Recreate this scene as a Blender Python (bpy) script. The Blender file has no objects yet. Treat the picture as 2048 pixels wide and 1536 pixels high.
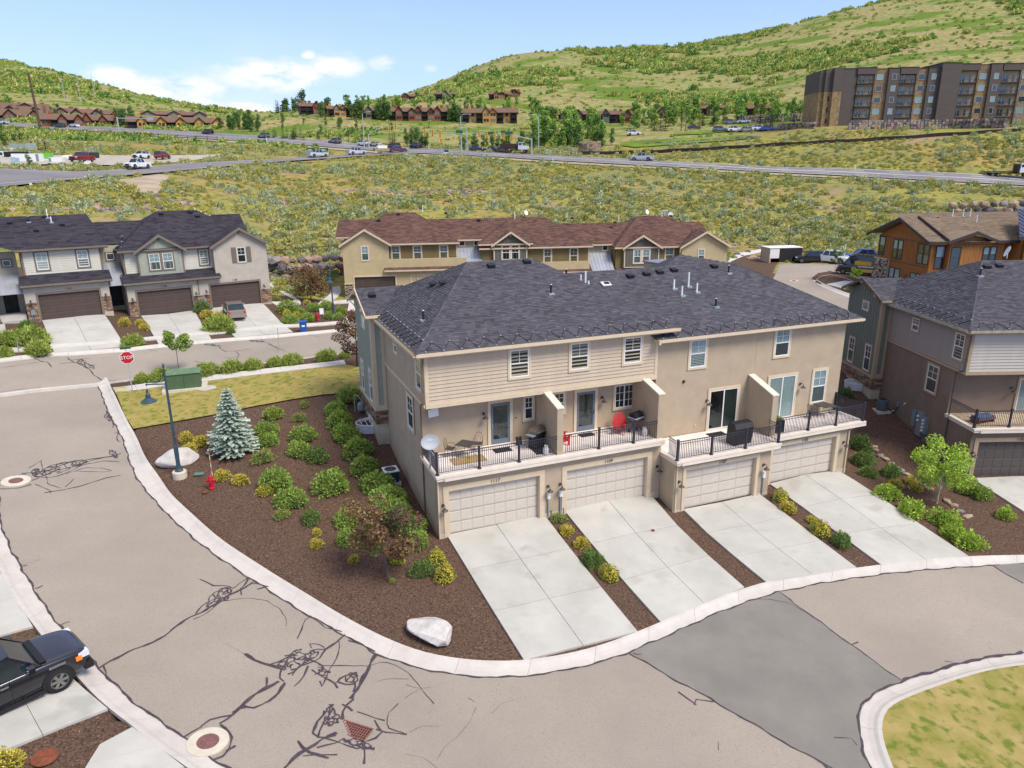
import bpy, bmesh, math, random
import numpy as np
from mathutils import Vector, Matrix
from mathutils.geometry import delaunay_2d_cdt
random.seed(7); np.random.seed(7)
SC = bpy.context.scene
COL = SC.collection
# ------------------------------------------------------------------ camera, sky, sun, exposure
F = 1440.0; PITCH = math.radians(16.8); ROLL = math.radians(-0.44); YAW = math.radians(21.8); HC = 17.5
_cp, _sp, _cr, _sr = math.cos(PITCH), math.sin(PITCH), math.cos(ROLL), math.sin(ROLL)
MM = np.array([[_cr, -_sr, 0], [_sr, _cr, 0], [0,0,1]]) @ np.array([[1,0,0], [0,-_sp, -_cp], [0, _cp, -_sp]])
cam = bpy.data.cameras.new('camera'); camo = bpy.data.objects.new('camera', cam); COL.objects.link(camo)
cam.sensor_width = 36; cam.lens = F / 2048 * 36; cam.clip_start = 0.5; cam.clip_end = 9000
camo.matrix_world = Matrix(((MM[0][0], -MM[1][0], -MM[2][0], 0),(MM[0][1], -MM[1][1], -MM[2][1], 0),(MM[0][2], -MM[1][2], -MM[2][2], HC),(0,0,0,1)))
SC.camera = camo
SUN_EL, SUN_AZ = 52.0,128.0        # azimuth clockwise from +Y: the sun stands behind the camera's right shoulder
sun = bpy.data.lights.new('sun', 'SUN'); suno = bpy.data.objects.new('sun', sun); COL.objects.link(suno)
sun.energy = 1.6; sun.angle = math.radians(24); sun.color = (1.0,0.93,0.83)
_e, _a = math.radians(SUN_EL), math.radians(SUN_AZ)
_sd = Vector((math.sin(_a) * math.cos(_e), math.cos(_a) * math.cos(_e), math.sin(_e)))
suno.rotation_euler = _sd.to_track_quat('Z', 'Y').to_euler(); suno.location = (60,-60,90)
world = bpy.data.worlds.new('World'); SC.world = world; world.use_nodes = True
SC.view_settings.view_transform = 'Standard'; SC.view_settings.look = 'None'
SC.view_settings.gamma = 1; SC.view_settings.exposure = 1.45; SC.view_settings.use_curve_mapping = False
def ray(px, py):
 d = MM.T @ np.array([(px - 1024) / F, (py - 768) / F, 1.0]); return d / np.linalg.norm(d)
def world_nodes():
 nt = world.node_tree; N = nt.nodes; L = nt.links; N.clear()
 out = N.new('ShaderNodeOutputWorld'); bg = N.new('ShaderNodeBackground'); bg.inputs[1].default_value = 0.12
 sky = N.new('ShaderNodeTexSky'); sky.sky_type = 'NISHITA'; sky.sun_disc = False
 sky.sun_elevation = _e; sky.sun_rotation = _a; sky.altitude = 2000; sky.air_density = 1.0; sky.dust_density = 0.6; sky.ozone_density = 1.6
 tc = N.new('ShaderNodeTexCoord')
 def math_(op, a=None, b=None, c=None):
  n = N.new('ShaderNodeMath'); n.operation = op
  for i, x in enumerate((a, b, c)):
   if x is None: continue
   if isinstance(x, (int, float)): n.inputs[i].default_value = x
   else: L.new(x, n.inputs[i])
  return n.outputs[0]
 # sheets of cloud all round the sky, plus the cumulus low over the left of the view
 mp = N.new('ShaderNodeMapping'); mp.inputs['Scale'].default_value = (1.0,1.0,2.6)
 L.new(tc.outputs['Generated'], mp.inputs[0])
 nz = N.new('ShaderNodeTexNoise'); nz.inputs['Scale'].default_value = 17.0; nz.inputs['Detail'].default_value = 9; nz.inputs['Roughness'].default_value = 0.62
 L.new(mp.outputs[0], nz.inputs['Vector'])
 nb = N.new('ShaderNodeTexNoise'); nb.inputs['Scale'].default_value = 2.6; nb.inputs['Detail'].default_value = 7; nb.inputs['Roughness'].default_value = 0.6
 L.new(mp.outputs[0], nb.inputs['Vector'])
 acc = None
 for (px, py, rx, rz, w) in ((545,150,.062,.017,1.0),(345,186,.052,.020,1.0),(672,131,.03,.014,.9),(225,150,.030,.012,.7),(500,222,.04,.012,.8),
       (590,158,.04,.012,1.0),(260,188,.03,.012,.8),(400,176,.03,.012,.8),(765,128,.018,.009,.6),(617,110,.009,.005,.8),(520,226,.04,.012,.6),(350,200,.06,.012,.8),(860,136,.012,.006,.5)):
  d = ray(px, py); right = np.array([d[1], -d[0], 0]); right /= np.linalg.norm(right)
  dp = N.new('ShaderNodeVectorMath'); dp.operation = 'DOT_PRODUCT'; dp.inputs[1].default_value = tuple(right)
  L.new(tc.outputs['Generated'], dp.inputs[0])
  sx = N.new('ShaderNodeSeparateXYZ'); L.new(tc.outputs['Generated'], sx.inputs[0])
  a = math_('POWER', math_('ABSOLUTE', math_('DIVIDE', dp.outputs['Value'], rx)),2.0)
  b = math_('POWER', math_('ABSOLUTE', math_('DIVIDE', math_('SUBTRACT', sx.outputs[2], float(d[2])), rz)),2.0)
  g = math_('MULTIPLY', math_('EXPONENT', math_('MULTIPLY', math_('ADD', a, b),-0.9)), w)
  acc = g if acc is None else math_('MAXIMUM', acc, g)
 c1 = math_('MULTIPLY', acc, math_('MULTIPLY_ADD', nz.outputs[0], 3.2,-0.95))
 r1 = N.new('ShaderNodeMapRange'); r1.inputs[1].default_value = 0.12; r1.inputs[2].default_value = 0.55; L.new(c1, r1.inputs[0])
 r2 = N.new('ShaderNodeMapRange'); r2.inputs[1].default_value = 0.30; r2.inputs[2].default_value = 0.62; r2.inputs[4].default_value = 0.85; L.new(nb.outputs[0], r2.inputs[0])
 sep = N.new('ShaderNodeSeparateXYZ'); L.new(tc.outputs['Generated'], sep.inputs[0])
 hz = N.new('ShaderNodeMapRange'); hz.inputs[1].default_value = 0.30; hz.inputs[2].default_value = 0.0; hz.inputs[3].default_value = 0.0; hz.inputs[4].default_value = 1.0; L.new(sep.outputs[2], hz.inputs[0])
 hi = N.new('ShaderNodeMapRange'); hi.inputs[1].default_value = 0.20; hi.inputs[2].default_value = 0.50; L.new(sep.outputs[2], hi.inputs[0])
 r3 = N.new('ShaderNodeMapRange'); r3.inputs[1].default_value = .52; r3.inputs[2].default_value = .8; r3.inputs[4].default_value = .3; L.new(nb.outputs[0], r3.inputs[0])
 cov = math_('MAXIMUM', math_('MAXIMUM', r1.outputs[0], r3.outputs[0]), math_('MULTIPLY', r2.outputs[0], hi.outputs[0]))
 mx = N.new('ShaderNodeMixRGB'); L.new(cov, mx.inputs[0]);
 tint = N.new('ShaderNodeMixRGB'); tint.blend_type = 'MULTIPLY'; tint.inputs[0].default_value = 1; tint.inputs[2].default_value = (.62,.60,.80,1)
 L.new(sky.outputs[0], tint.inputs[1])
 hm = N.new('ShaderNodeMixRGB'); L.new(math_('MULTIPLY', hz.outputs[0], .92), hm.inputs[0]); L.new(tint.outputs[0], hm.inputs[1]); hm.inputs[2].default_value = (1.65,2.2,3.2,1); L.new(hm.outputs[0], mx.inputs[1]); mx.inputs[2].default_value = (3.2,3.2,3.25,1)
 L.new(mx.outputs[0], bg.inputs[0]); L.new(bg.outputs[0], out.inputs[0])
world_nodes()

# ------------------------------------------------------------------ helpers
def S(r, g, b, k=0.62):
 f = lambda c: ((c / 255 + 0.055) / 1.055) ** 2.4 if c > 10 else c / 255 / 12.92
 return (min(.9, f(r) * k), min(.9, f(g) * k), min(.9, f(b) * k))
MATS = {}
def mat(name, col, rough=0.85, var=0.12, scale=3.0, bump=0.0, bscale=40.0, metal=0.0, spec=0.4, island=0.0, col2=None, hue=0.0, stretch=None, detail=6, coat=0.0, inst=0.0, spot=None, trans=0.0):
 if name in MATS: return MATS[name]
 m = bpy.data.materials.new(name); MATS[name] = m; m.use_nodes = True
 nt = m.node_tree; N = nt.nodes; L = nt.links; b = N['Principled BSDF']
 b.inputs['Roughness'].default_value = rough; b.inputs['Metallic'].default_value = metal
 b.inputs['Specular IOR Level'].default_value = spec
 if coat: b.inputs['Coat Weight'].default_value = coat; b.inputs['Coat Roughness'].default_value = 0.05
 tc = N.new('ShaderNodeTexCoord'); vec = tc.outputs['Object']
 if stretch:
  mp = N.new('ShaderNodeMapping'); mp.inputs['Scale'].default_value = stretch; L.new(vec, mp.inputs[0]); vec = mp.outputs[0]
 nz = N.new('ShaderNodeTexNoise'); nz.inputs['Scale'].default_value = scale; nz.inputs['Detail'].default_value = detail; nz.inputs['Roughness'].default_value = 0.6; L.new(vec, nz.inputs['Vector'])
 cr = N.new('ShaderNodeValToRGB'); c2 = col2 or tuple(c * (1 - 2 * var) for c in col); c1 = col if col2 else tuple(min(.95, c * (1 + 2 * var)) for c in col)
 cr.color_ramp.elements[0].position = 0.32; cr.color_ramp.elements[0].color = (*c2,1); cr.color_ramp.elements[1].position = 0.68; cr.color_ramp.elements[1].color = (*c1,1)
 L.new(nz.outputs[0], cr.inputs[0]); c = cr.outputs[0]
 if spot:   # (colour, scale, threshold)
  n2 = N.new('ShaderNodeTexNoise'); n2.inputs['Scale'].default_value = spot[1]; n2.inputs['Detail'].default_value = 5; L.new(tc.outputs['Object'], n2.inputs['Vector'])
  mr = N.new('ShaderNodeMapRange'); mr.inputs[1].default_value = spot[2]; mr.inputs[2].default_value = spot[2] + 0.12; L.new(n2.outputs[0], mr.inputs[0])
  mx = N.new('ShaderNodeMixRGB'); L.new(mr.outputs[0], mx.inputs[0]); L.new(c, mx.inputs[1]); mx.inputs[2].default_value = (*spot[0], 1); c = mx.outputs[0]
 if island or inst:
  hs = N.new('ShaderNodeHueSaturation'); L.new(c, hs.inputs['Color'])
  if island: g = N.new('ShaderNodeNewGeometry').outputs['Random Per Island']; amt = island
  else: g = N.new('ShaderNodeObjectInfo').outputs['Random']; amt = inst
  mr = N.new('ShaderNodeMapRange'); mr.inputs[3].default_value = 1 - amt; mr.inputs[4].default_value = 1 + amt; L.new(g, mr.inputs[0]); L.new(mr.outputs[0], hs.inputs['Value'])
  if hue:
   wn = N.new('ShaderNodeTexWhiteNoise'); wn.noise_dimensions = '1D'; L.new(g, wn.inputs['W'])
   m2 = N.new('ShaderNodeMapRange'); m2.inputs[3].default_value = 0.5 - hue; m2.inputs[4].default_value = 0.5 + hue; L.new(wn.outputs['Value'], m2.inputs[0]); L.new(m2.outputs[0], hs.inputs['Hue'])
  c = hs.outputs[0]
 L.new(c, b.inputs['Base Color'])
 if trans:
  tr = N.new('ShaderNodeBsdfTranslucent'); L.new(c, tr.inputs[0]); ms = N.new('ShaderNodeMixShader'); ms.inputs[0].default_value = trans; L.new(b.outputs[0], ms.inputs[1]); L.new(tr.outputs[0], ms.inputs[2]); L.new(ms.outputs[0], N['Material Output'].inputs['Surface'])
 if bump:
  n3 = N.new('ShaderNodeTexNoise'); n3.inputs['Scale'].default_value = bscale; n3.inputs['Detail'].default_value = 4; L.new(tc.outputs['Object'], n3.inputs['Vector'])
  bp = N.new('ShaderNodeBump'); bp.inputs['Strength'].default_value = bump; bp.inputs['Distance'].default_value = 0.02; L.new(n3.outputs[0], bp.inputs['Height']); L.new(bp.outputs[0], b.inputs['Normal'])
 return m
def glass(name, col=(0.02,0.025,0.03), clear=0.55):
 """window glass: reflects, and lets what stands behind it show"""
 if name in MATS: return MATS[name]
 m = bpy.data.materials.new(name); MATS[name] = m; m.use_nodes = True
 nt = m.node_tree; N = nt.nodes; L = nt.links; N.clear(); o = N.new('ShaderNodeOutputMaterial')
 t = N.new('ShaderNodeBsdfTransparent'); t.inputs[0].default_value = (*col, 1)
 g = N.new('ShaderNodeBsdfGlossy'); g.inputs['Roughness'].default_value = 0.08; g.inputs[0].default_value = (.9,.95,1,1)
 tc = N.new('ShaderNodeTexCoord'); nz = N.new('ShaderNodeTexNoise'); nz.inputs['Scale'].default_value = 1.6; L.new(tc.outputs['Object'], nz.inputs['Vector'])
 bp = N.new('ShaderNodeBump'); bp.inputs['Strength'].default_value = 0.12; bp.inputs['Distance'].default_value = 0.05; L.new(nz.outputs[0], bp.inputs['Height']); L.new(bp.outputs[0], g.inputs['Normal'])
 fr = N.new('ShaderNodeLayerWeight'); fr.inputs[0].default_value = .5; pw = N.new('ShaderNodeMath'); pw.operation = 'POWER'; pw.inputs[1].default_value = 3.5; L.new(fr.outputs['Facing'], pw.inputs[0])
 ad = N.new('ShaderNodeMath'); ad.operation = 'MULTIPLY_ADD'; ad.inputs[1].default_value = .75; ad.inputs[2].default_value = .055; L.new(pw.outputs[0], ad.inputs[0])
 mx = N.new('ShaderNodeMixShader'); L.new(ad.outputs[0], mx.inputs[0]); L.new(t.outputs[0], mx.inputs[1]); L.new(g.outputs[0], mx.inputs[2]); L.new(mx.outputs[0], o.inputs[0])
 return m
class MB:
 def __init__(s): s.v = []; s.f = []; s.m = []; s.mats = []; s.mi = 0
 def use(s, m):
  if m not in s.mats: s.mats.append(m)
  s.mi = s.mats.index(m); return s
 def face(s, pts):
  n = len(s.v); s.v += [tuple(p) for p in pts]; s.f.append(tuple(range(n, n + len(pts)))); s.m.append(s.mi); return s
 def hexa(s, p):   # 8 corners: 4 bottom then 4 top
  n = len(s.v); s.v += [tuple(q) for q in p]
  for q in ((3,2,1,0),(4,5,6,7),(0,1,5,4),(1,2,6,5),(2,3,7,6),(3,0,4,7)): s.f.append(tuple(n + i for i in q)); s.m.append(s.mi)
  return s
 def box(s, x0, y0, z0, x1, y1, z1):
  s.hexa([(x0, y0, z0),(x1, y0, z0),(x1, y1, z0),(x0, y1, z0),(x0, y0, z1),(x1, y0, z1),(x1, y1, z1),(x0, y1, z1)]); return s
 def mbox(s, F_, a0, a1, b0, b1, c0, c1):
  P = F_; s.hexa([P(a0, b0, c0), P(a1, b0, c0), P(a1, b0, c1), P(a0, b0, c1), P(a0, b1, c0), P(a1, b1, c0), P(a1, b1, c1), P(a0, b1, c1)]); return s
 def tbox(s, M_, x0, y0, z0, x1, y1, z1):
  s.hexa([M_ @ Vector(p) for p in ((x0, y0, z0),(x1, y0, z0),(x1, y1, z0),(x0, y1, z0),(x0, y0, z1),(x1, y0, z1),(x1, y1, z1),(x0, y1, z1))]); return s
 def prism(s, poly, d):   # extrude a 3-D polygon by vector d
  n = len(s.v); k = len(poly); s.v += [tuple(p) for p in poly] + [tuple(Vector(p) + Vector(d)) for p in poly]
  s.f.append(tuple(n + i for i in range(k))); s.f.append(tuple(n + k + i for i in reversed(range(k)))); s.m += [s.mi] * 2
  for i in range(k): j = (i + 1) % k; s.f.append((n + i, n + j, n + k + j, n + k + i)); s.m.append(s.mi)
  return s
 def tube(s, pts, r, n=6, caps=True):
  pts = [Vector(p) for p in pts]; rs = r if isinstance(r, (list, tuple)) else [r] * len(pts); base = len(s.v)
  for i, p in enumerate(pts):
   d = (pts[min(i + 1, len(pts) - 1)] - pts[max(i - 1,0)]); d = d.normalized() if d.length > 1e-6 else Vector((0,0,1))
   a = d.cross(Vector((0,0,1)) if abs(d.z) < .95 else Vector((1,0,0))).normalized(); b = d.cross(a)
   for k in range(n): t = 2 * math.pi * (k + .5) / n; s.v.append(tuple(p + (a * math.cos(t) + b * math.sin(t)) * rs[i]))
  for i in range(len(pts) - 1):
   for k in range(n): k2 = (k + 1) % n; s.f.append((base + i * n + k, base + i * n + k2, base + (i + 1) * n + k2, base + (i + 1) * n + k)); s.m.append(s.mi)
  if caps:
   s.f.append(tuple(base + k for k in range(n))); s.f.append(tuple(base + (len(pts) - 1) * n + k for k in reversed(range(n)))); s.m += [s.mi] * 2
  return s
 def lathe(s, prof, n=16, c=(0,0,0), sq=(1,1)):
  base = len(s.v)
  for r, z in prof:
   for k in range(n): t = 2 * math.pi * k / n; s.v.append((c[0] + r * math.cos(t) * sq[0], c[1] + r * math.sin(t) * sq[1], c[2] + z))
  for i in range(len(prof) - 1):
   for k in range(n): k2 = (k + 1) % n; s.f.append((base + i * n + k, base + i * n + k2, base + (i + 1) * n + k2, base + (i + 1) * n + k)); s.m.append(s.mi)
  s.f.append(tuple(base + k for k in range(n))); s.f.append(tuple(base + (len(prof) - 1) * n + k for k in range(n))); s.m += [s.mi] * 2
  return s
 def mesh(s, name, smooth=False):
  me = bpy.data.meshes.new(name); me.from_pydata(s.v, [], s.f)
  for m in s.mats: me.materials.append(m)
  me.polygons.foreach_set('material_index', s.m)
  if smooth: me.polygons.foreach_set('use_smooth', [True] * len(s.f))
  me.update(); return me
 def build(s, name, parent=None, kind=None, smooth=False, label=None):
  o = bpy.data.objects.new(name, s.mesh(name, smooth)); COL.objects.link(o)
  if parent is not None: o.parent = parent
  if kind: o['kind'] = kind
  if label: o['label'] = label
  return o
def B(m): return MB().use(m)
def tag(o, label, cat, group=None):
 o['label'] = label; o['category'] = cat
 if group: o['group'] = group
 return o
def thing(name, label, cat, loc=(0,0,0), rz=0.0, group=None):
 o = bpy.data.objects.new(name, None); COL.objects.link(o); o.location = loc; o.rotation_euler = (0,0, rz); o.empty_display_size = .3
 return tag(o, label, cat, group)
def inst(me, name, parent, loc=(0,0,0), rot=(0,0,0), sc=(1,1,1), kind=None):
 o = bpy.data.objects.new(name, me); COL.objects.link(o); o.parent = parent; o.location = loc; o.rotation_euler = rot; o.scale = sc
 if kind: o['kind'] = kind
 return o
def copy_thing(src, loc, rz, label, group=None, sc=None):
 r = src.copy(); COL.objects.link(r); r.location = loc; r.rotation_euler = (0,0, rz); r['label'] = label
 if sc is not None: r.scale = (sc, sc, sc) if isinstance(sc, (int, float)) else sc
 if group: r['group'] = group
 for ch in list(src.children):
  c = ch.copy(); COL.objects.link(c); c.parent = r
  for g in ch.children: d = g.copy(); COL.objects.link(d); d.parent = c
 return r

# ------------------------------------------------------------------ the lie of the land
C0 = np.array([0,0, HC])
def at_z(px, py, z): r = ray(px, py); return C0 + r * ((z - HC) / r[2])
def at_y(px, py, y): r = ray(px, py); return C0 + r * (y / r[1])
NEAR = [(1048,1320,-.4),(1275,1265,-.7),(1488,1172,-1.0),(1712,1136,-1.2),(1935,1112,-1.6),(2048,1109,-1.9),
 (890,1074,-.02),(1086,1035,-.02),(1130,1027,-.02),(1300,994,-.02),(1365,1023,-.52),(1520,992,-.52),(1541,970,-.5),(1672,944,-.5),(1690,944,-.75),
 (779,887,1.15),(800,950,.6),(840,1020,.2),(872,1077,0),(1024,1536,-.5),(600,1536,.3),(400,1450,.6),(1750,1420,-1.3),(2048,1500,-1.8),(1400,1536,-1.0),
 (0,1536,1.0),(150,1350,.9),(0,1050,1.9),(0,1250,1.5),(365,1035,.95),(210,770,2.45),(552,1180,.25),(800,1300,-.2),(360,957,1.2),(424,980,1.1),
 (380,775,2.65),(265,783,2.5),(600,760,2.9),(690,760,3.0),(450,850,2.1),(560,930,1.3),(650,980,.8),(600,1050,.6),(700,1150,.2),(900,1200,-.2),(100,760,3.0),(0,790,2.9),(0,900,2.5),
 (100,700,3.5),(0,715,3.7),(300,700,3.2),(500,675,2.9),(607,663,2.7),(690,655,2.6),(640,640,2.7),(690,700,2.9),(668,637,2.7),(450,725,3.0),
 (84,643,4.25),(205,629,4.25),(282,633,3.7),(389,622,3.65),(523,608,3.65),(0,640,4.6),(20,660,4.4),(240,640,4.0),(560,600,3.4),(620,560,3.3),(600,540,3.2),
 (708,600,2.7),(1747,563,3.5),(1640,600,3.1),(1580,502,3.2),(1480,500,3.6),(1700,552,3.6),(1500,540,3.0),(1560,560,2.9),(1700,600,3.1)]
NP = [at_z(*p) for p in NEAR]
def loc_pt(O, ang, u, v, z): a = math.radians(ang); return np.array([O[0] + u * math.cos(a) - v * math.sin(a), O[1] + u * math.sin(a) + v * math.cos(a), z])
O_MAIN = (-3.65689625,31.79293125); A_MAIN = 21.8
O_RIGHT = (27.89125,40.94269); A_RIGHT = 1.4
O_LEFT = (-43.0275,65.0001); A_LEFT = 35.0
O_BROWN = (-19.2477,86.0); A_BROWN = 8.0
O_ORNG = (45.0905,89.411); A_ORNG = 5.0
NP += [loc_pt(O_MAIN, A_MAIN, *q) for q in ((-.2,10.6,1.2),(0,16,2.6),(6,18,3),(14,18,2.8),(20,18,2.4),(27,16,2.0),(27,9,.4),(27,4,-.4),(12,8,1),(20,8,.6),(31,0,-1.1))]
NP += [loc_pt(O_RIGHT, A_RIGHT, *q) for q in ((0,0,-1.15),(-.1,5,-.3),(-.1,9,.35),(-.8,14,1.1),(0,18,2.0),(5,0,-1.15),(12,0,-1.3),(10,18,2.2),(5,-9,-1.9),(12,-9,-2.1))]
NP += [loc_pt(O_BROWN, A_BROWN, *q) for q in ((0,0,2.55),(13,0,2.3),(22,0,1.8),(34,0,1.5),(48,0,1.8),(0,14,3),(20,14,3),(47,14,2.8))]
NP += [loc_pt(O_LEFT, A_LEFT, *q) for q in ((0,14,5.2),(10,14,5),(20,14,4.6),(-10,0,4.8))]
NP += [np.array(p) for p in ((45., 80,3.0),(60,75,3.2),(60,100,4.2),(55,60,1.5),(60,40,-1.5),(-45,40,3.2),(-50,20,2.4),(-30,5,1.5),(30,10,-1.8),(0,3,-.4),(0,-20,-.4),(-40,-20,1.),(40,-20,-2.))]
FAR = [(0,430,100),(0,400,112),(0,378,122),(0,345,140),(300,430,112),(300,400,130),(300,370,150),(300,350,160),(277,342,165),(100,330,165),(0,330,160),
 (600,505,121),(600,470,130),(600,430,143),(600,400,157),(600,370,175),(600,325,214),(636,316,228),(715,310,242),(850,302,250),
 (450,470,118),(450,430,132),(450,400,145),(450,360,165),(450,337,190),
 (800,430,146),(800,400,160),(800,360,184),(800,320,218),(1000,430,148),(1000,400,162),(1000,360,186),(1000,322,216),(1000,308,232),
 (1250,430,146),(1250,400,160),(1250,365,182),(1284,325,214),(1550,500,125),(1550,470,138),(1550,420,158),(1550,390,172),(1550,360,190),(1550,343,200),
 (1800,430,142),(1800,400,158),(1800,372,176),(1800,350,190),(2048,430,135),(2048,405,152),(2048,375,175),(2048,357,186),(2300,360,180),(2300,420,140),(-250,430,95),(-250,370,120),
 (300,320,203),(200,290,240),(100,300,215),(400,300,240),(500,300,250),(0,250,350),(200,262,330),(415,272,310),(520,283,290),(650,296,268),(800,303,255),(0,290,220),
 (0,232,380),(170,251,352),(380,252,365),(415,262,330),(-200,230,360),(0,205,440),(0,180,540),(0,122,800),(100,140,800),(180,160,800),(270,188,800),(400,212,800),(500,232,800),(545,240,800),(300,215,520),(450,236,520),(100,200,450),(-200,100,800),
 (0,160,1500),(300,215,1500),(545,252,1500),(-200,140,1500),(-600,60,800),(-600,150,1500),(-600,240,350),
 (975,249,381),(975,264,330),(975,285,275),(620,232,400),(620,262,330),(620,280,290),(830,242,388),(830,270,310),(560,234,420),(545,240,440),(700,236,395),(900,245,385),
 (880,206,480),(1010,204,480),(750,215,470),(750,218,560),(860,186,700),(860,215,1500),(620,222,520),(700,222,900),(600,245,1500),(545,246,560),
 (920,150,850),(1000,116,880),(1050,106,900),(1180,101,900),(1320,96,900),(1460,89,900),(1560,61,900),(1700,21,900),(1850,-10,900),(2048,-60,900),(2300,-110,900),
 (1000,150,700),(1100,150,660),(1100,190,540),(1200,240,400),(1200,180,560),(1200,140,720),(1100,240,400),(1100,262,320),(1150,280,290),
 (1000,150,1500),(1180,135,1500),(1460,125,1500),(1700,60,1500),(2048,0,1500),(2300,-40,1500),
 (1350,240,380),(1350,200,500),(1350,150,650),(1500,215,400),(1500,160,560),(1500,120,700),(1600,240,300),(1650,180,420),(1800,130,470),(1800,60,680),(2048,90,500),(2048,20,700),(2300,60,500),
 (1628,253,248),(1750,250,262),(1900,246,285),(2048,243,300),(1700,258,238),(1900,252,262),(2048,252,258),(1270,290,262),(1200,298,258),(1500,262,268),(1350,276,266),(1550,262,262),(1300,300,246),
 (1150,308,240),(1600,291,226),(1400,298,236),(2048,263,216),(1850,276,220),(2048,300,203),(2048,330,193),(1700,310,212),(1700,330,200),(1300,310,234),(1080,305,245),(2300,250,215),(2300,300,200)]
FP = np.array([at_y(*p) for p in FAR])
def _warp(x, y): y = np.maximum(y, 20.0); return np.stack([x / y * 6.0, np.log(y) * 5.0], -1)
class RBF:
 def __init__(s, X, z, c):
  s.X = X; s.c = c; n = len(X); D = np.sqrt(((X[:, None] - X[None]) ** 2).sum(-1) + c * c)
  P = np.hstack([np.ones((n, 1)), X]); A = np.block([[D + np.eye(n) * -s.c * 0.02, P], [P.T, np.zeros((3,3))]])
  s.w = np.linalg.solve(A, np.concatenate([z, np.zeros(3)]))
 def __call__(s, Q):
  out = np.empty(len(Q))
  for i in range(0, len(Q),20000):
   q = Q[i:i + 20000]; D = np.sqrt(((q[:, None] - s.X[None]) ** 2).sum(-1) + s.c ** 2)
   out[i:i + 20000] = D @ s.w[:-3] + s.w[-3] + q @ s.w[-2:]
  return out
NPa = np.array(NP)
_near = RBF(np.vstack([NPa[:, :2], FP[FP[:, 1] < 150][:, :2]]), np.concatenate([NPa[:, 2], FP[FP[:, 1] < 150][:, 2]]),3.0)
_fx = np.vstack([FP, NPa[NPa[:, 1] > 70]])
_far = RBF(_warp(_fx[:, 0], _fx[:, 1]), _fx[:, 2], 0.35)
def T(x, y):
 x = np.atleast_1d(np.asarray(x, float)); y = np.atleast_1d(np.asarray(y, float))
 w = np.clip((y - 108) / 25.0,0,1); w = w * w * (3 - 2 * w); z = np.zeros(len(x))
 a = w < 1; b = w > 0
 if a.any(): z[a] += (1 - w[a]) * _near(np.stack([x[a], y[a]], -1))
 if b.any(): z[b] += w[b] * _far(_warp(x[b], y[b]))
 return z
def Tz(x, y): return float(T(x, y)[0])
def G(pts, far=1400.0):
 """pixels of the photograph -> points on the ground (first hit along each sight line)"""
 pts = np.atleast_2d(np.array(pts, float)); R = np.array([ray(*p) for p in pts]); n = len(R)
 t0 = np.zeros(n); res = np.full(n, np.nan); ts = np.concatenate([np.arange(16,130,1.5), np.geomspace(130, far, 170)])
 P = C0[None, None] + R[:, None] * ts[None, :, None]
 h = P[..., 2] - T(P[..., 0].ravel(), P[..., 1].ravel()).reshape(n, -1)
 for i in range(n):
  k = np.where(h[i] < 0)[0]
  if len(k) == 0 or k[0] == 0: res[i] = ts[-1]; continue
  k = k[0]; a, b = ts[k - 1], ts[k]; fa, fb = h[i, k - 1], h[i, k]; res[i] = a + (b - a) * fa / (fa - fb)
 Q = C0 + R * res[:, None]; Q[:, 2] = T(Q[:, 0], Q[:, 1]); return Q
def g1(px, py): return Vector(G([(px, py)])[0])

# ------------------------------------------------------------------ surfaces of the ground
m_mulch = mat('mulch', S(138,110,92,.62),.95,.45,11,1.0,50, spec=.15, col2=S(74,56,48,.56), detail=12, spot=(S(196,160,130,.62),17,.60))
m_dirt = mat('dry_soil', S(205,178,142,.5),.95,.15,.35,.6,20, spec=.1, col2=S(150,130,95,.5), detail=12)
m_asph = mat('asphalt', S(203,190,174,.60),.92,.05,.16,.5,160, spec=.2, col2=S(184,174,160,.58), detail=14, spot=(S(176,163,148,.57),30,.52))
m_asph2 = mat('asphalt_patch', S(166,160,150,.62),.92,.05,.5,.5,160, spec=.2, col2=S(150,145,137,.6), detail=12, spot=(S(168,160,150,.6),60,.58))
m_hwy = mat('highway_asphalt', S(150,146,148,.60),.92,.08,.08,.2,60, spec=.2, detail=10)
m_conc = mat('driveway_concrete', S(220,217,206,.62),.9,.05,.55,.3,90, spec=.2, detail=14, inst=.035, spot=(S(206,202,190,.61),.7,.58))
m_kerb = mat('kerb_concrete', S(226,219,208,.66),.9,.04,1.5,.3,80, spec=.2, detail=10, inst=.035)
m_walk = mat('sidewalk_concrete', S(228,222,212,.68),.9,.04,1.5,.3,80, spec=.2, inst=.03)
m_tar = mat('tar', S(96,84,92,.5),.7,.15,3,0, spec=.35)
m_hair = mat('hairline_crack', S(120,110,102,.5),.9)
m_lawn = mat('lawn', S(178,168,84,.56),.95,.2,1.1,.9,70, spec=.1, col2=S(212,188,118,.56), detail=15, spot=(S(142,152,62,.56),2.6,.52))
m_isl = mat('dry_lawn', S(168,164,80,.56),.95,.2,.9,.9,60, spec=.1, col2=S(218,192,128,.56), detail=15, spot=(S(136,150,62,.56),2.2,.52))
m_lawn2 = mat('green_lawn', S(130,160,60,.55),.95,.15,.1,.5,20, spec=.1)
m_rock = mat('pale_boulder', S(236,230,222,.78),.9,.10,2.2,.8,14, spec=.2, col2=S(205,198,190,.75), detail=12)
m_field = None
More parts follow.
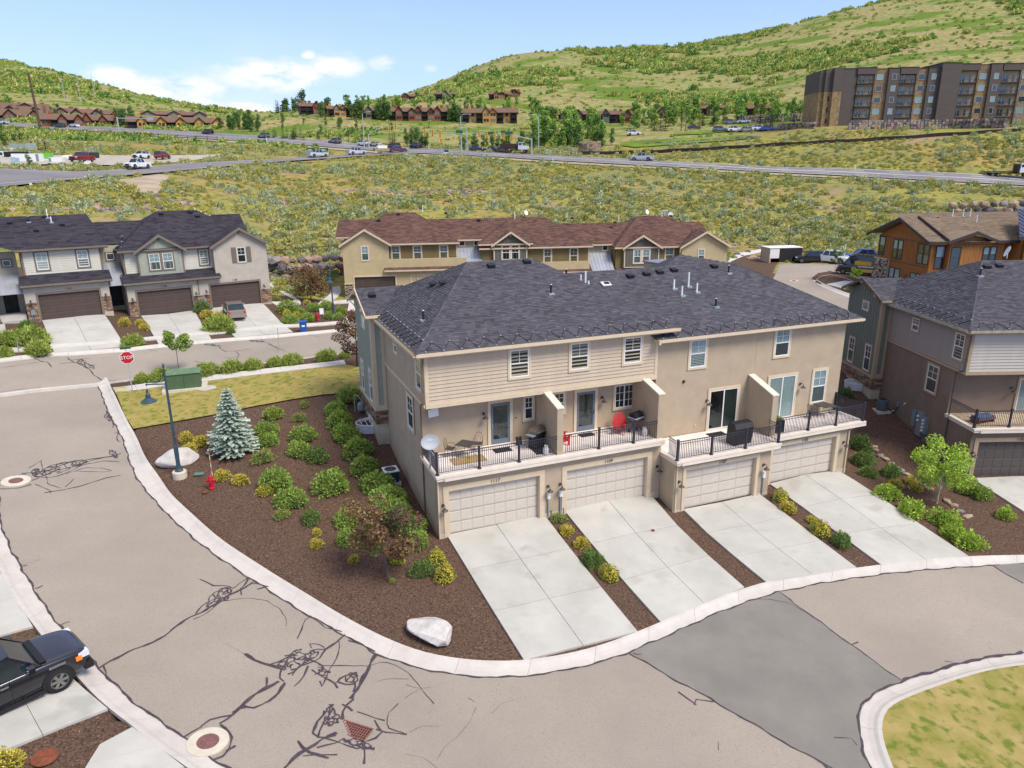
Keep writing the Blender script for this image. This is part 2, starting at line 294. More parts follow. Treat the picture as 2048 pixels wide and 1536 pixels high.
def field_mat(name, hill=False):
 m = bpy.data.materials.new(name); m.use_nodes = True; nt = m.node_tree; N = nt.nodes; L = nt.links; b = N['Principled BSDF']
 b.inputs['Roughness'].default_value = .95; b.inputs['Specular IOR Level'].default_value = .1
 tc = N.new('ShaderNodeTexCoord')
 def nz(sc, det=8, ro=.6, st=None, off=0):
  n = N.new('ShaderNodeTexNoise'); n.inputs['Scale'].default_value = sc; n.inputs['Detail'].default_value = det; n.inputs['Roughness'].default_value = ro
  mp = N.new('ShaderNodeMapping'); mp.inputs['Scale'].default_value = st or (1,1,1); mp.inputs['Location'].default_value = (off, off * .7,0); L.new(tc.outputs['Object'], mp.inputs[0]); L.new(mp.outputs[0], n.inputs['Vector']); return n.outputs[0]
 def mask(v, lo, hi):
  r = N.new('ShaderNodeMapRange'); r.inputs[1].default_value = lo; r.inputs[2].default_value = hi; L.new(v, r.inputs[0]); return r.outputs[0]
 def mix(f, a, c):
  x = N.new('ShaderNodeMixRGB'); L.new(f, x.inputs[0])
  for i, q in ((1, a),(2, c)):
   if isinstance(q, tuple): x.inputs[i].default_value = (*q, 1)
   else: L.new(q, x.inputs[i])
  return x.outputs[0]
 if hill:
  c = mix(mask(nz(.012,10,.65),.40,.60), S(204,184,128,.58), S(182,184,112,.56))
  c = mix(mask(nz(.25,8,.7, None, 9),.45,.62), c, S(150,152,92,.5))
  c = mix(mask(nz(.018,9,.62,(1,1,2.2),31),.50,.56), c, S(128,158,58,.5))
  c = mix(mask(nz(.012,9,.66,(1,1,2.),77),.60,.68), c, S(208,176,136,.55))
 else:
  c = mix(mask(nz(.055,9,.65),.42,.58), S(196,186,92,.56), S(176,172,108,.52))
  c = mix(mask(nz(.035,9,.65, None, 22),.52,.62), c, S(206,176,108,.55))
  c = mix(mask(nz(.6,8,.7, None, 5),.48,.60), c, S(146,150,84,.5))
  c = mix(mask(nz(.045,9,.68,(1,1.8,1),50),.58,.64), c, S(205,172,140,.52))
  c = mix(mask(nz(4., 6,.7, None, 3),.55,.70), c, S(112,118,62,.45))
 L.new(c, b.inputs['Base Color'])
 n3 = N.new('ShaderNodeTexNoise'); n3.inputs['Scale'].default_value = .5 if hill else 3; n3.inputs['Detail'].default_value = 10; L.new(tc.outputs['Object'], n3.inputs['Vector'])
 bp = N.new('ShaderNodeBump'); bp.inputs['Strength'].default_value = .9; bp.inputs['Distance'].default_value = .8 if hill else .12; L.new(n3.outputs[0], bp.inputs['Height']); L.new(bp.outputs[0], b.inputs['Normal'])
 return m
m_field = field_mat('sage_meadow'); m_hill = field_mat('hillside_grass', True)

def resample(P, step=None, n=None):
 P = np.array(P, float); d = np.r_[0, np.cumsum(np.linalg.norm(np.diff(P[:, :2], axis=0), axis=1))]
 n = n or max(2, int(d[-1] / step) + 1); t = np.linspace(0, d[-1], n)
 return np.stack([np.interp(t, d, P[:, k]) for k in range(P.shape[1])], -1)
def smooth(P, it=2):
 P = np.array(P, float)
 for _ in range(it):
  Q = [P[0]]
  for a, b in zip(P[:-1], P[1:]): Q += [a * .75 + b * .25, a * .25 + b * .75]
  P = np.array(Q + [P[-1]])
 return P
def inpoly(x, y, poly):
 r = np.zeros(len(x), bool); n = len(poly)
 for i in range(n):
  x0, y0 = poly[i][:2]; x1, y1 = poly[(i + 1) % n][:2]
  if y0 == y1: continue
  c = ((y0 > y) != (y1 > y)); xx = (x1 - x0) * (y - y0) / (y1 - y0) + x0; r ^= c & (x < xx)
 return r
def drape(name, poly, off, m, step=1.0, thick=0.0, parent=None, kind='structure', link=True):
 poly = np.array(poly, float)[:, :2]; ring = resample(np.vstack([poly, poly[:1]]), n=max(len(poly) * 1,3)) if False else None
 out = []
 for a, b in zip(poly, np.roll(poly, -1,0)):
  k = max(1, int(np.linalg.norm(b - a) / step)); out += [a + (b - a) * t / k for t in range(k)]
 ring = np.array(out); x0, y0 = ring.min(0); x1, y1 = ring.max(0)
 gx, gy = np.meshgrid(np.arange(x0 + step * .5, x1, step), np.arange(y0 + step * .5, y1, step)); gx = gx.ravel(); gy = gy.ravel()
 k = inpoly(gx, gy, ring); gx, gy = gx[k], gy[k]
 if len(gx):
  dmin = np.full(len(gx),9e9)
  for i in range(0, len(ring),200): dmin = np.minimum(dmin, np.sqrt((gx[:, None] - ring[None, i:i + 200,0]) ** 2 + (gy[:, None] - ring[None, i:i + 200,1]) ** 2).min(1))
  k = dmin > step * .4; gx, gy = gx[k], gy[k]
 vs = [Vector(p) for p in ring] + [Vector(p) for p in zip(gx, gy)]; n = len(ring)
 r = delaunay_2d_cdt(vs, [(i, (i + 1) % n) for i in range(n)], [], 1,1e-5)
 V = np.array([tuple(v) for v in r[0]]); Z = T(V[:, 0], V[:, 1]) + off
 mb = B(m); mb.v = [(x, y, z) for (x, y), z in zip(V, Z)]; mb.f = [tuple(f) for f in r[2]]; mb.m = [0] * len(mb.f)
 if thick:
  zr = T(ring[:, 0], ring[:, 1]) + off; b0 = len(mb.v)
  for (x, y), z in zip(ring, zr): mb.v += [(x, y, z),(x, y, z - thick)]
  for i in range(n): j = (i + 1) % n; mb.f.append((b0 + 2 * i, b0 + 2 * i + 1, b0 + 2 * j + 1, b0 + 2 * j)); mb.m.append(0)
 return mb.build(name, parent, kind)
def ribbon(name, A, Bp, offs, m, seg=3.0, kind='structure', gap=.012, step=.45):
 """kerb or path between two edge lines (world points); cut into segments with real joints"""
 A = np.array(A)[:, :2]; Bp = np.array(Bp)[:, :2]; L_ = np.linalg.norm(np.diff(A, axis=0), axis=1).sum(); n = max(2, int(L_ / step)); A = resample(A, n=n); Bp = resample(Bp, n=n)
 root = bpy.data.objects.new(name, None); COL.objects.link(root); root['kind'] = kind; per = max(2, int(seg / step)); k = len(offs)
 for s in range(0, n - 1, per):
  e = min(n - 1, s + per); mb = B(m); rows = []
  for i in range(s, e + 1):
   f = 0.0
   a, b = A[i], Bp[i]
   if i == s and s: d = A[i + 1] - A[i]; a = a + d / np.linalg.norm(d) * gap; b = b + d / np.linalg.norm(d) * gap
   rows.append([a + (b - a) * t for t, _ in offs])
  P = np.array(rows).reshape(-1,2); Z = T(P[:, 0], P[:, 1]) + np.tile([o for _, o in offs], len(rows))
  mb.v = [(x, y, z) for (x, y), z in zip(P, Z)]
  for i in range(len(rows) - 1):
   for j in range(k - 1): mb.f.append((i * k + j, i * k + j + 1,(i + 1) * k + j + 1,(i + 1) * k + j)); mb.m.append(0)
  base = len(mb.v)   # skirts so that the joint shows a dark gap
  for q in (0, len(rows) - 1):
   b0 = len(mb.v)
   for j in range(k): x, y, z = mb.v[q * k + j]; mb.v += [(x, y, z),(x, y, z - .15)]
   for j in range(k - 1): mb.f.append((b0 + 2 * j, b0 + 2 * j + 1, b0 + 2 * j + 3, b0 + 2 * j + 2)); mb.m.append(0)
  for q in (0, k - 1):
   b0 = len(mb.v)
   for i in range(len(rows)): x, y, z = mb.v[i * k + q]; mb.v += [(x, y, z),(x, y, z - .15)]
   for i in range(len(rows) - 1): mb.f.append((b0 + 2 * i, b0 + 2 * i + 1, b0 + 2 * i + 3, b0 + 2 * i + 2)); mb.m.append(0)
  mb.build(name + '_segment', root)
 return root
KPROF = [(0,-.125),(.35,-.105),(.62,-.06),(.80,.005),(1.0,.03)]
def z2(o, sc, L_): return [(o[0] + x / sc, o[1] + y / sc) for x, y in L_]
K1R = z2((200,700),3.657,[(-25,235),(0,270),(60,440),(170,640),(215,790),(260,900),(330,1000),(400,1080),(500,1190),(600,1280),(700,1370),(830,1470),(930,1536)]) + [(480,1138),(534.7,1172),(589.4,1209),(644,1239),(687.8,1263.7),(718,1280),(753.4,1302),(808,1321),(862.8,1334.8),(917.5,1344),(988.6,1348.4),(1040,1347),(1120,1336.5),(1200,1318.6),(1258,1298.8),(1349,1259.4),(1440,1218),(1510.6,1193),(1556,1178.7),(1647,1160),(1779.7,1141.4),(1945,1128),(2048,1121.5),(2200,1115)]
K1B = z2((200,700),3.657,[(45,200),(65,230),(180,490),(270,640),(330,790),(430,920),(520,1060),(640,1170),(760,1280),(900,1400),(1100,1530)]) + [(562,1157),(616.7,1190),(671,1224),(726,1254),(767,1274.6),(835.5,1302),(890,1314),(944.9,1321),(988.6,1323),(1040,1322.5),(1120,1312),(1200,1292.5),(1274.5,1264.4),(1324,1244),(1407,1205.6),(1490,1176.6),(1533,1164),(1597.5,1151.8),(1713.5,1136.4),(1763,1130),(1937,1112.4),(2048,1109),(2200,1104)]
K2R = [(2200,1285),(2048,1300.8),(1945,1317),(1871,1338),(1808.7,1356.7),(1746.6,1383.6),(1723.8,1406),(1717.6,1447.8),(1728,1497.5),(1746.6,1536),(1768,1580)]
K2B = [(2200,1312),(2048,1330),(1978.5,1340),(1904,1361.7),(1821,1392),(1775.6,1414.7),(1762,1447.8),(1767,1485),(1786,1536),(1806,1580)]
K3R = [(-45,955),(0,1046),(19.5,1095),(39,1127.6),(65,1173),(88,1209),(125,1257.5),(160,1296),(195.9,1331),(227,1364),(283.8,1415),(326,1440.6),(366,1470.4),(425.8,1514),(460,1536),(520,1575)]
K3B = [(-85,1000),(-22,1090),(0,1142.6),(17,1182),(42.6,1219),(68,1251.9),(100,1293),(130,1327),(156,1355.5),(187,1389.5),(218.6,1418),(264,1452),(292,1477.5),(330,1505),(372,1534),(430,1578)]
g_K1R, g_K1B, g_K2R, g_K2B, g_K3R, g_K3B = [smooth(G(k),2) for k in (K1R, K1B, K2R, K2B, K3R, K3B)]
# the cross street that runs behind, in front of the grey townhouses
S_near = [(-60,790),(0,783.5),(110,771),(207.8,761.5),(268,754.6),(437.5,735.5),(560,719),(690,703),(740,697)]   # road edge, camera side
S_nearb = [(-60,797),(0,790),(110,777),(209,766.5),(270,758.5),(438,739.3),(561,722.6),(691,706.5),(741,700.5)]
S_far = [(-60,727),(0,721.8),(106.6,709.5),(257,700),(328,692),(492,677.5),(560,672.5),(585.6,670),(703,658.5),(760,654)]
S_farb = [(-60,721),(0,716),(106.6,704),(257,695.5),(328,687.8),(492,673.5),(560,668.7),(585.6,666.3),(703,655),(760,650.5)]
gs = [G(k) for k in (S_near, S_nearb, S_far, S_farb)]
RA = (G([(-60,797),(0,790),(110,777),(198,767)]), )
road_main = np.vstack([(g_K1R + np.array([(0,0,0)]))[:, :2], g_K2R[:, :2], np.array([[5,2], [-2,2]]), g_K3R[::-1][:, :2], G([(-120,900),(-120,805)])[:, :2], RA[0][:, :2]])
def mid(a, b, t=.75): n = 60; a = resample(a[:, :2], n=n); b = resample(b[:, :2], n=n); return a + (b - a) * t
road_core = np.vstack([mid(g_K1R, g_K1B), mid(g_K2R, g_K2B), np.array([[5,1], [-2,1]]), mid(g_K3R, g_K3B)[::-1], G([(-120,900),(-120,805)])[:, :2], RA[0][:, :2]])
cross_core = np.vstack([mid(gs[0], gs[1]), mid(gs[2], gs[3])[::-1]])
E_LOT = [(1330,770),(1480,690),(1700,610),(1700,595),(1640,563),(1560,520),(1552,505),(1600,500),(1640,500),(1690,510),(1760,510),(1820,525),(1800,570),(1760,640),(1740,690),(1790,760),(1650,800)]
g_lot = G([(1500,640),(1545,560),(1560,528),(1600,524),(1650,528),(1700,520),(1770,505),(1860,505),(1830,560),(1752,560),(1712,556),(1690,546),(1660,541),(1635,546),(1622,556),(1640,568),(1680,585),(1735,606),(1800,640),(1760,690),(1620,720)])[:, :2]
road_core_all = [road_core, cross_core, g_lot]
def grid_mesh(name, xs, ys, warp, mfun, mats, kind='structure', low=None):
 X, Y = np.meshgrid(xs, ys); Xf = X.ravel(); Yf = Y.ravel()
 if warp: Yf = np.exp(Yf); Xf = Xf * Yf
 Z = T(Xf, Yf)
 if low: Z = low(Xf, Yf, Z)
 nx, ny = len(xs), len(ys); me = bpy.data.meshes.new(name); idx = np.arange(nx * ny).reshape(ny, nx)
 q = np.stack([idx[:-1, :-1], idx[:-1,1:], idx[1:, 1:], idx[1:, :-1]], -1).reshape(-1,4)
 me.vertices.add(nx * ny); me.vertices.foreach_set('co', np.stack([Xf, Yf, Z], -1).ravel())
 cx, cy = Xf[q].mean(1), Yf[q].mean(1); keep, mi = mfun(cx, cy); q = q[keep]; mi = mi[keep]
 me.loops.add(len(q) * 4); me.loops.foreach_set('vertex_index', q.ravel()); me.polygons.add(len(q)); me.polygons.foreach_set('loop_start', np.arange(len(q)) * 4); me.polygons.foreach_set('loop_total', np.full(len(q),4))
 for m in mats: me.materials.append(m)
 me.polygons.foreach_set('material_index', mi.astype(np.int32)); me.polygons.foreach_set('use_smooth', np.ones(len(q), bool)); me.update(); me.validate()
 o = bpy.data.objects.new(name, me); COL.objects.link(o); o['kind'] = kind; return o
def lower(x, y, z):
 for p in road_core_all: z = z - .45 * inpoly(x, y, p)
 z = z - .06 * (y < 90) + np.random.normal(0,.008, len(z)) * (y < 84)
 return z
g_dirtR = G([(1440,545),(1465,510),(1500,500),(1560,496),(1560,520),(1540,560),(1500,600),(1450,600)])[:, :2]
def near_is_mulch(x, y): return (y < 83) | ((x > 20) & (y < 100)) | inpoly(x, y, g_dirtR)
nxs, nys = np.arange(-82,84,.42), np.arange(-16,122,.42)
grid_mesh('mulch_ground', nxs, nys, False, lambda x, y: (near_is_mulch(x, y), np.zeros(len(x))), [m_mulch], low=lower)
grid_mesh('meadow', nxs, nys, False, lambda x, y: (~near_is_mulch(x, y), np.zeros(len(x))), [m_field], low=lower)
def far_low(x, y, z): return z - 1.2 * (y < 118)
grid_mesh('hillside', np.linspace(-1.3,1.3,520), np.arange(math.log(112), math.log(1600),.0115), True, lambda x, y: (np.ones(len(x), bool),(y > 262).astype(int)), [m_field, m_hill], low=far_low)
# roads, kerbs
drape('road', road_main, -.125, m_asph, 1.1)
gsr = np.vstack([gs[0][:, :2], gs[2][::-1][:, :2]]); drape('cross_street', gsr, -.125, m_asph, 1.3)
seamA = [(1258,1300.8),(1336.6,1346.4),(1427.7,1396),(1547.8,1466.5),(1651,1524),(1700,1550)]
seamB = [(1558,1178.7),(1634.8,1234.6),(1705,1286.3),(1804.5,1356.7)]
patch = G(seamA + [(1752,1550),(1736,1511),(1728,1497.5),(1717.6,1447.8),(1723.8,1406),(1746.6,1383.6)] + seamB[::-1] + [(1510.6,1193),(1440,1218),(1349,1259.4)])
drape('asphalt_patch', patch, -.112, m_asph2,1.1)
drape('asphalt_patch', G([(1986.7,1126),(2010,1142),(2048,1162),(2160,1215),(2180,1116),(2048,1121.5)]),-.112, m_asph2,1.1)
ribbon('kerb', g_K1R, g_K1B, KPROF, m_kerb); ribbon('kerb', g_K2R, g_K2B, KPROF, m_kerb); ribbon('kerb', g_K3R, g_K3B, KPROF, m_kerb)
ribbon('kerb', gs[0], gs[1], [(0,-.12),(.5,-.10),(.7,.02),(1,.03)], m_kerb, 3.2); ribbon('kerb', gs[2], gs[3], [(0,-.12),(.5,-.10),(.7,.02),(1,.03)], m_kerb, 3.2)
ribbon('gutter', G([(-60,797.5),(0,790.5),(110,777.5),(200,768.5)]), G([(-60,789.5),(0,783),(110,770.5),(206,760.5)]), [(0,-.112),(.5,-.13),(1,-.112)], m_kerb, 3.2)
# footpaths along the cross street
ribbon('sidewalk', G([(231.4,785.5),(300,777),(407.8,763.5),(560,744.5),(692,729)]), G([(225,776),(301,766),(450,748),(560,735),(688,721)]), [(0,.045),(1,.045)], m_walk, 1.6)
ribbon('sidewalk', G([(-60,711),(0,706),(109,696),(249,685.5),(330,677.5),(425,668.5),(560,655.5),(700,646)]), G([(-60,703),(0,698),(101,689),(246,679.4),(328,672),(424,663),(560,649.5),(698,640.5)]), [(0,.045),(1,.045)], m_walk, 1.6)
ribbon('sidewalk', G([(563,617),(602,608),(600,601),(545,565)]), G([(540,604),(585,603),(590,600),(530,566)]), [(0,.045),(1,.045)], m_walk, 2)
ribbon('sidewalk', G([(640,604),(660,588),(664,575)]), G([(662,604),(683,585),(680,572)]), [(0,.045),(1,.045)], m_walk, 2)
ribbon('sidewalk', G([(687,650),(695,622),(700,600)]), G([(720,650),(716,622),(714,600)]), [(0,.045),(1,.045)], m_walk, 2)
ribbon('sidewalk', G([(640,604),(700,600)]), G([(636,609),(700,606)]), [(0,.049),(1,.049)], m_walk, 2)
def driveway(name, quad, nu, nv, off=.03, m=None, jit=0):
 """a drive of concrete slabs with open joints; quad = pixels TL, TR, BR, BL"""
 q = G(quad)[:, :2]; root = bpy.data.objects.new(name, None); COL.objects.link(root); root['kind'] = 'structure'
 bl = lambda s, t: (q[0] * (1 - s) + q[1] * s) * (1 - t) + (q[3] * (1 - s) + q[2] * s) * t
 for i in range(nu):
  for j in range(nv):
   e = .0022; s0, s1, t0, t1 = i / nu + e, (i + 1) / nu - e, j / nv + e * .6,(j + 1) / nv - e * .6
   drape('slab', [bl(s0, t0), bl(s1, t0), bl(s1, t1), bl(s0, t1)], off, m or m_conc, 1.5,.12, root, None)
 return root
driveway('driveway', [(893,1070),(1088,1029),(1276,1264),(1048,1322)], 2,3)
driveway('driveway', [(1128,1021),(1301,989),(1489,1175),(1321,1245)], 2,3)
driveway('driveway', [(1366,1019),(1518,988),(1714,1136),(1532,1165)], 2,3)
driveway('driveway', [(1539,968),(1676,941),(1937,1112.5),(1763,1131)], 2,3)
driveway('driveway', [(84,641),(207,627),(252,693),(108,706)], 2,2)
driveway('driveway', [(281.6,631.6),(388,620.6),(424,680),(318,690)], 2,2)
driveway('driveway', [(418,617),(524,606),(586,664),(470,675)], 2,2)
driveway('driveway', [(-60,655),(10,648),(12,665),(-60,672)], 2,1)
driveway('driveway', [(1944,957),(2110,952),(2300,1040),(2048,1024)], 2,2)
driveway('driveway', [(-160,1010),(-50,1045),(0,1145),(-30,1190)], 1,2)
driveway('driveway', [(-40,1150),(0,1145),(66,1254),(-60,1290)], 1,2)
driveway('driveway', [(-120,1290),(128,1342),(216,1418),(-60,1530)], 2,2)
driveway('driveway', [(200,1490),(265,1455),(370,1536),(150,1570)], 1,2)
# lawns
g_lawn = G([(232,786),(300,778),(407.8,764.5),(560,745.5),(692,730),(722,735),(730,778),(675.8,788),(648.5,790),(582.8,799.8),(500.8,814.8),(438,828.5),(391,836.7),(323,849),(267,858.6),(250,833)])
drape('lawn', g_lawn, .045, m_lawn, 1.0)
drape('lawn', np.vstack([g_K2B, np.array([[14,2,0], [22,8,0]])]),.02, m_isl, 1.0)
drape('yellow_ramp_pad', G([(226,777),(250,774),(256,782),(231,785.5)]),.064, mat('yellow_pad', S(226,214,160,.62),.9),1)
drape('concrete_pad', G([(390,775),(402,770),(430,773),(434,778),(410,784),(394,782)]),.07, m_conc, 1)
# ------------------------------------------------------------------ sealed cracks in the asphalt
def seal_lines(name, lines, off=-.107, m=None, zline=None):
 mb = B(m or m_tar); rnd = random.Random(3)
 for w, pts in lines:
  P = G(pts)[:, :2]; L_ = np.linalg.norm(np.diff(P, axis=0), axis=1).sum(); P = resample(P, n=max(3, int(L_ / .22)))
  n = len(P); dr = np.gradient(P, axis=0); dr /= (np.linalg.norm(dr, axis=1)[:, None] + 1e-9); nr = np.stack([-dr[:, 1], dr[:, 0]], -1)
  ph = [rnd.uniform(0,6) for _ in range(3)]; t = np.arange(n) * .22
  wob = .035 * np.sin(t * 3.1 + ph[0]) + .02 * np.sin(t * 7.3 + ph[1]) if w > .02 else .01 * np.sin(t * 3 + ph[0])
  ww = w * .30 * (1 + .35 * np.sin(t * 5 + ph[2]) + .25 * np.sin(t * 11.7)); P = P + nr * wob[:, None]
  A, Bq = P + nr * ww[:, None], P - nr * ww[:, None]; V = np.vstack([A, Bq]); Z = T(V[:, 0], V[:, 1]) + off; b = len(mb.v)
  mb.v += [(x, y, z) for (x, y), z in zip(V, Z)]
  for i in range(n - 1): mb.f.append((b + i, b + i + 1, b + n + i + 1, b + n + i)); mb.m.append(0)
 return mb.build(name, None, 'stuff')
def loops(cx, cy, rx, ry, n, seed, ang=0, size=(10,5), w=.055):
 """a net of sealed cells: edges between neighbouring triangles of a random point set"""
 r = random.Random(seed); ca, sa = math.cos(ang), math.sin(ang); k = int(n * 1.5) + 6; P = []
 for _ in range(k): a = r.uniform(0,6.283); q = math.sqrt(r.random()) * 1.15; P.append(Vector((math.cos(a) * rx * q, math.sin(a) * ry * q * 1.6)))
 tri = delaunay_2d_cdt(P, [], [], 0,1e-5); V, Fs = tri[0], tri[2]; cen = [sum((V[i] for i in f), Vector((0,0))) / 3 for f in Fs]; ed = {}; out = []
 for fi, f in enumerate(Fs):
  for i in range(3): ed.setdefault(tuple(sorted((f[i], f[(i + 1) % 3]))), []).append(fi)
 for e, fs in ed.items():
  if len(fs) == 2 and r.random() < .93:
   p, q = cen[fs[0]], cen[fs[1]]; m = (p + q) / 2 + Vector((r.gauss(0,1), r.gauss(0,.6))); out.append((w * r.uniform(1.1,2.2), [(cx + x * ca - y / 1.6 * sa, cy + x * sa + y / 1.6 * ca) for x, y in (p, m, q)]))
 return out
off1 = lambda P, dx, dy: [(x + dx, y + dy) for x, y in P]
z5 = lambda L_: z2((480,1116),3.657, L_); z3 = lambda L_: z2((0,1100),3.523, L_); z7 = lambda L_: z2((0,740),3.07, L_); z8 = lambda L_: z2((1200,1100),2.415, L_); z9 = lambda L_: z2((0,380),3.657, L_)
SL = [(.11, off1(K1R, -1,1.2)),(.11, off1(K3R, 1,-1)),(.20, off1(K2R[1:5], -1,-1.5)),(.13, off1(K2R[4:], -1,-1)),(.09, seamA),(.085, seamB),
 (.05, [(1510,1193),(1545,1194),(1580,1203),(1612,1220),(1640,1238)]),(.12, z8([(380,672),(420,705),(462,738)])),(.06, z8([(462,738),(470,712),(548,716)])),(.10, z8([(1175,415),(1215,445),(1248,432)])),(.06, z8([(1130,888),(1220,896),(1245,930)])),
 (.02, z8([(575,915),(573,955)])),(.1, z8([(1085,1020),(1100,1035),(1098,1060)])),(.08, z8([(160,490),(175,498),(205,494)])),(.05, z8([(1668,524),(1700,525)])),(.09, [(1986.7,1128),(2010,1142),(2048,1162)]),
 (.14, z3([(685,815),(780,755),(930,690),(1080,630),(1200,550),(1300,480),(1440,405),(1560,335),(1640,290),(1700,255),(1750,175)])),(.10, z3([(1700,255),(1790,215),(1890,245)])),(.08, z3([(1600,300),(1720,250),(1800,200)])),(.08, z3([(1640,250),(1700,215),(1750,180)])),
 (.09, z3([(1405,188),(1470,210),(1500,235),(1600,240),(1640,255)])),(.035, z3([(1560,345),(1650,325),(1760,322),(1880,345),(1970,390),(2005,450),(2010,520)])),(.08, z3([(1370,430),(1440,360),(1540,320)])),(.06, z3([(1560,345),(1480,410),(1360,470)])),(.08, z3([(1690,250),(1695,300)])),(.09, z3([(1810,260),(1885,243)])),
 (.07, z3([(140,98),(185,87)])),(.07, z3([(240,255),(300,235)])),(.07, z3([(425,515),(487,485)])),(.08, z3([(720,800),(745,870),(790,920)])),
 (.13, z3([(1720,712),(1800,755),(1890,790),(1970,810)])),(.07, z3([(1890,790),(1960,770),(2040,730)])),(.08, z3([(1870,945),(1885,880)])),(.12, z3([(1285,1300),(1340,1260),(1420,1220)])),(.09, z3([(1410,1220),(1480,1165),(1640,1140)])),(.15, z3([(1545,1205),(1640,1130),(1720,1060),(1850,965),(1960,905)])),(.10, z3([(1640,1130),(1720,1080),(1770,1098),(1900,1040),(1960,985),(2010,915)])),(.11, z3([(1550,1210),(1610,1240),(1635,1300),(1620,1380),(1560,1430),(1495,1450)])),(.1, z3([(1590,1400),(1630,1400),(1655,1360),(1645,1340),(1600,1390)])),
 (.07, z5([(520,405),(560,430),(620,490),(740,525)])),(.07, z5([(520,405),(480,440),(415,570)])),(.13, z5([(765,540),(700,600),(630,655),(580,710)])),(.06, z5([(720,590),(715,680),(680,760),(635,850)])),
 (.10, z5([(790,585),(880,610),(980,670)])),(.22, z5([(990,690),(960,760),(900,850),(850,940),(820,1010)])),(.16, z5([(820,1010),(780,1050),(755,1090),(750,1160)])),(.06, z5([(570,770),(760,765),(910,765),(935,775)])),(.04, z5([(935,770),(1040,745),(1150,765),(1250,830),(1310,930),(1420,1045)])),(.02, z5([(1000,885),(1080,862),(1235,865)])),(.02, z5([(1215,910),(1310,940),(1390,925)])),(.02, z5([(1205,1005),(1260,965),(1320,940)])),(.025, z5([(1670,1005),(1715,1035)])),
 (.05, z5([(1160,1045),(1090,1110),(1060,1180),(1070,1225),(1200,1255)])),(.10, z5([(1000,1225),(1060,1250),(1220,1265)])),(.08, z5([(850,1110),(960,1145),(1060,1165)])),(.09, z5([(980,1165),(1000,1215),(1030,1250),(990,1300),(930,1325)])),(.12, z5([(620,1100),(560,1180),(530,1260),(590,1290),(700,1275)])),(.10, z5([(690,1080),(640,1150),(600,1210),(560,1290)])),(.14, z5([(740,1055),(800,1080),(820,1100)])),
 (.18, z5([(700,1250),(620,1290),(540,1350),(470,1390),(380,1460),(290,1536)])),(.14, z5([(415,1320),(450,1355),(520,1400),(650,1440)])),(.06, z5([(455,1432),(600,1425),(710,1415)])),(.08, z5([(620,1290),(720,1330),(860,1380),(920,1360)])),(.08, z5([(560,1360),(700,1340),(760,1300)])),(.09, z5([(920,1320),(905,1485)])),(.07, z5([(760,1310),(820,1350),(920,1325)])),
 (.13, z5([(35,683),(100,722),(200,760),(290,785),(330,800)])),(.14, z5([(280,880),(180,940),(60,1010),(0,1070)])),(.11, z5([(340,900),(270,970),(180,1040),(90,1080),(0,1060)])),(.09, z5([(185,930),(197,850)])),(.10, z5([(500,770),(430,880),(395,920)])),(.10, z5([(520,800),(600,850),(700,890),(720,930)])),(.10, z5([(580,880),(600,930),(620,850)])),
 (.09, z5([(330,880),(280,850),(290,800),(330,760),(400,720),(470,700)])),(.08, z5([(210,760),(290,735),(360,690),(420,690)])),(.08, z5([(500,690),(530,650),(575,650),(630,655),(590,620),(510,610),(520,640)])),(.09, z5([(380,840),(430,780),(520,740),(580,710)])),(.09, z5([(480,700),(540,740),(600,760),(590,810),(540,830)])),(.1, z5([(700,890),(740,845),(840,825),(870,860),(800,910),(720,890)])),(.09, z5([(760,850),(770,900),(830,870),(850,900),(835,960)])),
 (.05, z7([(250,540),(262,590),(280,640),(300,690),(370,715)])),(.09, z7([(270,742),(400,722),(520,690),(640,655),(737,632)])),(.05, z7([(445,655),(400,705)])),(.045, z7([(400,625),(520,590),(620,588),(690,605),(640,612),(450,612)])),(.09, z7([(130,625),(300,605),(450,545),(560,535),(680,520),(737,500)])),(.09, z7([(190,665),(330,610),(450,580),(560,545),(640,525),(720,515)])),(.07, z7([(200,640),(300,650),(420,615),(520,565),(640,545),(730,555)])),(.05, z7([(170,590),(250,545)])),(.06, z7([(210,690),(300,725),(310,740)])),
 (.08, z7([(-2,925),(-10,700)])),(.10, z7([(0,715),(110,715),(190,690)])),(.06, z7([(0,670),(60,640),(160,625)])),(.07, z7([(700,375),(722,372),(720,430),(737,432)])),(.09, z7([(660,240),(642,275),(670,305),(700,300)])),(.08, z7([(650,250),(690,300),(690,345)])),
 (.035, z7([(0,125),(230,100),(248,93)])),(.11, z9([(250,1220),(310,1248),(350,1245),(370,1285)])),(.12, z9([(490,1215),(530,1245),(600,1270),(660,1310),(690,1345),(745,1385)])),(.05, z9([(0,1290),(180,1265),(320,1240)])),(.06, z9([(1085,1155),(1130,1165),(1150,1168)])),(.06, z9([(520,1235),(600,1225),(655,1220)])),(.06, z9([(600,1270),(700,1270)])),(.07, z9([(430,1262),(540,1250)])),(.05, z9([(745,1385),(860,1378)])),
 (.08, z9([(1590,1130),(1650,1175),(1830,1155)])),(.07, z9([(1725,1170),(1750,1200),(1710,1250),(1780,1270)])),(.06, z9([(1625,1215),(1700,1220),(1750,1200)])),(.07, z9([(1960,1115),(2048,1160)])),(.05, z9([(1425,1240),(1560,1280)])),(.05, [(612,664),(640,673)]),(.06, [(520,676),(572,700)])]
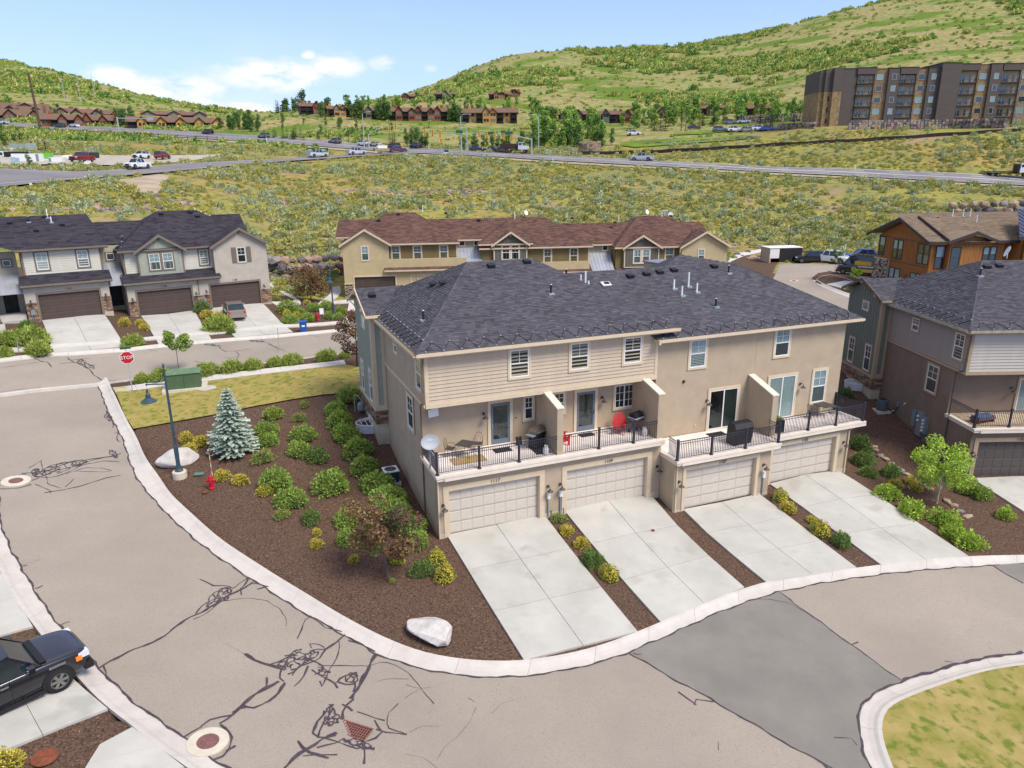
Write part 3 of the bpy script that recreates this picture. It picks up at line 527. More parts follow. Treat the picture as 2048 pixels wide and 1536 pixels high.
SL += loops(436,1190,36,15,13,1,-.62) + loops(600,1316,44,22,18,2,-.25) + loops(645,1338,18,10,4,3,.4) + loops(662,1430,28,24,9,4,-1.0) + loops(715,1482,40,10,6,5,.3) + loops(706,1350,20,12,4,6,-.4) + loops(125,930,62,10,18,7,-.28,(11,3.5),.05) + loops(218,828,5,9,5,8,0,(5,5)) + loops(228,905,12,9,5,9,.6,(10,5)) + loops(170,725,24,7,9,10,.5,(10,3)) + loops(425,687,18,3.5,9,11,.1,(7,1.6)) + loops(510,679,18,3,8,12,.05,(7,1.5)) + loops(70,940,10,8,6,13,0,(8,4))
seal_lines('crack_sealant', SL)
seal_lines('hairline_cracks', [(.015, z5([(1725,1070),(1680,1180),(1600,1280),(1500,1350),(1440,1450)])),(.015, z5([(1240,1255),(1320,1205),(1460,1210)])),(.012, z5([(1840,1120),(1920,1040),(2040,1012)])),(.012, z5([(1210,1415),(1350,1440),(1470,1536)])),(.012, z5([(1380,1115),(1425,1070)])),(.012, z3([(110,100),(300,45)])),(.012, z3([(1590,640),(1720,712)]))], -.108, m_hair)

# ------------------------------------------------------------------ parts that buildings are made of
m_stucco = mat('tan_stucco', S(198,179,152,.72),.95,.035,1.2,.5,55, spec=.15, detail=10)
m_siding = mat('cream_siding', S(216,197,170,.70),.8,.03,2, spec=.25, inst=.02)
m_trim = mat('cream_trim', S(232,212,180,.70),.8,.03,2, spec=.25)
m_gdoor = mat('garage_door_cream', S(222,211,194,.68),.7,.02,2, spec=.3)
m_gpan = mat('garage_panel_cream', S(226,216,200,.68),.7,.03,2, spec=.3)
m_sage = mat('sage_siding', S(176,184,166,.70),.8,.03,2, spec=.25)
m_slab = mat('balcony_edge', S(240,228,210,.74),.7,.03,2, spec=.3)
m_deck = mat('balcony_floor', S(242,232,224,.8),.85,.05,2, spec=.2)
m_iron = mat('black_iron', S(56,56,72,.6),.45,.05,2, spec=.5)
m_white = mat('white_vinyl', S(245,245,242,.78),.5,.02,2, spec=.4)
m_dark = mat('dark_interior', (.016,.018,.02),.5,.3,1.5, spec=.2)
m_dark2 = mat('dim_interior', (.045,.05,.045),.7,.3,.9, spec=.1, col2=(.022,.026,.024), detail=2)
m_curt = mat('pale_curtain', S(200,214,208,.62),.9,.1,3, stretch=(9,9,.5))
m_curt2 = mat('green_grey_curtain', S(140,152,142,.5),.9,.22,3, stretch=(14,14,.4))
m_blind = mat('window_blind', S(205,222,220,.66),.7,.05,3)
m_screen = mat('insect_screen', S(96,104,106,.5),.8,.1,3)
m_bdoor = mat('blue_door', S(122,138,152,.6),.5,.04,2, spec=.4)
m_lampg = mat('dark_grey_lamp', S(92,84,84,.6),.5,.1,4, spec=.5)
m_found = mat('foundation', S(218,206,180,.66),.95,.06,2,.4,30, spec=.1)
m_pvc = mat('white_pvc', S(246,246,244,.8),.5,.02,2)
m_blackp = mat('black_vent', S(36,36,40,.6),.6,.1,3)
m_metal = mat('galvanised', S(205,214,218,.6),.4,.1,3, metal=.4)
m_greybox = mat('utility_grey', S(150,162,166,.62),.6,.06,3)
m_wire = mat('heat_cable', S(30,30,36,.5),.6)
g_glass = glass('window_glass', (.86,.9,.9)); g_glass2 = glass('tinted_glass', (.55,.62,.62))
def shingle_mat(name, cols, var=.16):
 if name in MATS: return MATS[name]
 m = bpy.data.materials.new(name); MATS[name] = m; m.use_nodes = True; nt = m.node_tree; N = nt.nodes; L = nt.links; b = N['Principled BSDF']; b.inputs['Roughness'].default_value = .95; b.inputs['Specular IOR Level'].default_value = .15
 g = N.new('ShaderNodeNewGeometry'); cr = N.new('ShaderNodeValToRGB'); cr.color_ramp.interpolation = 'LINEAR'; cr.color_ramp.elements[0].color = (*cols[0], 1); cr.color_ramp.elements[1].color = (*cols[-1], 1)
 for i, c in enumerate(cols[1:-1]): e = cr.color_ramp.elements.new((i + 1) / (len(cols) - 1)); e.color = (*c, 1)
 L.new(g.outputs['Random Per Island'], cr.inputs[0])
 tc = N.new('ShaderNodeTexCoord'); n1 = N.new('ShaderNodeTexNoise'); n1.inputs['Scale'].default_value = .5; n1.inputs['Detail'].default_value = 6; L.new(tc.outputs['Object'], n1.inputs['Vector'])
 n2 = N.new('ShaderNodeTexNoise'); n2.inputs['Scale'].default_value = 22; n2.inputs['Detail'].default_value = 6; L.new(tc.outputs['Object'], n2.inputs['Vector'])
 ad = N.new('ShaderNodeMath'); ad.operation = 'ADD'; L.new(n1.outputs[0], ad.inputs[0]); L.new(n2.outputs[0], ad.inputs[1])
 mr = N.new('ShaderNodeMapRange'); mr.inputs[1].default_value = .6; mr.inputs[2].default_value = 1.4; mr.inputs[3].default_value = 1 - var; mr.inputs[4].default_value = 1 + var; L.new(ad.outputs[0], mr.inputs[0])
 hs = N.new('ShaderNodeHueSaturation'); L.new(cr.outputs[0], hs.inputs['Color']); L.new(mr.outputs[0], hs.inputs['Value']); L.new(hs.outputs[0], b.inputs['Base Color'])
 bp = N.new('ShaderNodeBump'); bp.inputs['Strength'].default_value = .5; bp.inputs['Distance'].default_value = .01; L.new(n2.outputs[0], bp.inputs['Height']); L.new(bp.outputs[0], b.inputs['Normal'])
 return m
m_sh_dark = shingle_mat('charcoal_shingles', [S(86,85,92,.56), S(100,99,106,.56), S(110,108,114,.56), S(92,91,98,.56), S(120,117,122,.56), S(98,97,103,.56)])
m_sh_dk2 = shingle_mat('black_shingles', [S(62,60,70,.5), S(84,80,88,.5), S(92,88,96,.5), S(70,68,76,.5)])
m_sh_brn = shingle_mat('brown_shingles', [S(110,84,76,.52), S(134,100,88,.52), S(150,112,98,.52), S(104,80,74,.52), S(142,116,100,.52)])
m_sh_tan = shingle_mat('tan_shingles', [S(142,124,104,.54), S(162,142,120,.54), S(172,152,128,.54), S(134,116,98,.54)])
m_sh_con = shingle_mat('condo_shingles', [S(126,100,88,.54), S(150,120,104,.54), S(140,110,96,.54)])
def FF(v): return lambda a, b, c: (a, v - c, b)          # a wall facing the front (-v): a along u, b up, c outwards
def FL(u): return lambda a, b, c: (u - c, a, b)          # a wall facing left (-u): a along v
def FR(u): return lambda a, b, c: (u + c, a, b)
def window(par, P, a0, b0, a1, b1, trim=.11, tm=None, style='dh', grid=(2,2), back=None, low=None, fm=None, name='window', sill=True, fine=True, gl=None):
 tm = tm or m_trim; fm = fm or m_white; back = back or m_dark2; ia0, ia1, ib0, ib1 = a0 + trim, a1 - trim, b0 + trim, b1 - trim
 mb = B(tm); d = .05
 mb.mbox(P, a0, a1, b1 - trim, b1,0, d); mb.mbox(P, a0, a1, b0, ib0,0, d + .01); mb.mbox(P, a0, ia0, ib0, b1 - trim, 0, d); mb.mbox(P, ia1, a1, ib0, b1 - trim, 0, d)
 o = mb.build(name, par); f = .05
 mb = B(fm); y = .045; h = (ib0 + ib1) / 2
 mb.mbox(P, ia0, ia1, ib1 - f, ib1,0, y); mb.mbox(P, ia0, ia1, ib0, ib0 + f, 0, y); mb.mbox(P, ia0, ia0 + f, ib0 + f, ib1 - f, 0, y); mb.mbox(P, ia1 - f, ia1, ib0 + f, ib1 - f, 0, y)
 if style == 'dh': mb.mbox(P, ia0 + f, ia1 - f, h - .03, h + .03,0, y - .003)
 am = (ia0 + ia1) / 2
 if style in ('slider', 'patio'): mb.mbox(P, am - .035, am + .035, ib0 + f, ib1 - f, 0, y - .003)
 if grid and fine:
  gx, gz = grid; zb = h if style == 'dh' else ib0
  segs = [(ia0, ia1)] if style != 'slider' else [(ia0, am),(am, ia1)]
  for s0, s1 in segs:
   for i in range(1, gx): x = s0 + (s1 - s0) * i / gx; mb.mbox(P, x - .012, x + .012, zb + .03, ib1 - f, .012, y - .012)
   for i in range(1, gz): z = zb + (ib1 - zb) * i / gz; mb.mbox(P, s0 + f, s1 - f, z - .012, z + .012,.012, y - .015)
 mb.build('frame', o)
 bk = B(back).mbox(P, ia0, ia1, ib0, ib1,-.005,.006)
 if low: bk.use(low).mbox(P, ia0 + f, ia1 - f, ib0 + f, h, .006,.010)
 bk.build('blind' if back in (m_blind, m_curt, m_curt2) else 'dark_backing', o)  # dark backs are flat panels: an unlit room painted into their colour
 if style == 'dh':
  B(gl or g_glass).mbox(P, ia0 + f, ia1 - f, h + .03, ib1 - f, .018,.024).build('pane', o)
  B(gl or g_glass).mbox(P, ia0 + f, ia1 - f, ib0 + f, h - .03,.013,.017).build('pane', o)
 elif style in ('slider', 'patio'):
  B(gl or g_glass).mbox(P, ia0 + f, am - .035, ib0 + f, ib1 - f, .018,.024).build('pane', o); B(gl or g_glass).mbox(P, am + .035, ia1 - f, ib0 + f, ib1 - f, .013,.019).build('pane', o)
 else: B(gl or g_glass).mbox(P, ia0 + f, ia1 - f, ib0 + f, ib1 - f, .016,.022).build('pane', o)
 return o
def pip(p, poly):
 r = False; n = len(poly)
 for i in range(n):
  (x0, y0),(x1, y1) = poly[i], poly[(i + 1) % n]
  if (y0 > p[1]) != (y1 > p[1]) and p[0] < (x1 - x0) * (p[1] - y0) / (y1 - y0) + x0: r = not r
 return r
def shingles(par, poly, m, course=.145, tab=(.16,.42), up=.018, seed=1, name='roof_plane', base=True):
 """one roof plane: a board and courses of overlapping tabs. poly[0]->poly[1] is the eave"""
 P = [Vector(p) for p in poly]; e = (P[1] - P[0]).normalized(); n = None
 for k in range(2, len(P)):
  n = e.cross(P[k] - P[0])
  if n.length > 1e-4: break
 n.normalize()
 if n.z < 0: n = -n
 s = n.cross(e); s = s if s.z > 0 else -s
 q = [((p - P[0]).dot(e),(p - P[0]).dot(s)) for p in P]; rnd = random.Random(seed); mb = B(m)
 if base:
  mb.face([p - n * .004 for p in P])
 smax = max(b for a, b in q); k = 0; y = 0.0
 while y < smax - .02:
  ym = y + course * .5; xs = []
  for i in range(len(q)):
   (x0, y0),(x1, y1) = q[i], q[(i + 1) % len(q)]
   if (y0 > ym) != (y1 > ym): xs.append(x0 + (x1 - x0) * (ym - y0) / (y1 - y0))
  xs.sort()
  for xa, xb in zip(xs[0::2], xs[1::2]):
   x = xa - (rnd.uniform(0, tab[0]) if False else 0)
   while x < xb - .02:
    w = min(rnd.uniform(*tab), xb - x); t = up * rnd.choice((.7,1.0,1.5))
    A = P[0] + e * x + s * y; Bq = A + e * w; Cq = Bq + s * min(course * 1.03, smax - y); D = A + s * min(course * 1.03, smax - y)
    b = len(mb.v); mb.v += [tuple(A + n * t), tuple(Bq + n * t), tuple(Cq + n * .004), tuple(D + n * .004), tuple(A - n * .004), tuple(Bq - n * .004)]
    mb.f += [(b, b + 1, b + 2, b + 3),(b + 4, b + 5, b + 1, b)]; mb.m += [0,0]; x += w
  y += course; k += 1
 return mb.build(name, par, 'stuff')
def caps(par, lines, m, r=.09, name='ridge_cap'):
 mb = B(m)
 for a, b in lines:
  a, b = Vector(a), Vector(b); d = b - a; n = max(1, int(d.length / .3)); d = d / n; s = d.normalized().cross(Vector((0,0,1))).normalized() * r * 1.25
  for i in range(n):
   p, q = a + d * i, a + d * (i + 1); u = Vector((0,0,.05)); lo = Vector((0,0,-.035))
   mb.face([p + s + lo, q + s + lo, q + u, p + u * .8]); mb.face([p + u * .8, q + u, q - s + lo, p - s + lo])
 return mb.build(name, par, 'stuff')
def cable(par, a, b, up, n, h=.75, m=None, r=.017):
 """zig-zag snow-melt cable along an eave a->b; up = unit vector up the slope"""
 a, b, up = Vector(a), Vector(b), Vector(up).normalized(); pts = []; cl = B(m_metal)
 nz_ = Vector((0,0,.05))
 for i in range(n):
  p = a + (b - a) * (i / n); q = a + (b - a) * ((i + .55) / n); pts += [p + up * .05 + nz_, q + up * h + nz_]
  for c in (p + up * .05 + nz_, q + up * h + nz_): cl.box(c.x - .04, c.y - .04, c.z - .02, c.x + .04, c.y + .04, c.z + .025)
 B(m_wire).tube(pts, r, 4).build('heat_cable', par); cl.build('cable_clips', par, 'stuff')
def gutter(par, a, b, m, w=.13, h=.15, name='gutter'):
 a, b = Vector(a), Vector(b); d = (b - a).normalized(); s = Vector((d.y, -d.x, 0)).normalized(); mb = B(m); z = Vector((0,0,1))
 for (o0, o1, z0, z1) in ((w - .02, w, -h, 0.0),(0, w - .02,-h, -h + .02)):
  mb.hexa([a + s * o0 + z * z0, b + s * o0 + z * z0, b + s * o1 + z * z0, a + s * o1 + z * z0, a + s * o0 + z * z1, b + s * o0 + z * z1, b + s * o1 + z * z1, a + s * o1 + z * z1])
 mb.hexa([a - s * .03 - z * .22, b - s * .03 - z * .22, b - z * .22, a - z * .22, a - s * .03, b - s * .03, b, a]); return mb.build(name, par)
def wall_lamp(par, P, a, b, name='wall_lamp'):
 mb = B(m_lampg); c = lambda x, y, z: Vector(P(a + x, b + y, z))
 mb.tube([c(0,.18,0), c(0,.18,.05)], .08,10); mb.tube([c(0,.18,.03), c(0,.27,.12), c(0,.24,.26), c(0,.1,.3)], .018,6)
 p = c(0,0,.3); mb.lathe([(.17,0.0),(.16,.02),(.05,.10),(.035,.16),(.0,.17)], 14, tuple(p)); return mb.build(name, par, smooth=False)
def garage_door(par, P, a0, a1, z0, z1, rows=4, cols=8, dm=None, pm=None, rec=.22, tm=None, trim=.28, wide=False):
 """recessed sectional door with raised panels"""
 dm = dm or m_gdoor; pm = pm or m_gpan; tm = tm or m_trim
 o = B(dm).mbox(P, a0, a1, z0, z1,-rec - .06,-rec).build('garage_door', par); h = (z1 - z0) / rows; w = (a1 - a0) / cols
 me = None
 Pn = lambda x, y, c: P(x, y, c)
 mb = B(pm); g = .04
 p0 = P(0,0,0)
 # one raised panel, shared by every panel of the door
 def panel_pts(c0, c1, ins): return [P(g, g, c0), P(w - g, g, c0), P(w - g - ins, g + ins, c1), P(g + ins, g + ins, c1)]
 def rel(a, b, c): q = P(a, b, c); return (q[0] - p0[0], q[1] - p0[1], q[2] - p0[2])
 i_ = .03; A = [rel(g, g, 0), rel(w - g, g, 0), rel(w - g, h - g, 0), rel(g, h - g, 0)]; Bq = [rel(g + i_, g + i_, .010), rel(w - g - i_, g + i_, .010), rel(w - g - i_, h - g - i_, .010), rel(g + i_, h - g - i_, .010)]
 for k in range(4): mb.face([A[k], A[(k + 1) % 4], Bq[(k + 1) % 4], Bq[k]])
 mb.face(Bq); me = mb.mesh('panel')
 for r in range(rows):
  for c in range(cols): inst(me, 'panel', o, Vector(P(a0 + c * w, z0 + r * h, -rec + .002)) )
 jb = B(mat('door_joint', S(150,138,124,.4),.9))
 for r in range(1, rows): jb.mbox(P, a0, a1, z0 + r * h - .008, z0 + r * h + .008,-rec, -rec + .004)
 jb.build('section_joint', o); return o
def railing(par, pts, posts, zf, h=1.05, gap=.11, name='railing'):
 """iron railing along a polyline in plan; posts = distances along it"""
 P = [Vector((x, y, zf)) for x, y in pts]; ls = [0]
 for a, b in zip(P, P[1:]): ls.append(ls[-1] + (b - a).length)
 def at(d):
  for i in range(len(P) - 1):
   if d <= ls[i + 1] + 1e-6: return P[i] + (P[i + 1] - P[i]) * ((d - ls[i]) / (ls[i + 1] - ls[i]))
  return P[-1]
 mb = B(m_iron)
 for zz, r in ((h, .026),(h - .14,.016),(.12,.016)): mb.tube([p + Vector((0,0, zz)) for p in P], r, 4)
 o = mb.build(name, par); bb = B(m_iron); d = gap
 while d < ls[-1] - .03: p = at(d); bb.box(p.x - .011, p.y - .011, zf + .12, p.x + .011, p.y + .011, zf + h - .005); d += gap
 bb.build('balusters', o, 'stuff')
 pm = B(m_iron).box(-.05,-.05,0,.05,.05, h + .1); pm.box(-.075,-.075,0,.075,.075,.07); pm.box(-.06,-.06, h + .1,.06,.06, h + .13); me = pm.mesh('post')
 for d in posts: inst(me, 'post', o, at(d))
 return o
def stone_face(par, P, a0, a1, b0, b1, cols, seed=1, hr=(.07,.17), wr=(.18,.5), name='stone_veneer', proud=.04, ca=0, cb=0):
 """ledge-stone veneer: every stone its own block, unequal and proud"""
 rnd = random.Random(seed); mb = MB(); y = b0
 B0 = MB().use(mat('mortar', S(96,84,76,.5),.95)).mbox(P, a0, a1, b0, b1,0,.02)
 for v in B0.v: mb.v.append(v)
 mb.mats = [B0.mats[0]] + cols; mb.f = list(B0.f); mb.m = list(B0.m)
 while y < b1 - .03:
  h = min(rnd.uniform(*hr), b1 - y); x = a0
  while x < a1 - .03:
   w = min(rnd.uniform(*wr), a1 - x)
   if a1 - x - w < .08: w = a1 - x
   c = proud + rnd.uniform(0,.035); mb.mi = 1 + rnd.randrange(len(cols)); mb.mbox(P, x + .006, x + w - .006, y + .006, y + h - .006,0.0, c); x += w
  y += h
 return mb.build(name, par, 'stuff')
STONE_W = [mat('veneer_' + n, S(*c, .6),.95,.15,8,.6,30, spec=.1) for n, c in (('tan', (186,152,118)),('rust', (158,112,84)),('brown', (138,112,98)),('buff', (198,170,140)),('grey', (150,138,128)))]
STONE_G = [mat('ledger_' + n, S(*c, .6),.95,.15,8,.6,30, spec=.1) for n, c in (('cream', (222,205,178)),('grey', (128,116,112)),('dark', (92,80,78)),('buff', (190,168,142)))]
def text_on(par, P, a, b, s, txt, m, depth=.02, c=.012, name='house_number'):
 cu = bpy.data.curves.new(name, 'FONT'); cu.body = txt; cu.size = s; cu.extrude = depth / 2; cu.align_x = 'CENTER'; cu.align_y = 'CENTER'
 o = bpy.data.objects.new(name, cu); COL.objects.link(o); dg = bpy.context.evaluated_depsgraph_get(); me = bpy.data.meshes.new_from_object(o.evaluated_get(dg)); bpy.data.objects.remove(o)
 me.materials.clear(); me.materials.append(m); p0, px, py, pc = [Vector(P(*q)) for q in ((a, b, c),(a + 1, b, c),(a, b + 1, c),(a, b, c + 1))]
 M_ = Matrix((px - p0, py - p0, pc - p0)).transposed().to_4x4(); M_.translation = p0; me.transform(M_); o = bpy.data.objects.new(name, me); COL.objects.link(o)
 if par is not None: o.parent = par
 return o
def roof_vents(par, items, plane):
 """box vents and pipes on a roof; items: (kind, u, v); plane(u, v) -> z"""
 for kind, u, v in items:
  z = plane(u, v)
  if kind == 'box': mb = B(m_blackp); mb.prism([(u - .2, v - .16, z - .02),(u - .2, v + .2, z + .14),(u - .2, v + .2, z + .22),(u - .2, v - .2, z + .14)], (.4,0,0)); mb.build('roof_vent', par)
  elif kind == 'black': mb = B(m_metal).box(u - .17, v - .17, z - .06, u + .17, v + .17, z + .05); mb.use(m_blackp).tube([(u, v, z),(u, v, z + .5)], .055,8); mb.use(m_white).tube([(u, v, z + .5),(u, v, z + .53)], .057,8); mb.build('vent_pipe', par)
  else:
   h = {'white': .55, 'tall': .85, 'short': .4}[kind]; mb = B(m_metal).box(u - .17, v - .17, z - .06, u + .17, v + .17, z + .045); mb.use(m_pvc).tube([(u, v, z),(u, v, z + h)], .05,8); mb.build('vent_pipe', par)
def brace(par, P, a, b, m, name='bracket', s=1.0):
 mb = B(m); mb.mbox(P, a - .07, a + .07, b - .7 * s, b, 0,.1); mb.mbox(P, a - .06, a + .06, b - .1, b + .04,.1,.6 * s)
 mb.hexa([P(a - .05, b - .62 * s, .1), P(a + .05, b - .62 * s, .1), P(a + .05, b - .5 * s, .1), P(a - .05, b - .5 * s, .1), P(a - .05, b - .12,.5 * s), P(a + .05, b - .12,.5 * s), P(a + .05, b - .02,.52 * s), P(a - .05, b - .02,.52 * s)]); return mb.build(name, par)
def hung_lines(par, items, m, r=.05, name='downspout'):
 for pts in items: B(m).tube(pts, r, 4).build(name, par)

# ------------------------------------------------------------------ the beige townhouse row (and its darker sister on the right)
def townhouse(root, z0, scheme, units, short=False):
 st, sid, tr, sage, gd, gp, sidl = scheme['st'], scheme['sid'], scheme['trim'], scheme['sage'], scheme['gd'], scheme['gp'], scheme['side']
 sh = scheme['sh']; U1 = 12.66 if not short else 13.0; zb = 3.12
 # garage storey and body
 body = B(st); W = 27 if not short else 13.0
 body.box(0.02,.0,-.9,.31,2.5, zb)
 gar = [(.56,5.42),(6.95,11.82)]
 def front(P, a0, a1, zl, zt, doors, zd):
  """a wall strip with openings for the garage doors"""
  w = B(st); x = a0
  for d0, d1 in doors: w.mbox(P, x, d0, zl, zt, -.32,0); w.mbox(P, d0, d1, zd, zt, -.32,0); x = d1
  w.mbox(P, x, a1, zl, zt, -.32,0); return w
 P0 = FF(0.0); w = front(P0,0.02, U1,-.9, zb, gar, 2.42); w.build('garage_wall', root)
 def gtrim(P, d0, d1, z0_, z1_, t=.27):
  mb = B(tr); mb.mbox(P, d0 - t, d1 + t, z1_, z1_ + t, 0,.04); mb.mbox(P, d0 - t, d0, z0_, z1_, 0,.04); mb.mbox(P, d1, d1 + t, z0_, z1_, 0,.04)
  mb.mbox(P, d0, d0 + .03, z0_, z1_, -.3,0); mb.mbox(P, d1 - .03, d1, z0_, z1_, -.3,0); mb.mbox(P, d0, d1, z1_ - .03, z1_, -.3,0); mb.build('garage_trim', root)
 for i, (d0, d1) in enumerate(gar): gtrim(P0, d0, d1,-.05,2.42); garage_door(root, P0, d0 + .03, d1 - .03,.01,2.39,4,8, gd, gp)
 if not short: [B(m_found).mbox(P0, a, b, -.9, c, 0,.03).build('foundation', root) for a, b, c in ((0,.29,.16),(5.7,6.67,.2),(12.1,12.64,.22))]
 # left side wall, front corner to bump
 sw = B(st); sw.box(0.0,.32,-1.0,.3,16.0, zb); sw.box(.03,2.65, zb, .33,15.9,6.28); sw.build('side_wall', root)
 if sidl is st: up = B(st).box(.0,1.62,6.28,.3,15.9,9.0); up.build('upper_side_wall', root)
 else:
  up = B(sidl).box(.03,1.62,6.28,.3,15.9,9.0).build('upper_side_wall', root)
  bd = B(sidl); bd.hexa([(-.02,1.75,0),(.03,1.75,0),(.03,10.6,0),(-.02,10.6,0),(.018,1.75,.19),(.03,1.75,.19),(.03,10.6,.19),(.018,10.6,.19)]); me = bd.mesh('siding_board')
  for k in range(13): inst(me, 'siding_board', up, (-.005,0,6.42 + k * .195))
 tb = B(tr); tb.box(-.05,1.6,6.24,.03,10.6,6.40); tb.build('belly_band', root)
 B(st).box(.34,2.9, zb, W - .35,15.8,8.75).build('core_wall', root)
 # bump on the left side
 bp = B(sage); bp.box(-.7,10.62,3.5,.02,15.7,9.3); bo = bp.build('bay_wall', root)
 bt = B(sage)
 for k in range(12): v = 10.95 + k * .4; bt.box(-.728, v - .022,3.6,-.7, v + .022,9.35 + (.38 * (min(v, 26.6 - v) - 10.3) if v > 10.3 else 0) * .9)
 bt.build('battens', bo, 'stuff')
 g = B(sage); g.prism([(-.7,10.62,9.3),(-.7,15.7,9.3),(-.7,13.3,10.25)], (.4,0,0)); g.build('gable_wall', root)
 c = B(tr); c.box(-.74,10.57,3.5,-.5,10.66,9.3); c.box(-.76,10.6,3.5,-.69,10.84,9.28); c.box(-.18,10.58,3.5,.01,10.67,9.1); c.box(-.76,10.57,3.36,.02,15.75,3.52); c.box(-.73,10.585,3.52,0,10.65,3.68); c.build('corner_trim', root)
 stone_face(root, FL(-.7),10.6,15.7,2.5,3.36, scheme['stone'], 3); stone_face(root, FF(10.6),-.75,-.0,2.5,3.36, scheme['stone'], 4)
 B(m_found).box(-.68,10.64,-.2,.02,15.68,2.5).build('foundation', root)
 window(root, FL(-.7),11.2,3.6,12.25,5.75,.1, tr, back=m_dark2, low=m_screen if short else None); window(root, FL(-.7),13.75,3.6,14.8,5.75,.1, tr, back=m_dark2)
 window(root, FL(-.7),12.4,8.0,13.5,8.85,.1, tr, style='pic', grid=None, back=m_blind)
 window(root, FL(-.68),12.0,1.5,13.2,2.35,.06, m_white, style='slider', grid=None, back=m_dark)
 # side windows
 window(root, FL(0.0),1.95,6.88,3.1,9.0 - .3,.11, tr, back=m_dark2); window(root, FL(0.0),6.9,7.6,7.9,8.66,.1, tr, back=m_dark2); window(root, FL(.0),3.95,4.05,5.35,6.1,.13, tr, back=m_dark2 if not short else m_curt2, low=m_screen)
 # siding box over the balconies
 UR = 13.15 if not short else 13.0
 sb = B(sid); sb.box(.06,1.62,6.30, UR, 3.1,8.98); so = sb.build('siding_wall', root)
 bd = B(sid); n = 14; h = .19; bd.hexa([(.2,-.042,0),(UR - .12,-.042,0),(UR - .12,0,0),(.2,0,0),(.2,-.006, h),(UR - .12,-.006, h),(UR - .12,0, h),(.2,0, h)]); me = bd.mesh('siding_board')
 for k in range(13): inst(me, 'siding_board', so, (0,1.62,6.42 + k * h + k * .001))
 c = B(tr); c.box(.03,1.56,6.22,.22,1.7,8.9); c.box(.0,1.60,6.24,.1,1.72,8.9); c.box(UR - .14,1.57,6.22, UR + .04,1.7,8.9); c.box(.03,1.55,6.2, UR + .02,1.66,6.42); c.box(.06,1.66,6.2, UR, 2.95,6.27); c.build('siding_trim', root)
 P = FF(1.6)
 if not short:
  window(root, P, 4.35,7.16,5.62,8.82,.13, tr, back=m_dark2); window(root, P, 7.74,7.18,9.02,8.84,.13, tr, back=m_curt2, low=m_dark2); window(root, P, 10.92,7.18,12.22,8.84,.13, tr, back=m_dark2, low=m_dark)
 # balcony slab, floor, railing
 sl = B(m_slab); sl.box(-.06,-.30, zb, U1 + (.0 if not short else 0),2.64, zb + .14); sl.box(-.10,-.34, zb + .14, U1 + .02,2.64, zb + .25); so2 = sl.build('balcony_slab', root)
 B(m_deck if not short else scheme['deck']).box(.12,-.12, zb + .25, U1 - .03,2.63, zb + .262).build('balcony_floor', root)
 gt = B(m_slab); gt.box(.3,-.36, zb - .02, U1 - .1,-.3, zb + .11); gt.build('balcony_gutter', root)
 zf = zb + .262
 B(st).box(.32,2.66, zb + .25, U1 + .2,2.9,6.24).build('recess_wall', root)
 R = FF(2.64)
 def door(a0, a1, z0_, z1_, hinge=1):
  o = B(tr).mbox(R, a0, a0 + .17, z0_, z1_ - .17,0,.04).mbox(R, a1 - .17, a1, z0_, z1_ - .17,0,.04).mbox(R, a0, a1, z1_ - .17, z1_, 0,.045).build('door', root)
  d = B(m_bdoor); x0, x1, y1 = a0 + .19, a1 - .19, z1_ - .19; d.mbox(R, x0, x0 + .11, z0_ + .02, y1,0,.035); d.mbox(R, x1 - .11, x1, z0_ + .02, y1,0,.035); d.mbox(R, x0 + .11, x1 - .11, z0_ + .02, z0_ + .28,0,.035); d.mbox(R, x0 + .11, x1 - .11, y1 - .12, y1,0,.035); d.build('door_frame', o)
  B(m_dark2).mbox(R, x0 + .1, x1 - .1, z0_ + .2, y1 - .1,0,.01).build('dark_backing', o); B(g_glass).mbox(R, x0 + .11, x1 - .11, z0_ + .28, y1 - .12,.015,.022).build('pane', o)  # dark panel painted as the unlit room behind the door glass
  hx = x0 + .05 if hinge > 0 else x1 - .05; B(m_blackp if hinge < 0 else m_metal).mbox(R, hx - .015, hx + .015, z0_ + .95, z0_ + 1.15,.035,.07).build('handle', o)
 # dividing walls between the balconies, sloping forward to the front edge
 def divider(a0, a1, zfl, vb, zt, zfr, vf=-.05, kx=.75):
  mb = B(st); prof = [(vf, zfl),(vb, zfl),(vb, zt),(vf + kx, zt),(vf, zfr)]
  prof = [(vf, zfl),(vb, zfl),(vb, zt),(vf, zfr)]
  mb.prism([(a0, v, z) for v, z in prof], (a1 - a0,0,0)); o = mb.build('divider_wall', root)
  t = B(m_slab); d = Vector((0, vb - vf, zt - zfr)); a = Vector((a0 - .03, vf - .03, zfr - .01)); L_ = [(0,0),(a1 - a0 + .06,0)]
  t.hexa([a, a + Vector((a1 - a0 + .06,0,0)), a + Vector((a1 - a0 + .06,0,0)) + d, a + d] + [q + Vector((0,0,.07)) for q in (a, a + Vector((a1 - a0 + .06,0,0)), a + Vector((a1 - a0 + .06,0,0)) + d, a + d)]); t.build('coping', o)
 if not short:
  door(3.6,5.02, zf, 5.84); door(8.64,10.1, zf, 5.82,-1)
  window(root, R, 5.57,4.42,6.3,5.9,.12, tr, back=m_dark2); window(root, R, 11.06,4.3,12.5,5.88,.13, tr, style='slider', back=m_dark2, grid=(2,3)); window(root, R, 7.3,4.5,8.15,5.9,.12, tr, back=m_dark2)
  wall_lamp(root, R, 3.38,5.0); wall_lamp(root, R, 10.36,5.0)
  divider(6.36,6.7, zf - .02,1.6,6.24,5.86); divider(12.3,12.66, zb - .02,1.6,6.26,5.86)
  B(st).box(6.36,1.6, zf, 6.7,2.66,6.22).build('divider_back', root); B(st).box(12.3,1.6, zf, 12.66,2.66,6.22).build('divider_back', root)
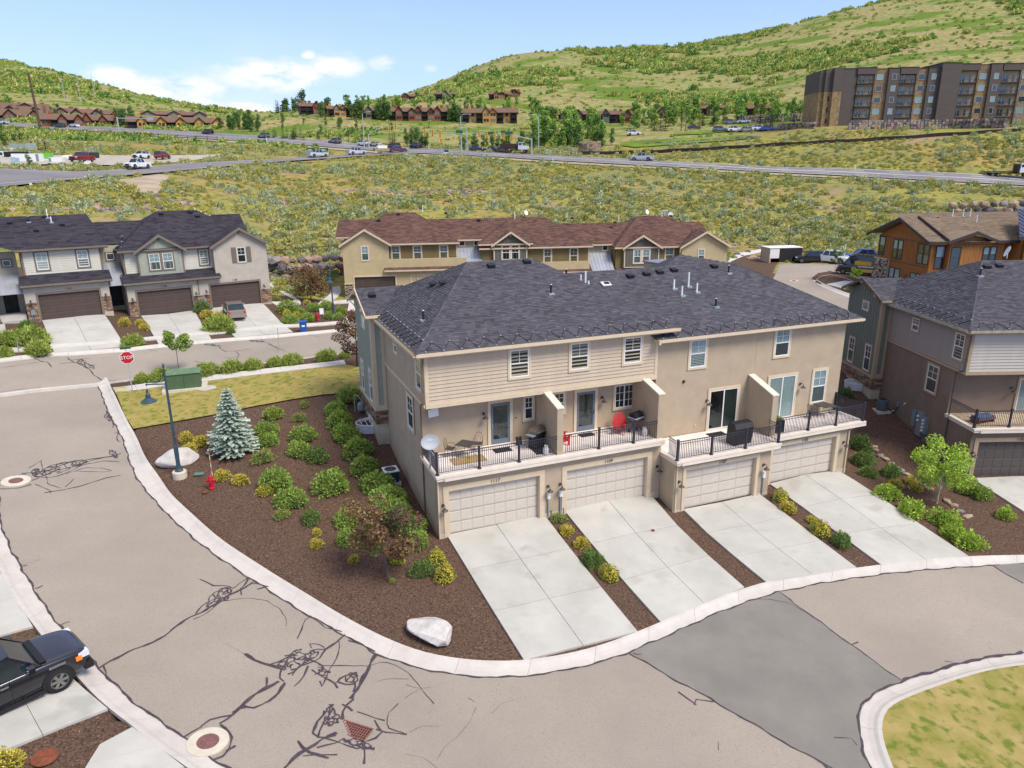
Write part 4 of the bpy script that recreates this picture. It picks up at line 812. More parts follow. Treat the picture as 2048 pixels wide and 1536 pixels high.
  railing(root, [(.02,2.55),(.02,-.1),(6.34,-.1)], [2.65,4.78,6.88], zf); railing(root, [(6.72,-.1),(12.28,-.1)], [2.02,4.1], zf)
  for a in (.25,5.86,6.55,12.42): wall_lamp(root, P0, a + .02,1.55)
  text_on(root, P0,2.98,2.56,.26, '1117', m_lampg, c=.05); text_on(root, P0,9.38,2.56,.26, '1109', m_lampg, c=.05)
  for a in (5.82,6.52):
   mb = B(m_white); mb.mbox(P0, a + .0, a + .16,1.05,1.45,0,.12); mb.use(m_greybox).tube([Vector(P0(a + .06,.05,.05)), Vector(P0(a + .06,1.05,.05))], .045,6); mb.tube([Vector(P0(a + .26,-.05,.05)), Vector(P0(a + .26,.35,.05))], .03,6); mb.build('meter_box', root)
  hung_lines(root, [[(.04,-.05, zb - .12),(.04,-.05,-.05)]], tr)
  hung_lines(root, [[(-.02,1.5,8.75),(-.05,1.5,8.6),(-.09,1.55,8.4),(-.09,1.55,6.5),(-.05,2.3,6.2),(-.04,2.34,6.0),(-.04,2.34,-.1)]], mat('downspout_brown', S(140,118,96,.6),.7))
  # right half: lower by 0.55 m; two garages that step forward, sliding doors, plain stucco above
  zg = -.52; P7 = FF(-1.32); P5 = FF(-.45); zs = 2.34
  w = front(P7,12.7,19.1, zg - 1.2, zs, [(13.42,18.1)], 1.88); w.build('garage_wall', root); gtrim(P7,13.42,18.1, zg, 1.88,.2); garage_door(root, P7,13.45,18.07, zg + .01,1.86,4,4, gd, gp)
  w = front(P5,19.1,25.85, zg - 1.2, zs, [(20.02,24.8)], 1.83); w.build('garage_wall', root); gtrim(P5,20.02,24.8, zg, 1.83,.24); garage_door(root, P5,20.05,24.77, zg + .01,1.81,4,4, gd, gp)
  b = B(st); b.box(12.68,-1.0, zg - 1.2,12.98,1.6, zs); b.box(18.8,-1.0, zg - 1.2,19.1,-.1, zs); b.box(25.55,-.13, zg - 1.4,25.85,3, zs); b.box(13.0,1.9, zg - 1,25.5,2.1, zs); b.build('return_wall', root)
  [B(m_found).mbox(q, a, b, -1.7, zg + .1,0,.03).build('foundation', root) for q, a, b in ((P7,12.72,13.2),(P7,18.32,19.08),(P5,25.06,25.84))]
  sl = B(m_slab); sl.box(12.62,-1.62, zs, 19.45,1.6, zs + .14); sl.box(12.58,-1.66, zs + .14,19.5,1.6, zs + .25); sl.build('balcony_slab', root)
  sl = B(m_slab); sl.box(19.5,-.72, zs + .002,26.65,1.62, zs + .142); sl.box(19.5,-.76, zs + .142,26.72,1.62, zs + .252); sl.build('balcony_slab', root)
  fl = B(m_deck); fl.box(12.75,-1.45, zs + .25,19.3,1.58, zs + .262); fl.build('balcony_floor', root); B(m_deck).box(19.62,-.6, zs + .252,26.6,1.6, zs + .264).build('balcony_floor', root)
  gt = B(m_slab); gt.box(12.9,-1.69, zs - .02,19.4,-1.62, zs + .11); gt.box(19.6,-.79, zs - .02,26.7,-.72, zs + .11); gt.build('balcony_gutter', root)
  zr = zs + .262; U_ = B(st); U_.box(13.17,1.64,2.3,26.68,2.0,8.62); U_.build('upper_wall', root)
  B(mat('seam', S(160,144,122,.6),.9)).box(19.95,1.636,6.0,19.965,1.64,8.4).build('control_joint', root)
  Pu = FF(1.64); window(root, Pu, 15.2,6.46,16.5,8.3,.13, tr, back=m_blind, low=m_curt2); window(root, Pu, 21.17,6.5,22.46,8.36,.13, tr, back=m_blind, low=m_screen)
  sb_ = B(m_white)
  for k in range(9): sb_.mbox(Pu, 15.36,16.34,7.45 + k * .08,7.49 + k * .08,.007,.012)
  for k in range(8): sb_.mbox(Pu, 15.36,16.34,6.66 + k * .09,6.69 + k * .09,.007,.012)
  sb_.build('blind_slats', root, 'stuff')
  window(root, Pu, 16.74, zr - .1,19.02,5.18,.15, tr, style='patio', grid=None, back=m_curt2, name='patio_door', gl=g_glass2); window(root, Pu, 21.0, zr - .1,23.28,5.46,.15, tr, style='patio', grid=None, back=m_curt, name='patio_door'); window(root, Pu, 24.4,3.2,25.68,5.52,.13, tr, back=m_blind, low=m_curt2)
  B(m_dark2).mbox(Pu, 16.93,17.9, zr + .06,4.95,.007,.011).build('dark_backing', root)  # dark panel painted as the unlit room behind one patio leaf
  wall_lamp(root, Pu, 16.68,4.3); wall_lamp(root, Pu, 23.54,4.5)
  B(m_blackp).mbox(Pu, 14.94,15.08,5.76,5.9,0,.06).build('wall_vent', root)
  B(m_trim).mbox(Pu, 15.95,16.05,3.0,3.14,0,.03).build('outlet_cover', root)
  B(m_trim).box(12.66,0.15,3.9,12.72,.35,5.6).build('divider_trim', root)
  divider(19.55,19.93, zr - .02,1.64,5.68,5.02,-.55)
  railing(root, [(12.68,-.6),(12.68,-1.48),(19.38,-1.48),(19.38,-.56)], [.88,3.05,5.3,7.58], zr); railing(root, [(19.96,-.62),(26.55,-.62),(26.55,1.6)], [2.35,4.45,6.59,8.8], zr)
  for a, P_, z_ in ((12.98, P7,1.1),(18.62, P7,1.15),(25.4, P5,1.15)): wall_lamp(root, P_, a, z_)
  text_on(root, P7,15.75,1.98,.25, '1107', m_lampg, c=.05); text_on(root, P5,22.3,1.95,.25, '1105', m_lampg, c=.05)
  mb = B(m_white); mb.mbox(P7,18.6,18.76,.55,.9,0,.12); mb.use(m_greybox).tube([Vector(P7(18.66,-.5,.05)), Vector(P7(18.66,.55,.05))], .045,6); mb.build('meter_box', root)
  hung_lines(root, [[(12.85,-1.4, zs - .1),(12.82,-1.36,2.0),(12.82,-1.36,-.6)], [(26.3,-.66, zs),(25.7,-.52,2.1),(25.7,-.5,-.8)]], tr)
 else:
  Wd = 13.0
  window(root, R, 4.25, zf - .08,6.6,5.75,.15, tr, style='patio', grid=None, back=m_curt, name='patio_door'); wall_lamp(root, R, 3.9,4.8); wall_lamp(root, P0,.28,1.55)
  railing(root, [(.02,2.55),(.02,-.1),(6.34,-.1)], [2.65,4.78,6.9], zf); text_on(root, P0,3.1,2.56,.26, '1183', m_lampg, c=.05)
  dn = mat('downspout_taupe', S(112,96,86,.6),.7)
  hung_lines(root, [[(.02,-.05, zb - .1),(-.02,-.04,2.7),(-.02,-.04,.0)], [(-.05,1.5,8.7),(-.09,1.5,6.5),(-.05,2.3,6.2),(-.04,2.3,-.3)]], dn)
  mb = B(m_greybox); PL = FL(0.0)
  mb.mbox(PL, 5.55,6.0,1.4,2.5,0,.16); mb.mbox(PL, 4.75,5.3,.95,2.6,0,.2); mb.mbox(PL, 4.25,4.75,1.3,2.45,0,.22); mb.mbox(PL, 2.65,3.35,.75,1.45,0,.25)
  for a in (4.35,4.5,4.9,5.1,2.8,2.95,3.1): mb.tube([Vector(PL(a, -.2,.08)), Vector(PL(a, 1.1 if a > 4 else .8,.08))], .03,6)
  for k in range(4): p = Vector(PL(4.48,1.5 + .24 * k, .22)); mb.use(m_white).tube([p, p + Vector((-.1,0,0))], .08,10)
  for k in range(2): p = Vector(PL(5.15,2.0 + .3 * k, .2)); mb.tube([p, p + Vector((-.08,0,0))], .08,10)
  mb.build('meter_bank', root)
  mb = B(m_pvc); mb.tube([(-.02,7.1,2.55),(-.14,7.1,2.55),(-.14,7.1,2.45)], .045,6); mb.tube([(-.02,8.3,1.6),(-.08,8.5,1.5),(-.06,8.7,1.1),(-.06,8.9,1.0)], .04,6); mb.build('exhaust_pipe', root)
  mb = B(m_greybox).mbox(PL, 7.9,8.1,2.0,2.35,0,.08); mb.use(m_blackp).tube([(-.05,8,2),(-.12,8.2,1.5),(-.1,8.9,.9),(-.3,9.3,.7)], .03,6); mb.build('disconnect_box', root)
 # roofs ------------------------------------------------
 sm = sh; ze = 9.1; RH = 12.28
 # left (higher) hip
 uL, uR, v0, v1, rv = -.45,(14.2 if not short else 15.2),1.15,15.6,8.3; ra, rb = (4.55,8.6) if not short else (4.4,10.5); RH = 12.3
 shingles(root, [(uL, v0, ze),(uR, v0, ze),(rb, rv, RH),(ra, rv, RH)], sm, seed=1); shingles(root, [(uL, v1, ze),(uL, v0, ze),(ra, rv, RH)], sm, seed=2)
 shingles(root, [(uR, v0, ze),(uR, v1, ze),(rb, rv, RH)], sm, seed=3); shingles(root, [(uR, v1, ze),(uL, v1, ze),(ra, rv, RH),(rb, rv, RH)], sm, .3,(.6,1.2), seed=4)
 caps(root, [((uL, v0, ze),(ra, rv, RH)),((ra, rv, RH),(rb, rv, RH)),((uR, v0, ze),(rb, rv, RH)),((uL, v1, ze),(ra, rv, RH))], sm)
 sf = B(tr); sf.box(uL + .02, v0 + .02,8.86, uR - .02, v1 - .02,8.9); sf.build('soffit', root)
 gutter(root, (uL, v0, ze),(uR, v0, ze), scheme['gut']); gutter(root, (uL, 10.3, ze),(uL, v0, ze), scheme['gut'])
 sl_ = (RH - ze) / (rv - v0); sll = (RH - ze) / (ra - uL)
 cable(root, (uL + .5, v0, ze),(uR, v0, ze),(0,1, sl_),16); cable(root, (uL, 10.2, ze),(uL, v0 + .6, ze),(1,0, sll),11)
 # gable roof of the bump
 gp_, gz = 13.3,10.46
 shingles(root, [(-1.05,10.25,9.32),(.3,10.25,9.32),(2.0, gp_, gz),(-1.05, gp_, gz)], sm, seed=5); shingles(root, [(.3,16.3,9.32),(-1.05,16.3,9.32),(-1.05, gp_, gz),(2.0, gp_, gz)], sm, seed=6)
 rk = B(scheme['rake']);
 for (va, za, vb, zb_) in ((10.2,9.30,13.3,10.46),(16.35,9.30,13.3,10.46)):
  rk.hexa([(-1.10, va, za - .17),(-1.04, va, za - .17),(-1.04, vb, zb_ - .17),(-1.10, vb, zb_ - .17),(-1.10, va, za + .03),(-1.04, va, za + .03),(-1.04, vb, zb_ + .03),(-1.10, vb, zb_ + .03)])
  rk.hexa([(-1.04, va, za - .07),(.3, va, za - .07),(.3, vb, zb_ - .07),(-1.04, vb, zb_ - .07),(-1.04, va, za - .03),(.3, va, za - .03),(.3, vb, zb_ - .03),(-1.04, vb, zb_ - .03)])
 rk.build('rake_board', root); gutter(root, (-1.05,10.25,9.3),(-.35,10.25,9.3), scheme['gut'])
 for a, b in ((11.2,9.5),(13.3,10.2),(15.3,9.5)): brace(root, FL(-.7), a, b, tr, s=.8)
 B(m_wire).tube([(-.35,10.45,9.42),(.9,12.0,9.95),(1.9,13.2,10.5)], .02,4).build('valley_cable', root)
 fp = lambda u, v: ze + sl_ * (v - v0); lp = lambda u, v: ze + sll * (u - uL)
 if not short:
  zr_, z8_ = 11.4,8.52; rv2 = 7.6
  shingles(root, [(12.9,1.15, z8_),(27.5,1.15, z8_),(22.6, rv2, zr_),(9.4, rv2, zr_)], sm, seed=11); shingles(root, [(27.5,1.15, z8_),(27.5,14.2, z8_),(22.6, rv2, zr_)], sm, seed=12); shingles(root, [(27.5,14.2, z8_),(9.0,14.2, z8_),(9.4, rv2, zr_),(22.6, rv2, zr_)], sm, .3,(.6,1.2), seed=13)
  pk = (19.0,8.4,12.02); a_, b_ = (17.3, rv2, zr_),(22.2, rv2, zr_)
  shingles(root, [a_, b_, pk], sm, seed=14); shingles(root, [b_, a_, (18.0,12,9.6),(21.5,12,9.6), ][:2] + [(19.0,8.41,12.02)], sm, seed=15, base=True)
  bb = B(sm); bb.face([a_, pk, (16.0,12.5,9.8)]); bb.face([pk, b_, (22.5,12.5,9.8)]); bb.face([pk, (22.5,12.5,9.8),(16.0,12.5,9.8)]); bb.build('roof_back', root)
  caps(root, [((9.4, rv2, zr_),(22.6, rv2, zr_)),((27.5,1.15, z8_),(22.6, rv2, zr_))], sm, .05)
  gutter(root, (13.0,1.15, z8_),(27.5,1.15, z8_), scheme['gut']); B(tr).box(12.95,1.17,8.3,27.45,14,8.34).build('soffit', root); B(scheme['gut']).box(12.86,1.0, z8_ - .24,12.98,1.7, z8_).build('gutter_end', root)
  s2 = (zr_ - z8_) / (rv2 - 1.15); cable(root, (13.2,1.15, z8_),(27.3,1.15, z8_),(0,1, s2),15)
  fp2 = lambda u, v: z8_ + s2 * (v - 1.15)
  roof_vents(root, [('box', 5.8,7.7),('box', 8.1,7.9),('black', 8.25,4.9)], fp); roof_vents(root, [('black', .9,4.6)], lambda u, v: lp(u, v))
  roof_vents(root, [('box', -.2,12.2)], lambda u, v: 9.32 + .38 * (v - 10.25)); roof_vents(root, [('box', 2.6,8.6),('box', 2.9,7.6)], lp)
  roof_vents(root, [('box', 14.4,6.8),('box', 15.6,6.9),('box', 16.6,7.0),('box', 17.7,7.1),('box', 20.8,7.2),('white', 16.6,5.4),('white', 16.7,4.7),('tall', 17.7,5.5),('white', 17.9,4.9),('black', 18.2,3.4),('black', 21.4,6.5),('white', 10.9,6.5),('tall', 11.1,6.3),('short', 11.2,6.1),('black', 10.3,7.2)], fp2)
  mb = B(m_white).tbox(Matrix.Translation((12.4,6.2, fp2(12.4,6.2) + .06)) @ Matrix.Rotation(math.atan(s2),4, 'X'),-.28,-.2,0,.28,.2,.08); mb.use(m_blackp).tbox(Matrix.Translation((12.4,6.2, fp2(12.4,6.2) + .06)) @ Matrix.Rotation(math.atan(s2),4, 'X'),-.12,-.1,.07,.2,.12,.12); mb.build('skylight_vent', root)
 else:
  roof_vents(root, [('black', 3.3,5.4 + 1.2),('box', 4.3,7.5),('box', 5.2,7.6)], lambda u, v: min(fp(u, v), lp(u, v)))
 return root
SCH1 = dict(st=m_stucco, sid=m_siding, trim=m_trim, sage=m_sage, gd=m_gdoor, gp=m_gpan, side=m_stucco, sh=m_sh_dark, stone=STONE_W, gut=m_trim, rake=m_trim)
town = thing('townhouse', 'beige four-garage townhouse row with charcoal shingle roof in the middle of the picture', 'townhouse', (O_MAIN[0], O_MAIN[1], 0), math.radians(A_MAIN))
townhouse(town, 0, SCH1,4)
SCH2 = dict(st=mat('taupe_stucco', S(150,132,116,.68),.95,.04,1.2,.5,55, spec=.15), sid=mat('ivory_siding', S(214,205,190,.7),.8,.03,2, inst=.02), trim=mat('tan_trim', S(196,172,142,.66),.8,.03), sage=mat('deep_sage_siding', S(128,136,120,.68),.8,.03),
   gd=mat('garage_door_bronze', S(96,88,82,.62),.6,.04,2), gp=mat('garage_panel_bronze', S(102,93,87,.62),.6,.04,2), side=mat('shaded_side_siding', S(172,160,148,.68),.8,.03,2, inst=.02), sh=m_sh_dark, stone=STONE_W, gut=mat('gutter_taupe', S(186,172,152,.66),.7), rake=mat('rake_taupe', S(120,104,90,.62),.8), deck=mat('tan_balcony_floor', S(222,200,168,.68),.85))  # side siding: shade of the left-facing wall is put into its colour
town2 = thing('townhouse', 'taupe and ivory townhouse with bronze garage door at the right edge of the picture', 'townhouse', (O_RIGHT[0], O_RIGHT[1], -1.2), math.radians(A_RIGHT))
townhouse(town2,0, SCH2,2, True)
_b = Vector(loc_pt(O_MAIN, A_MAIN, 23.2,17.0,2.0))
chm = thing('chimney_tower', 'tan stucco chimney block with slate-coloured cap rising behind the beige townhouse roof', 'chimney', tuple(_b), math.radians(A_MAIN + 10))
B(m_stucco).box(-.95,-.8,-1,.95,.8,8.3).build('shaft', chm); B(mat('chimney_cap', S(150,150,168,.6),.6)).box(-1.03,-.88,8.3,1.03,.88,8.42).build('cap', chm)

# ------------------------------------------------------------------ the other houses
m_ivory = mat('ivory_lap_siding', S(226,222,204,.68),.85,.03,2, spec=.2)
m_gstuc = mat('pale_grey_stucco', S(202,194,178,.68),.95,.04,1,.4,40, spec=.1)
m_rec = mat('recess_stucco', S(196,190,166,.66),.95,.04,1,.4,40, spec=.1)
m_gtrim = mat('grey_brown_trim', S(142,128,114,.62),.8,.04)
m_sagebb = mat('sage_board_and_batten', S(178,184,166,.66),.85,.03)
m_bdr = mat('brown_garage_door', S(92,76,68,.62),.7,.05,2)
m_tinr = mat('metal_roof', S(208,212,218,.62),.35,.06,1, metal=.35)
m_yst = mat('buff_stucco', S(216,196,152,.68),.95,.04,1,.4,40, spec=.1)
m_olive = mat('olive_siding', S(148,128,80,.66),.85,.04,2)
m_slate = mat('slate_board_and_batten', S(118,116,104,.64),.85,.04)
m_wood = mat('cedar_siding', S(178,118,60,.66),.75,.12,1.4,.3,30, spec=.25, col2=S(150,92,44,.66), stretch=(4,4,.35))
m_woodb = mat('cedar_siding_golden', S(196,138,72,.66),.75,.12,1.4,.3,30, spec=.25, col2=S(168,110,54,.66), stretch=(4,4,.35))
m_brown = mat('dark_brown_trim', S(78,66,60,.6),.7,.06)
m_seam = mat('blue_grey_metal_roof', S(92,98,128,.6),.4,.06,1, metal=.3)
def lap(root, P, a0, a1, b0, b1, m, name='siding_wall', h=.21, boards=True, c=0):
 o = B(m).mbox(P, a0, a1, b0, b1,-.35 + c, c - .012).build(name, root); k = int((b1 - b0) / h); p0 = P(0,0,0); rel = lambda *q: tuple(Vector(P(*q)) - Vector(p0))
 w = a1 - a0; me = B(m); me.hexa([rel(0,0,0.022), rel(w, 0,.022), rel(w, 0,-.012), rel(0,0,-.012), rel(0, h, -.004), rel(w, h, -.004), rel(w, h, -.012), rel(0, h, -.012)]); me = me.mesh('siding_board')
 for i in range(k): inst(me, 'siding_board', o, Vector(P(a0, b0 + i * (b1 - b0) / k, c)))
 return o
def hiproof(root, u0, u1, v0, v1, ze, ru0, ru1, rv, rz, m, seed=1, tr=None, course=.2, tab=(.35,.8), faces='flr', cap=True):
 A, Bq, Cq, D = (u0, v0, ze),(u1, v0, ze),(u1, v1, ze),(u0, v1, ze); r0, r1 = (ru0, rv, rz),(ru1, rv, rz)
 if 'f' in faces: shingles(root, [A, Bq, r1, r0], m, course, tab, seed=seed)
 if 'l' in faces: shingles(root, [D, A, r0], m, course, tab, seed=seed + 1)
 if 'r' in faces: shingles(root, [Bq, Cq, r1], m, course, tab, seed=seed + 2)
 bk = B(m); bk.face([Cq, D, r0, r1])
 if 'l' not in faces: bk.face([D, A, r0])
 if 'r' not in faces: bk.face([Bq, Cq, r1])
 bk.build('roof_back', root)
 if cap: caps(root, [(A, r0),(r0, r1),(Bq, r1)], m, .07)
 if tr: gutter(root, A, Bq, tr, .12,.16); B(tr).box(u0 + .03, v0 + .03, ze - .24, u1 - .03, v1, ze - .2).build('soffit', root)
def gable_front(root, u0, u1, v, zl, ze, zp, wm, rm, tr, back=5.0, ov=.35, seed=1, battens=False, wall=True, sh_back=None):
 """a wall facing -v with a gable on top, its rake boards and the roof running back from it"""
 um = (u0 + u1) / 2; w = B(wm)
 if wall: w.prism([(u0, v, zl),(u1, v, zl),(u1, v, ze),(um, v, zp),(u0, v, ze)], (0,.4,0)); o = w.build('gable_wall', root)
 s = (zp - ze) / (um - u0); e0, e1 = u0 - ov, u1 + ov; zo = ze - s * ov; vo = v - .4
 if battens:
  b = B(wm); x = u0 + .3
  while x < u1 - .1: b.box(x - .025, v - .02, zl, x + .025, v, ze + s * (min(x - u0, u1 - x)) - .02); x += .42
  b.build('battens', o, 'stuff')
 zp2 = zp + .10; zo2 = zo + .10
 shingles(root, [(e0, v + back, zo2),(e0, vo, zo2),(um, vo, zp2),(um, v + back, zp2)], rm, .2,(.35,.8), seed=seed); shingles(root, [(e1, vo, zo2),(e1, v + back, zo2),(um, v + back, zp2),(um, vo, zp2)], rm, .2,(.35,.8), seed=seed + 7)
 t = B(tr)
 for (xa, xb) in ((e0, um),(e1, um)):
  za, zb_ = zo2, zp2
  t.hexa([(xa, vo - .05, za - .22),(xb, vo - .05, zb_ - .22),(xb, vo, zb_ - .22),(xa, vo, za - .22),(xa, vo - .05, za + .04),(xb, vo - .05, zb_ + .04),(xb, vo, zb_ + .04),(xa, vo, za + .04)])
  t.hexa([(xa, vo, za - .07),(xb, vo, zb_ - .07),(xb, v + back, zb_ - .07),(xa, v + back, za - .07),(xa, vo, za - .03),(xb, vo, zb_ - .03),(xb, v + back, zb_ - .03),(xa, v + back, za - .03)])
 t.build('rake_board', root)
 brace(root, FF(v), um, zp - .1, tr, s=.6)
def gdoor2(root, P, a0, a1, z0, z1, trm, dm=None, txt=None):
 o = garage_door(root, P, a0, a1, z0, z1,4,4, dm or m_bdr, dm or m_bdr, .15); t = B(trm).mbox(P, a0 - .16, a1 + .16, z1, z1 + .2,0,.04).mbox(P, a0 - .16, a0, z0, z1,0,.04).mbox(P, a1, a1 + .16, z0, z1,0,.04); t.build('garage_trim', root)
 if txt: text_on(root, P, (a0 + a1) / 2, z1 + .35,.26, txt, m_lampg, c=.02)
def wall_with_door(root, P, a0, a1, b0, b1, d0, d1, zd, m, name='garage_wall'):
 B(m).mbox(P, a0, d0, b0, b1,-.3,0).mbox(P, d0, d1, zd, b1,-.3,0).mbox(P, d1, a1, b0, b1,-.3,0).build(name, root)
def skirt(root, u0, u1, v0, v1, z0, z1, m, tr, seed=9):
 shingles(root, [(u0, v0, z0),(u1, v0, z0),(u1 - .1, v1, z1),(u0 + .1, v1, z1)], m, .2,(.35,.8), seed=seed); B(m).prism([(u1, v0, z0),(u1, v1, z0),(u1, v1, z1)], (-.05,0,0)).build('roof_end', root); B(m).prism([(u0, v0, z0),(u0, v1, z0),(u0, v1, z1)], (.05,0,0)).build('roof_end', root)
 gutter(root, (u0, v0, z0),(u1, v0, z0), tr, .12,.16); B(tr).box(u0 + .02, v0 + .02, z0 - .24, u1 - .02, v1, z0 - .2).build('soffit', root)
def awning(root, u0, u1, v0, v1, z0, z1, n=7):
 o = B(m_tinr); o.hexa([(u0, v0, z0 - .06),(u1, v0, z0 - .06),(u1, v1, z1 - .06),(u0, v1, z1 - .06),(u0, v0, z0),(u1, v0, z0),(u1, v1, z1),(u0, v1, z1)]); o = o.build('metal_awning', root); s = B(m_tinr)
 for i in range(n + 1): x = u0 + (u1 - u0) * i / n; s.hexa([(x - .015, v0, z0),(x + .015, v0, z0),(x + .015, v1, z1),(x - .015, v1, z1),(x - .015, v0, z0 + .05),(x + .015, v0, z0 + .05),(x + .015, v1, z1 + .05),(x - .015, v1, z1 + .05)])
 s.build('seams', o, 'stuff')
# ---- grey townhouses on the left -------------------------------------------------
RL = math.radians(A_LEFT)
hA = thing('townhouse', 'ivory lap-sided townhouse numbered 1124 with one brown garage door', 'townhouse', (O_LEFT[0], O_LEFT[1], 0), RL)
P = FF(0.0); z = 4.28
wall_with_door(hA, P, -1.0,5.8, z - .9,7.5,-.0,4.93,6.66, m_gstuc); gdoor2(hA, P, .02,4.91, z, 6.64, m_gtrim, txt='1124')
B(m_gstuc).box(-1,.3, z - .9,-.7,6,7.5).box(5.5,.3, z - .9,5.8,6,7.5).box(-.65,1.02,7.4,5.7,1.3,8.4).build('side_wall', hA)
stone_face(hA, P, -1.02,-.18, z - .5,5.9, STONE_W, 21); stone_face(hA, P, 5.1,5.84, z + .25,5.9, STONE_W, 22); B(m_gtrim).mbox(P, -1.05,-.15,5.9,5.98,0,.1).mbox(P, 5.08,5.86,5.9,5.98,0,.1).build('stone_cap', hA); B(m_found).mbox(P, 5.1,5.84, z - .9, z + .25,0,.05).build('foundation', hA)
skirt(hA, -1.2,6.15,-.45,1.0,7.62,8.36, m_sh_dk2, m_gtrim)
lap(hA, FF(1.0),-.65,5.7,8.38,10.5, m_ivory); B(m_gtrim).mbox(FF(1.0),-.68,-.52,8.38,10.5,0,.03).mbox(FF(1.0),5.56,5.72,8.38,10.5,0,.03).build('corner_trim', hA)
B(m_ivory).box(5.4,1.0,8.3,5.7,9,10.5).box(-.65,1.0,8.3,-.4,9,10.5).build('side_wall', hA)
window(hA, FF(1.0),.3,8.62,1.5,10.46,.14, m_gtrim, back=m_blind); window(hA, FF(1.0),3.58,8.64,4.74,10.46,.14, m_gtrim, back=m_blind, low=m_curt2)
hiproof(hA, -1.1,6.35,.55,11.5,10.68,-8.5,5.45,6,13.3, m_sh_dk2,31, m_gtrim, faces='fr');  wall_lamp(hA, P, -.6,6.0); wall_lamp(hA, P, 5.42,6.0)
roof_vents(hA, [('box', -.9,4.9),('box', 3.2,4.2),('box', 1.0,3.4),('black', .6,5.0),('tall', 2.2,5.6),('white', 2.4,4.8),('box', 2.0,5.7)], lambda u, v: 10.68 + .48 * (v - .55))
mb = B(m_greybox).mbox(P, -.75,-.45,4.9,5.35,.06,.2); mb.tube([Vector(P(-.68,3.9,.1)), Vector(P(-.68,4.9,.1))], .03,6); mb.tube([Vector(P(-.52,3.9,.1)), Vector(P(-.52,4.9,.1))], .03,6); mb.build('meter_box', hA)
# recessed entry left of it, with its metal awning
hZ = thing('townhouse', 'grey townhouse with metal entry awning cut off by the left edge', 'townhouse', (O_LEFT[0], O_LEFT[1], 0), RL)
B(m_rec).box(-6.4,2.8,4,-1.0,3.2,10.4).build('entry_wall', hZ); B(m_gstuc).box(-9,1,4,-3.9,1.3,10.3).build('front_wall', hZ); window(hZ, FF(2.8),-2.2,9.0,-1.35,9.8,.12, m_gtrim, style='pic', grid=None, back=m_dark2)
window(hZ, FF(1.0),-6.2,8.2,-5,9.9,.14, m_gtrim, back=m_blind); awning(hZ, -3.9,-1.02,.3,2.8,6.9,8.4); hiproof(hZ, -12,-3.6,.6,11,10.5,-9,-6,6,12.9, m_sh_dk2,35, m_gtrim, faces='fr')
B(m_dark).mbox(FF(2.8),-2.6,-1.5,4.7,6.9,0,.03).build('entry_door', hZ); B(m_gtrim).box(-3.5,.4,5.4,-3.3,.6,6.9).build('porch_post', hZ); stone_face(hZ, FF(.3),-3.7,-3.1,4.2,5.5, STONE_W, 27); B(m_conc).box(-3.6,.4,4.2,-1.1,2.8,4.85).box(-3.0,-.5,4.2,-1.2,.4,4.6).build('porch', hZ)
hB = thing('townhouse', 'two-garage townhouse with a sage gabled bay, silver sedan on its drive', 'townhouse', (O_LEFT[0], O_LEFT[1], 0), RL)
z = 3.7
B(m_rec).box(5.9,3.0, z, 8.0,3.3,10.4).build('entry_wall', hB); B(m_dark).mbox(FF(3.0),6.1,7.2,4.5,6.7,0,.03).build('entry_door', hB); window(hB, FF(3.0),6.2,8.9,7.1,9.8,.12, m_gtrim, style='pic', grid=None, back=m_dark2); awning(hB, 5.82,7.3,.2,3.0,6.9,8.7,4)
wall_with_door(hB, P, 7.25,14.0, z - .9,7.0,8.08,13.05,6.1, m_gstuc); gdoor2(hB, P, 8.1,13.03, z, 6.08, m_gtrim, txt='1130')
B(m_gstuc).box(7.25,.3, z - .9,7.55,8,7.2).box(7.55,1.0,6.9,15.5,1.3,7.9).build('side_wall', hB)
stone_face(hB, P, 7.22,7.98, z + .2,5.15, STONE_W, 23); stone_face(hB, P, 13.2,14.75, z + .1,5.1, STONE_W, 24); B(m_gtrim).mbox(P, 7.2,8.0,5.15,5.22,0,.1).mbox(P, 13.18,14.77,5.1,5.17,0,.1).build('stone_cap', hB)
wall_with_door(hB, P, 14.0,20.95, z - .9,7.0,14.88,19.86,6.1, m_gstuc); gdoor2(hB, P, 14.9,19.84, z, 6.08, m_gtrim, txt='1138')
B(m_gstuc).box(15.6,.3,6.4,15.9,7,10).box(20.65,.3, z - .9,20.95,12,10).build('side_wall', hB)
gable_front(hB, 15.6,20.95,-.002,6.98,10.02,11.62, m_gstuc, m_sh_dk2, m_gtrim, 7, seed=41); stone_face(hB, P, 20.0,20.98, z + .1,5.15, STONE_W, 25)
stone_face(hB, FR(20.95),0,3.0, z + .1,5.15, STONE_W, 26)
skirt(hB, 7.0,16.0,-.45,1.0,7.02,7.76, m_sh_dk2, m_gtrim, 12)
lap(hB, FF(1.0),7.5,8.7,7.78,9.85, m_ivory); lap(hB, FF(1.0),12.8,15.6,7.5,9.85, m_ivory); B(m_gtrim).mbox(FF(1.0),7.46,7.6,7.7,9.85,0,.03).build('corner_trim', hB); B(m_ivory).box(7.5,1,7.7,7.7,9,9.8).build('side_wall', hB)
gable_front(hB, 8.7,12.8,.55,7.48,9.95,11.3, m_sagebb, m_sh_dk2, m_gtrim, 4.5, seed=44, battens=True); B(m_gtrim).mbox(FF(.55),8.66,8.8,7.45,9.9,0,.035).mbox(FF(.55),12.7,12.84,7.45,9.9,0,.035).mbox(FF(.55),8.66,12.84,7.4,7.5,0,.035).build('bay_trim', hB)
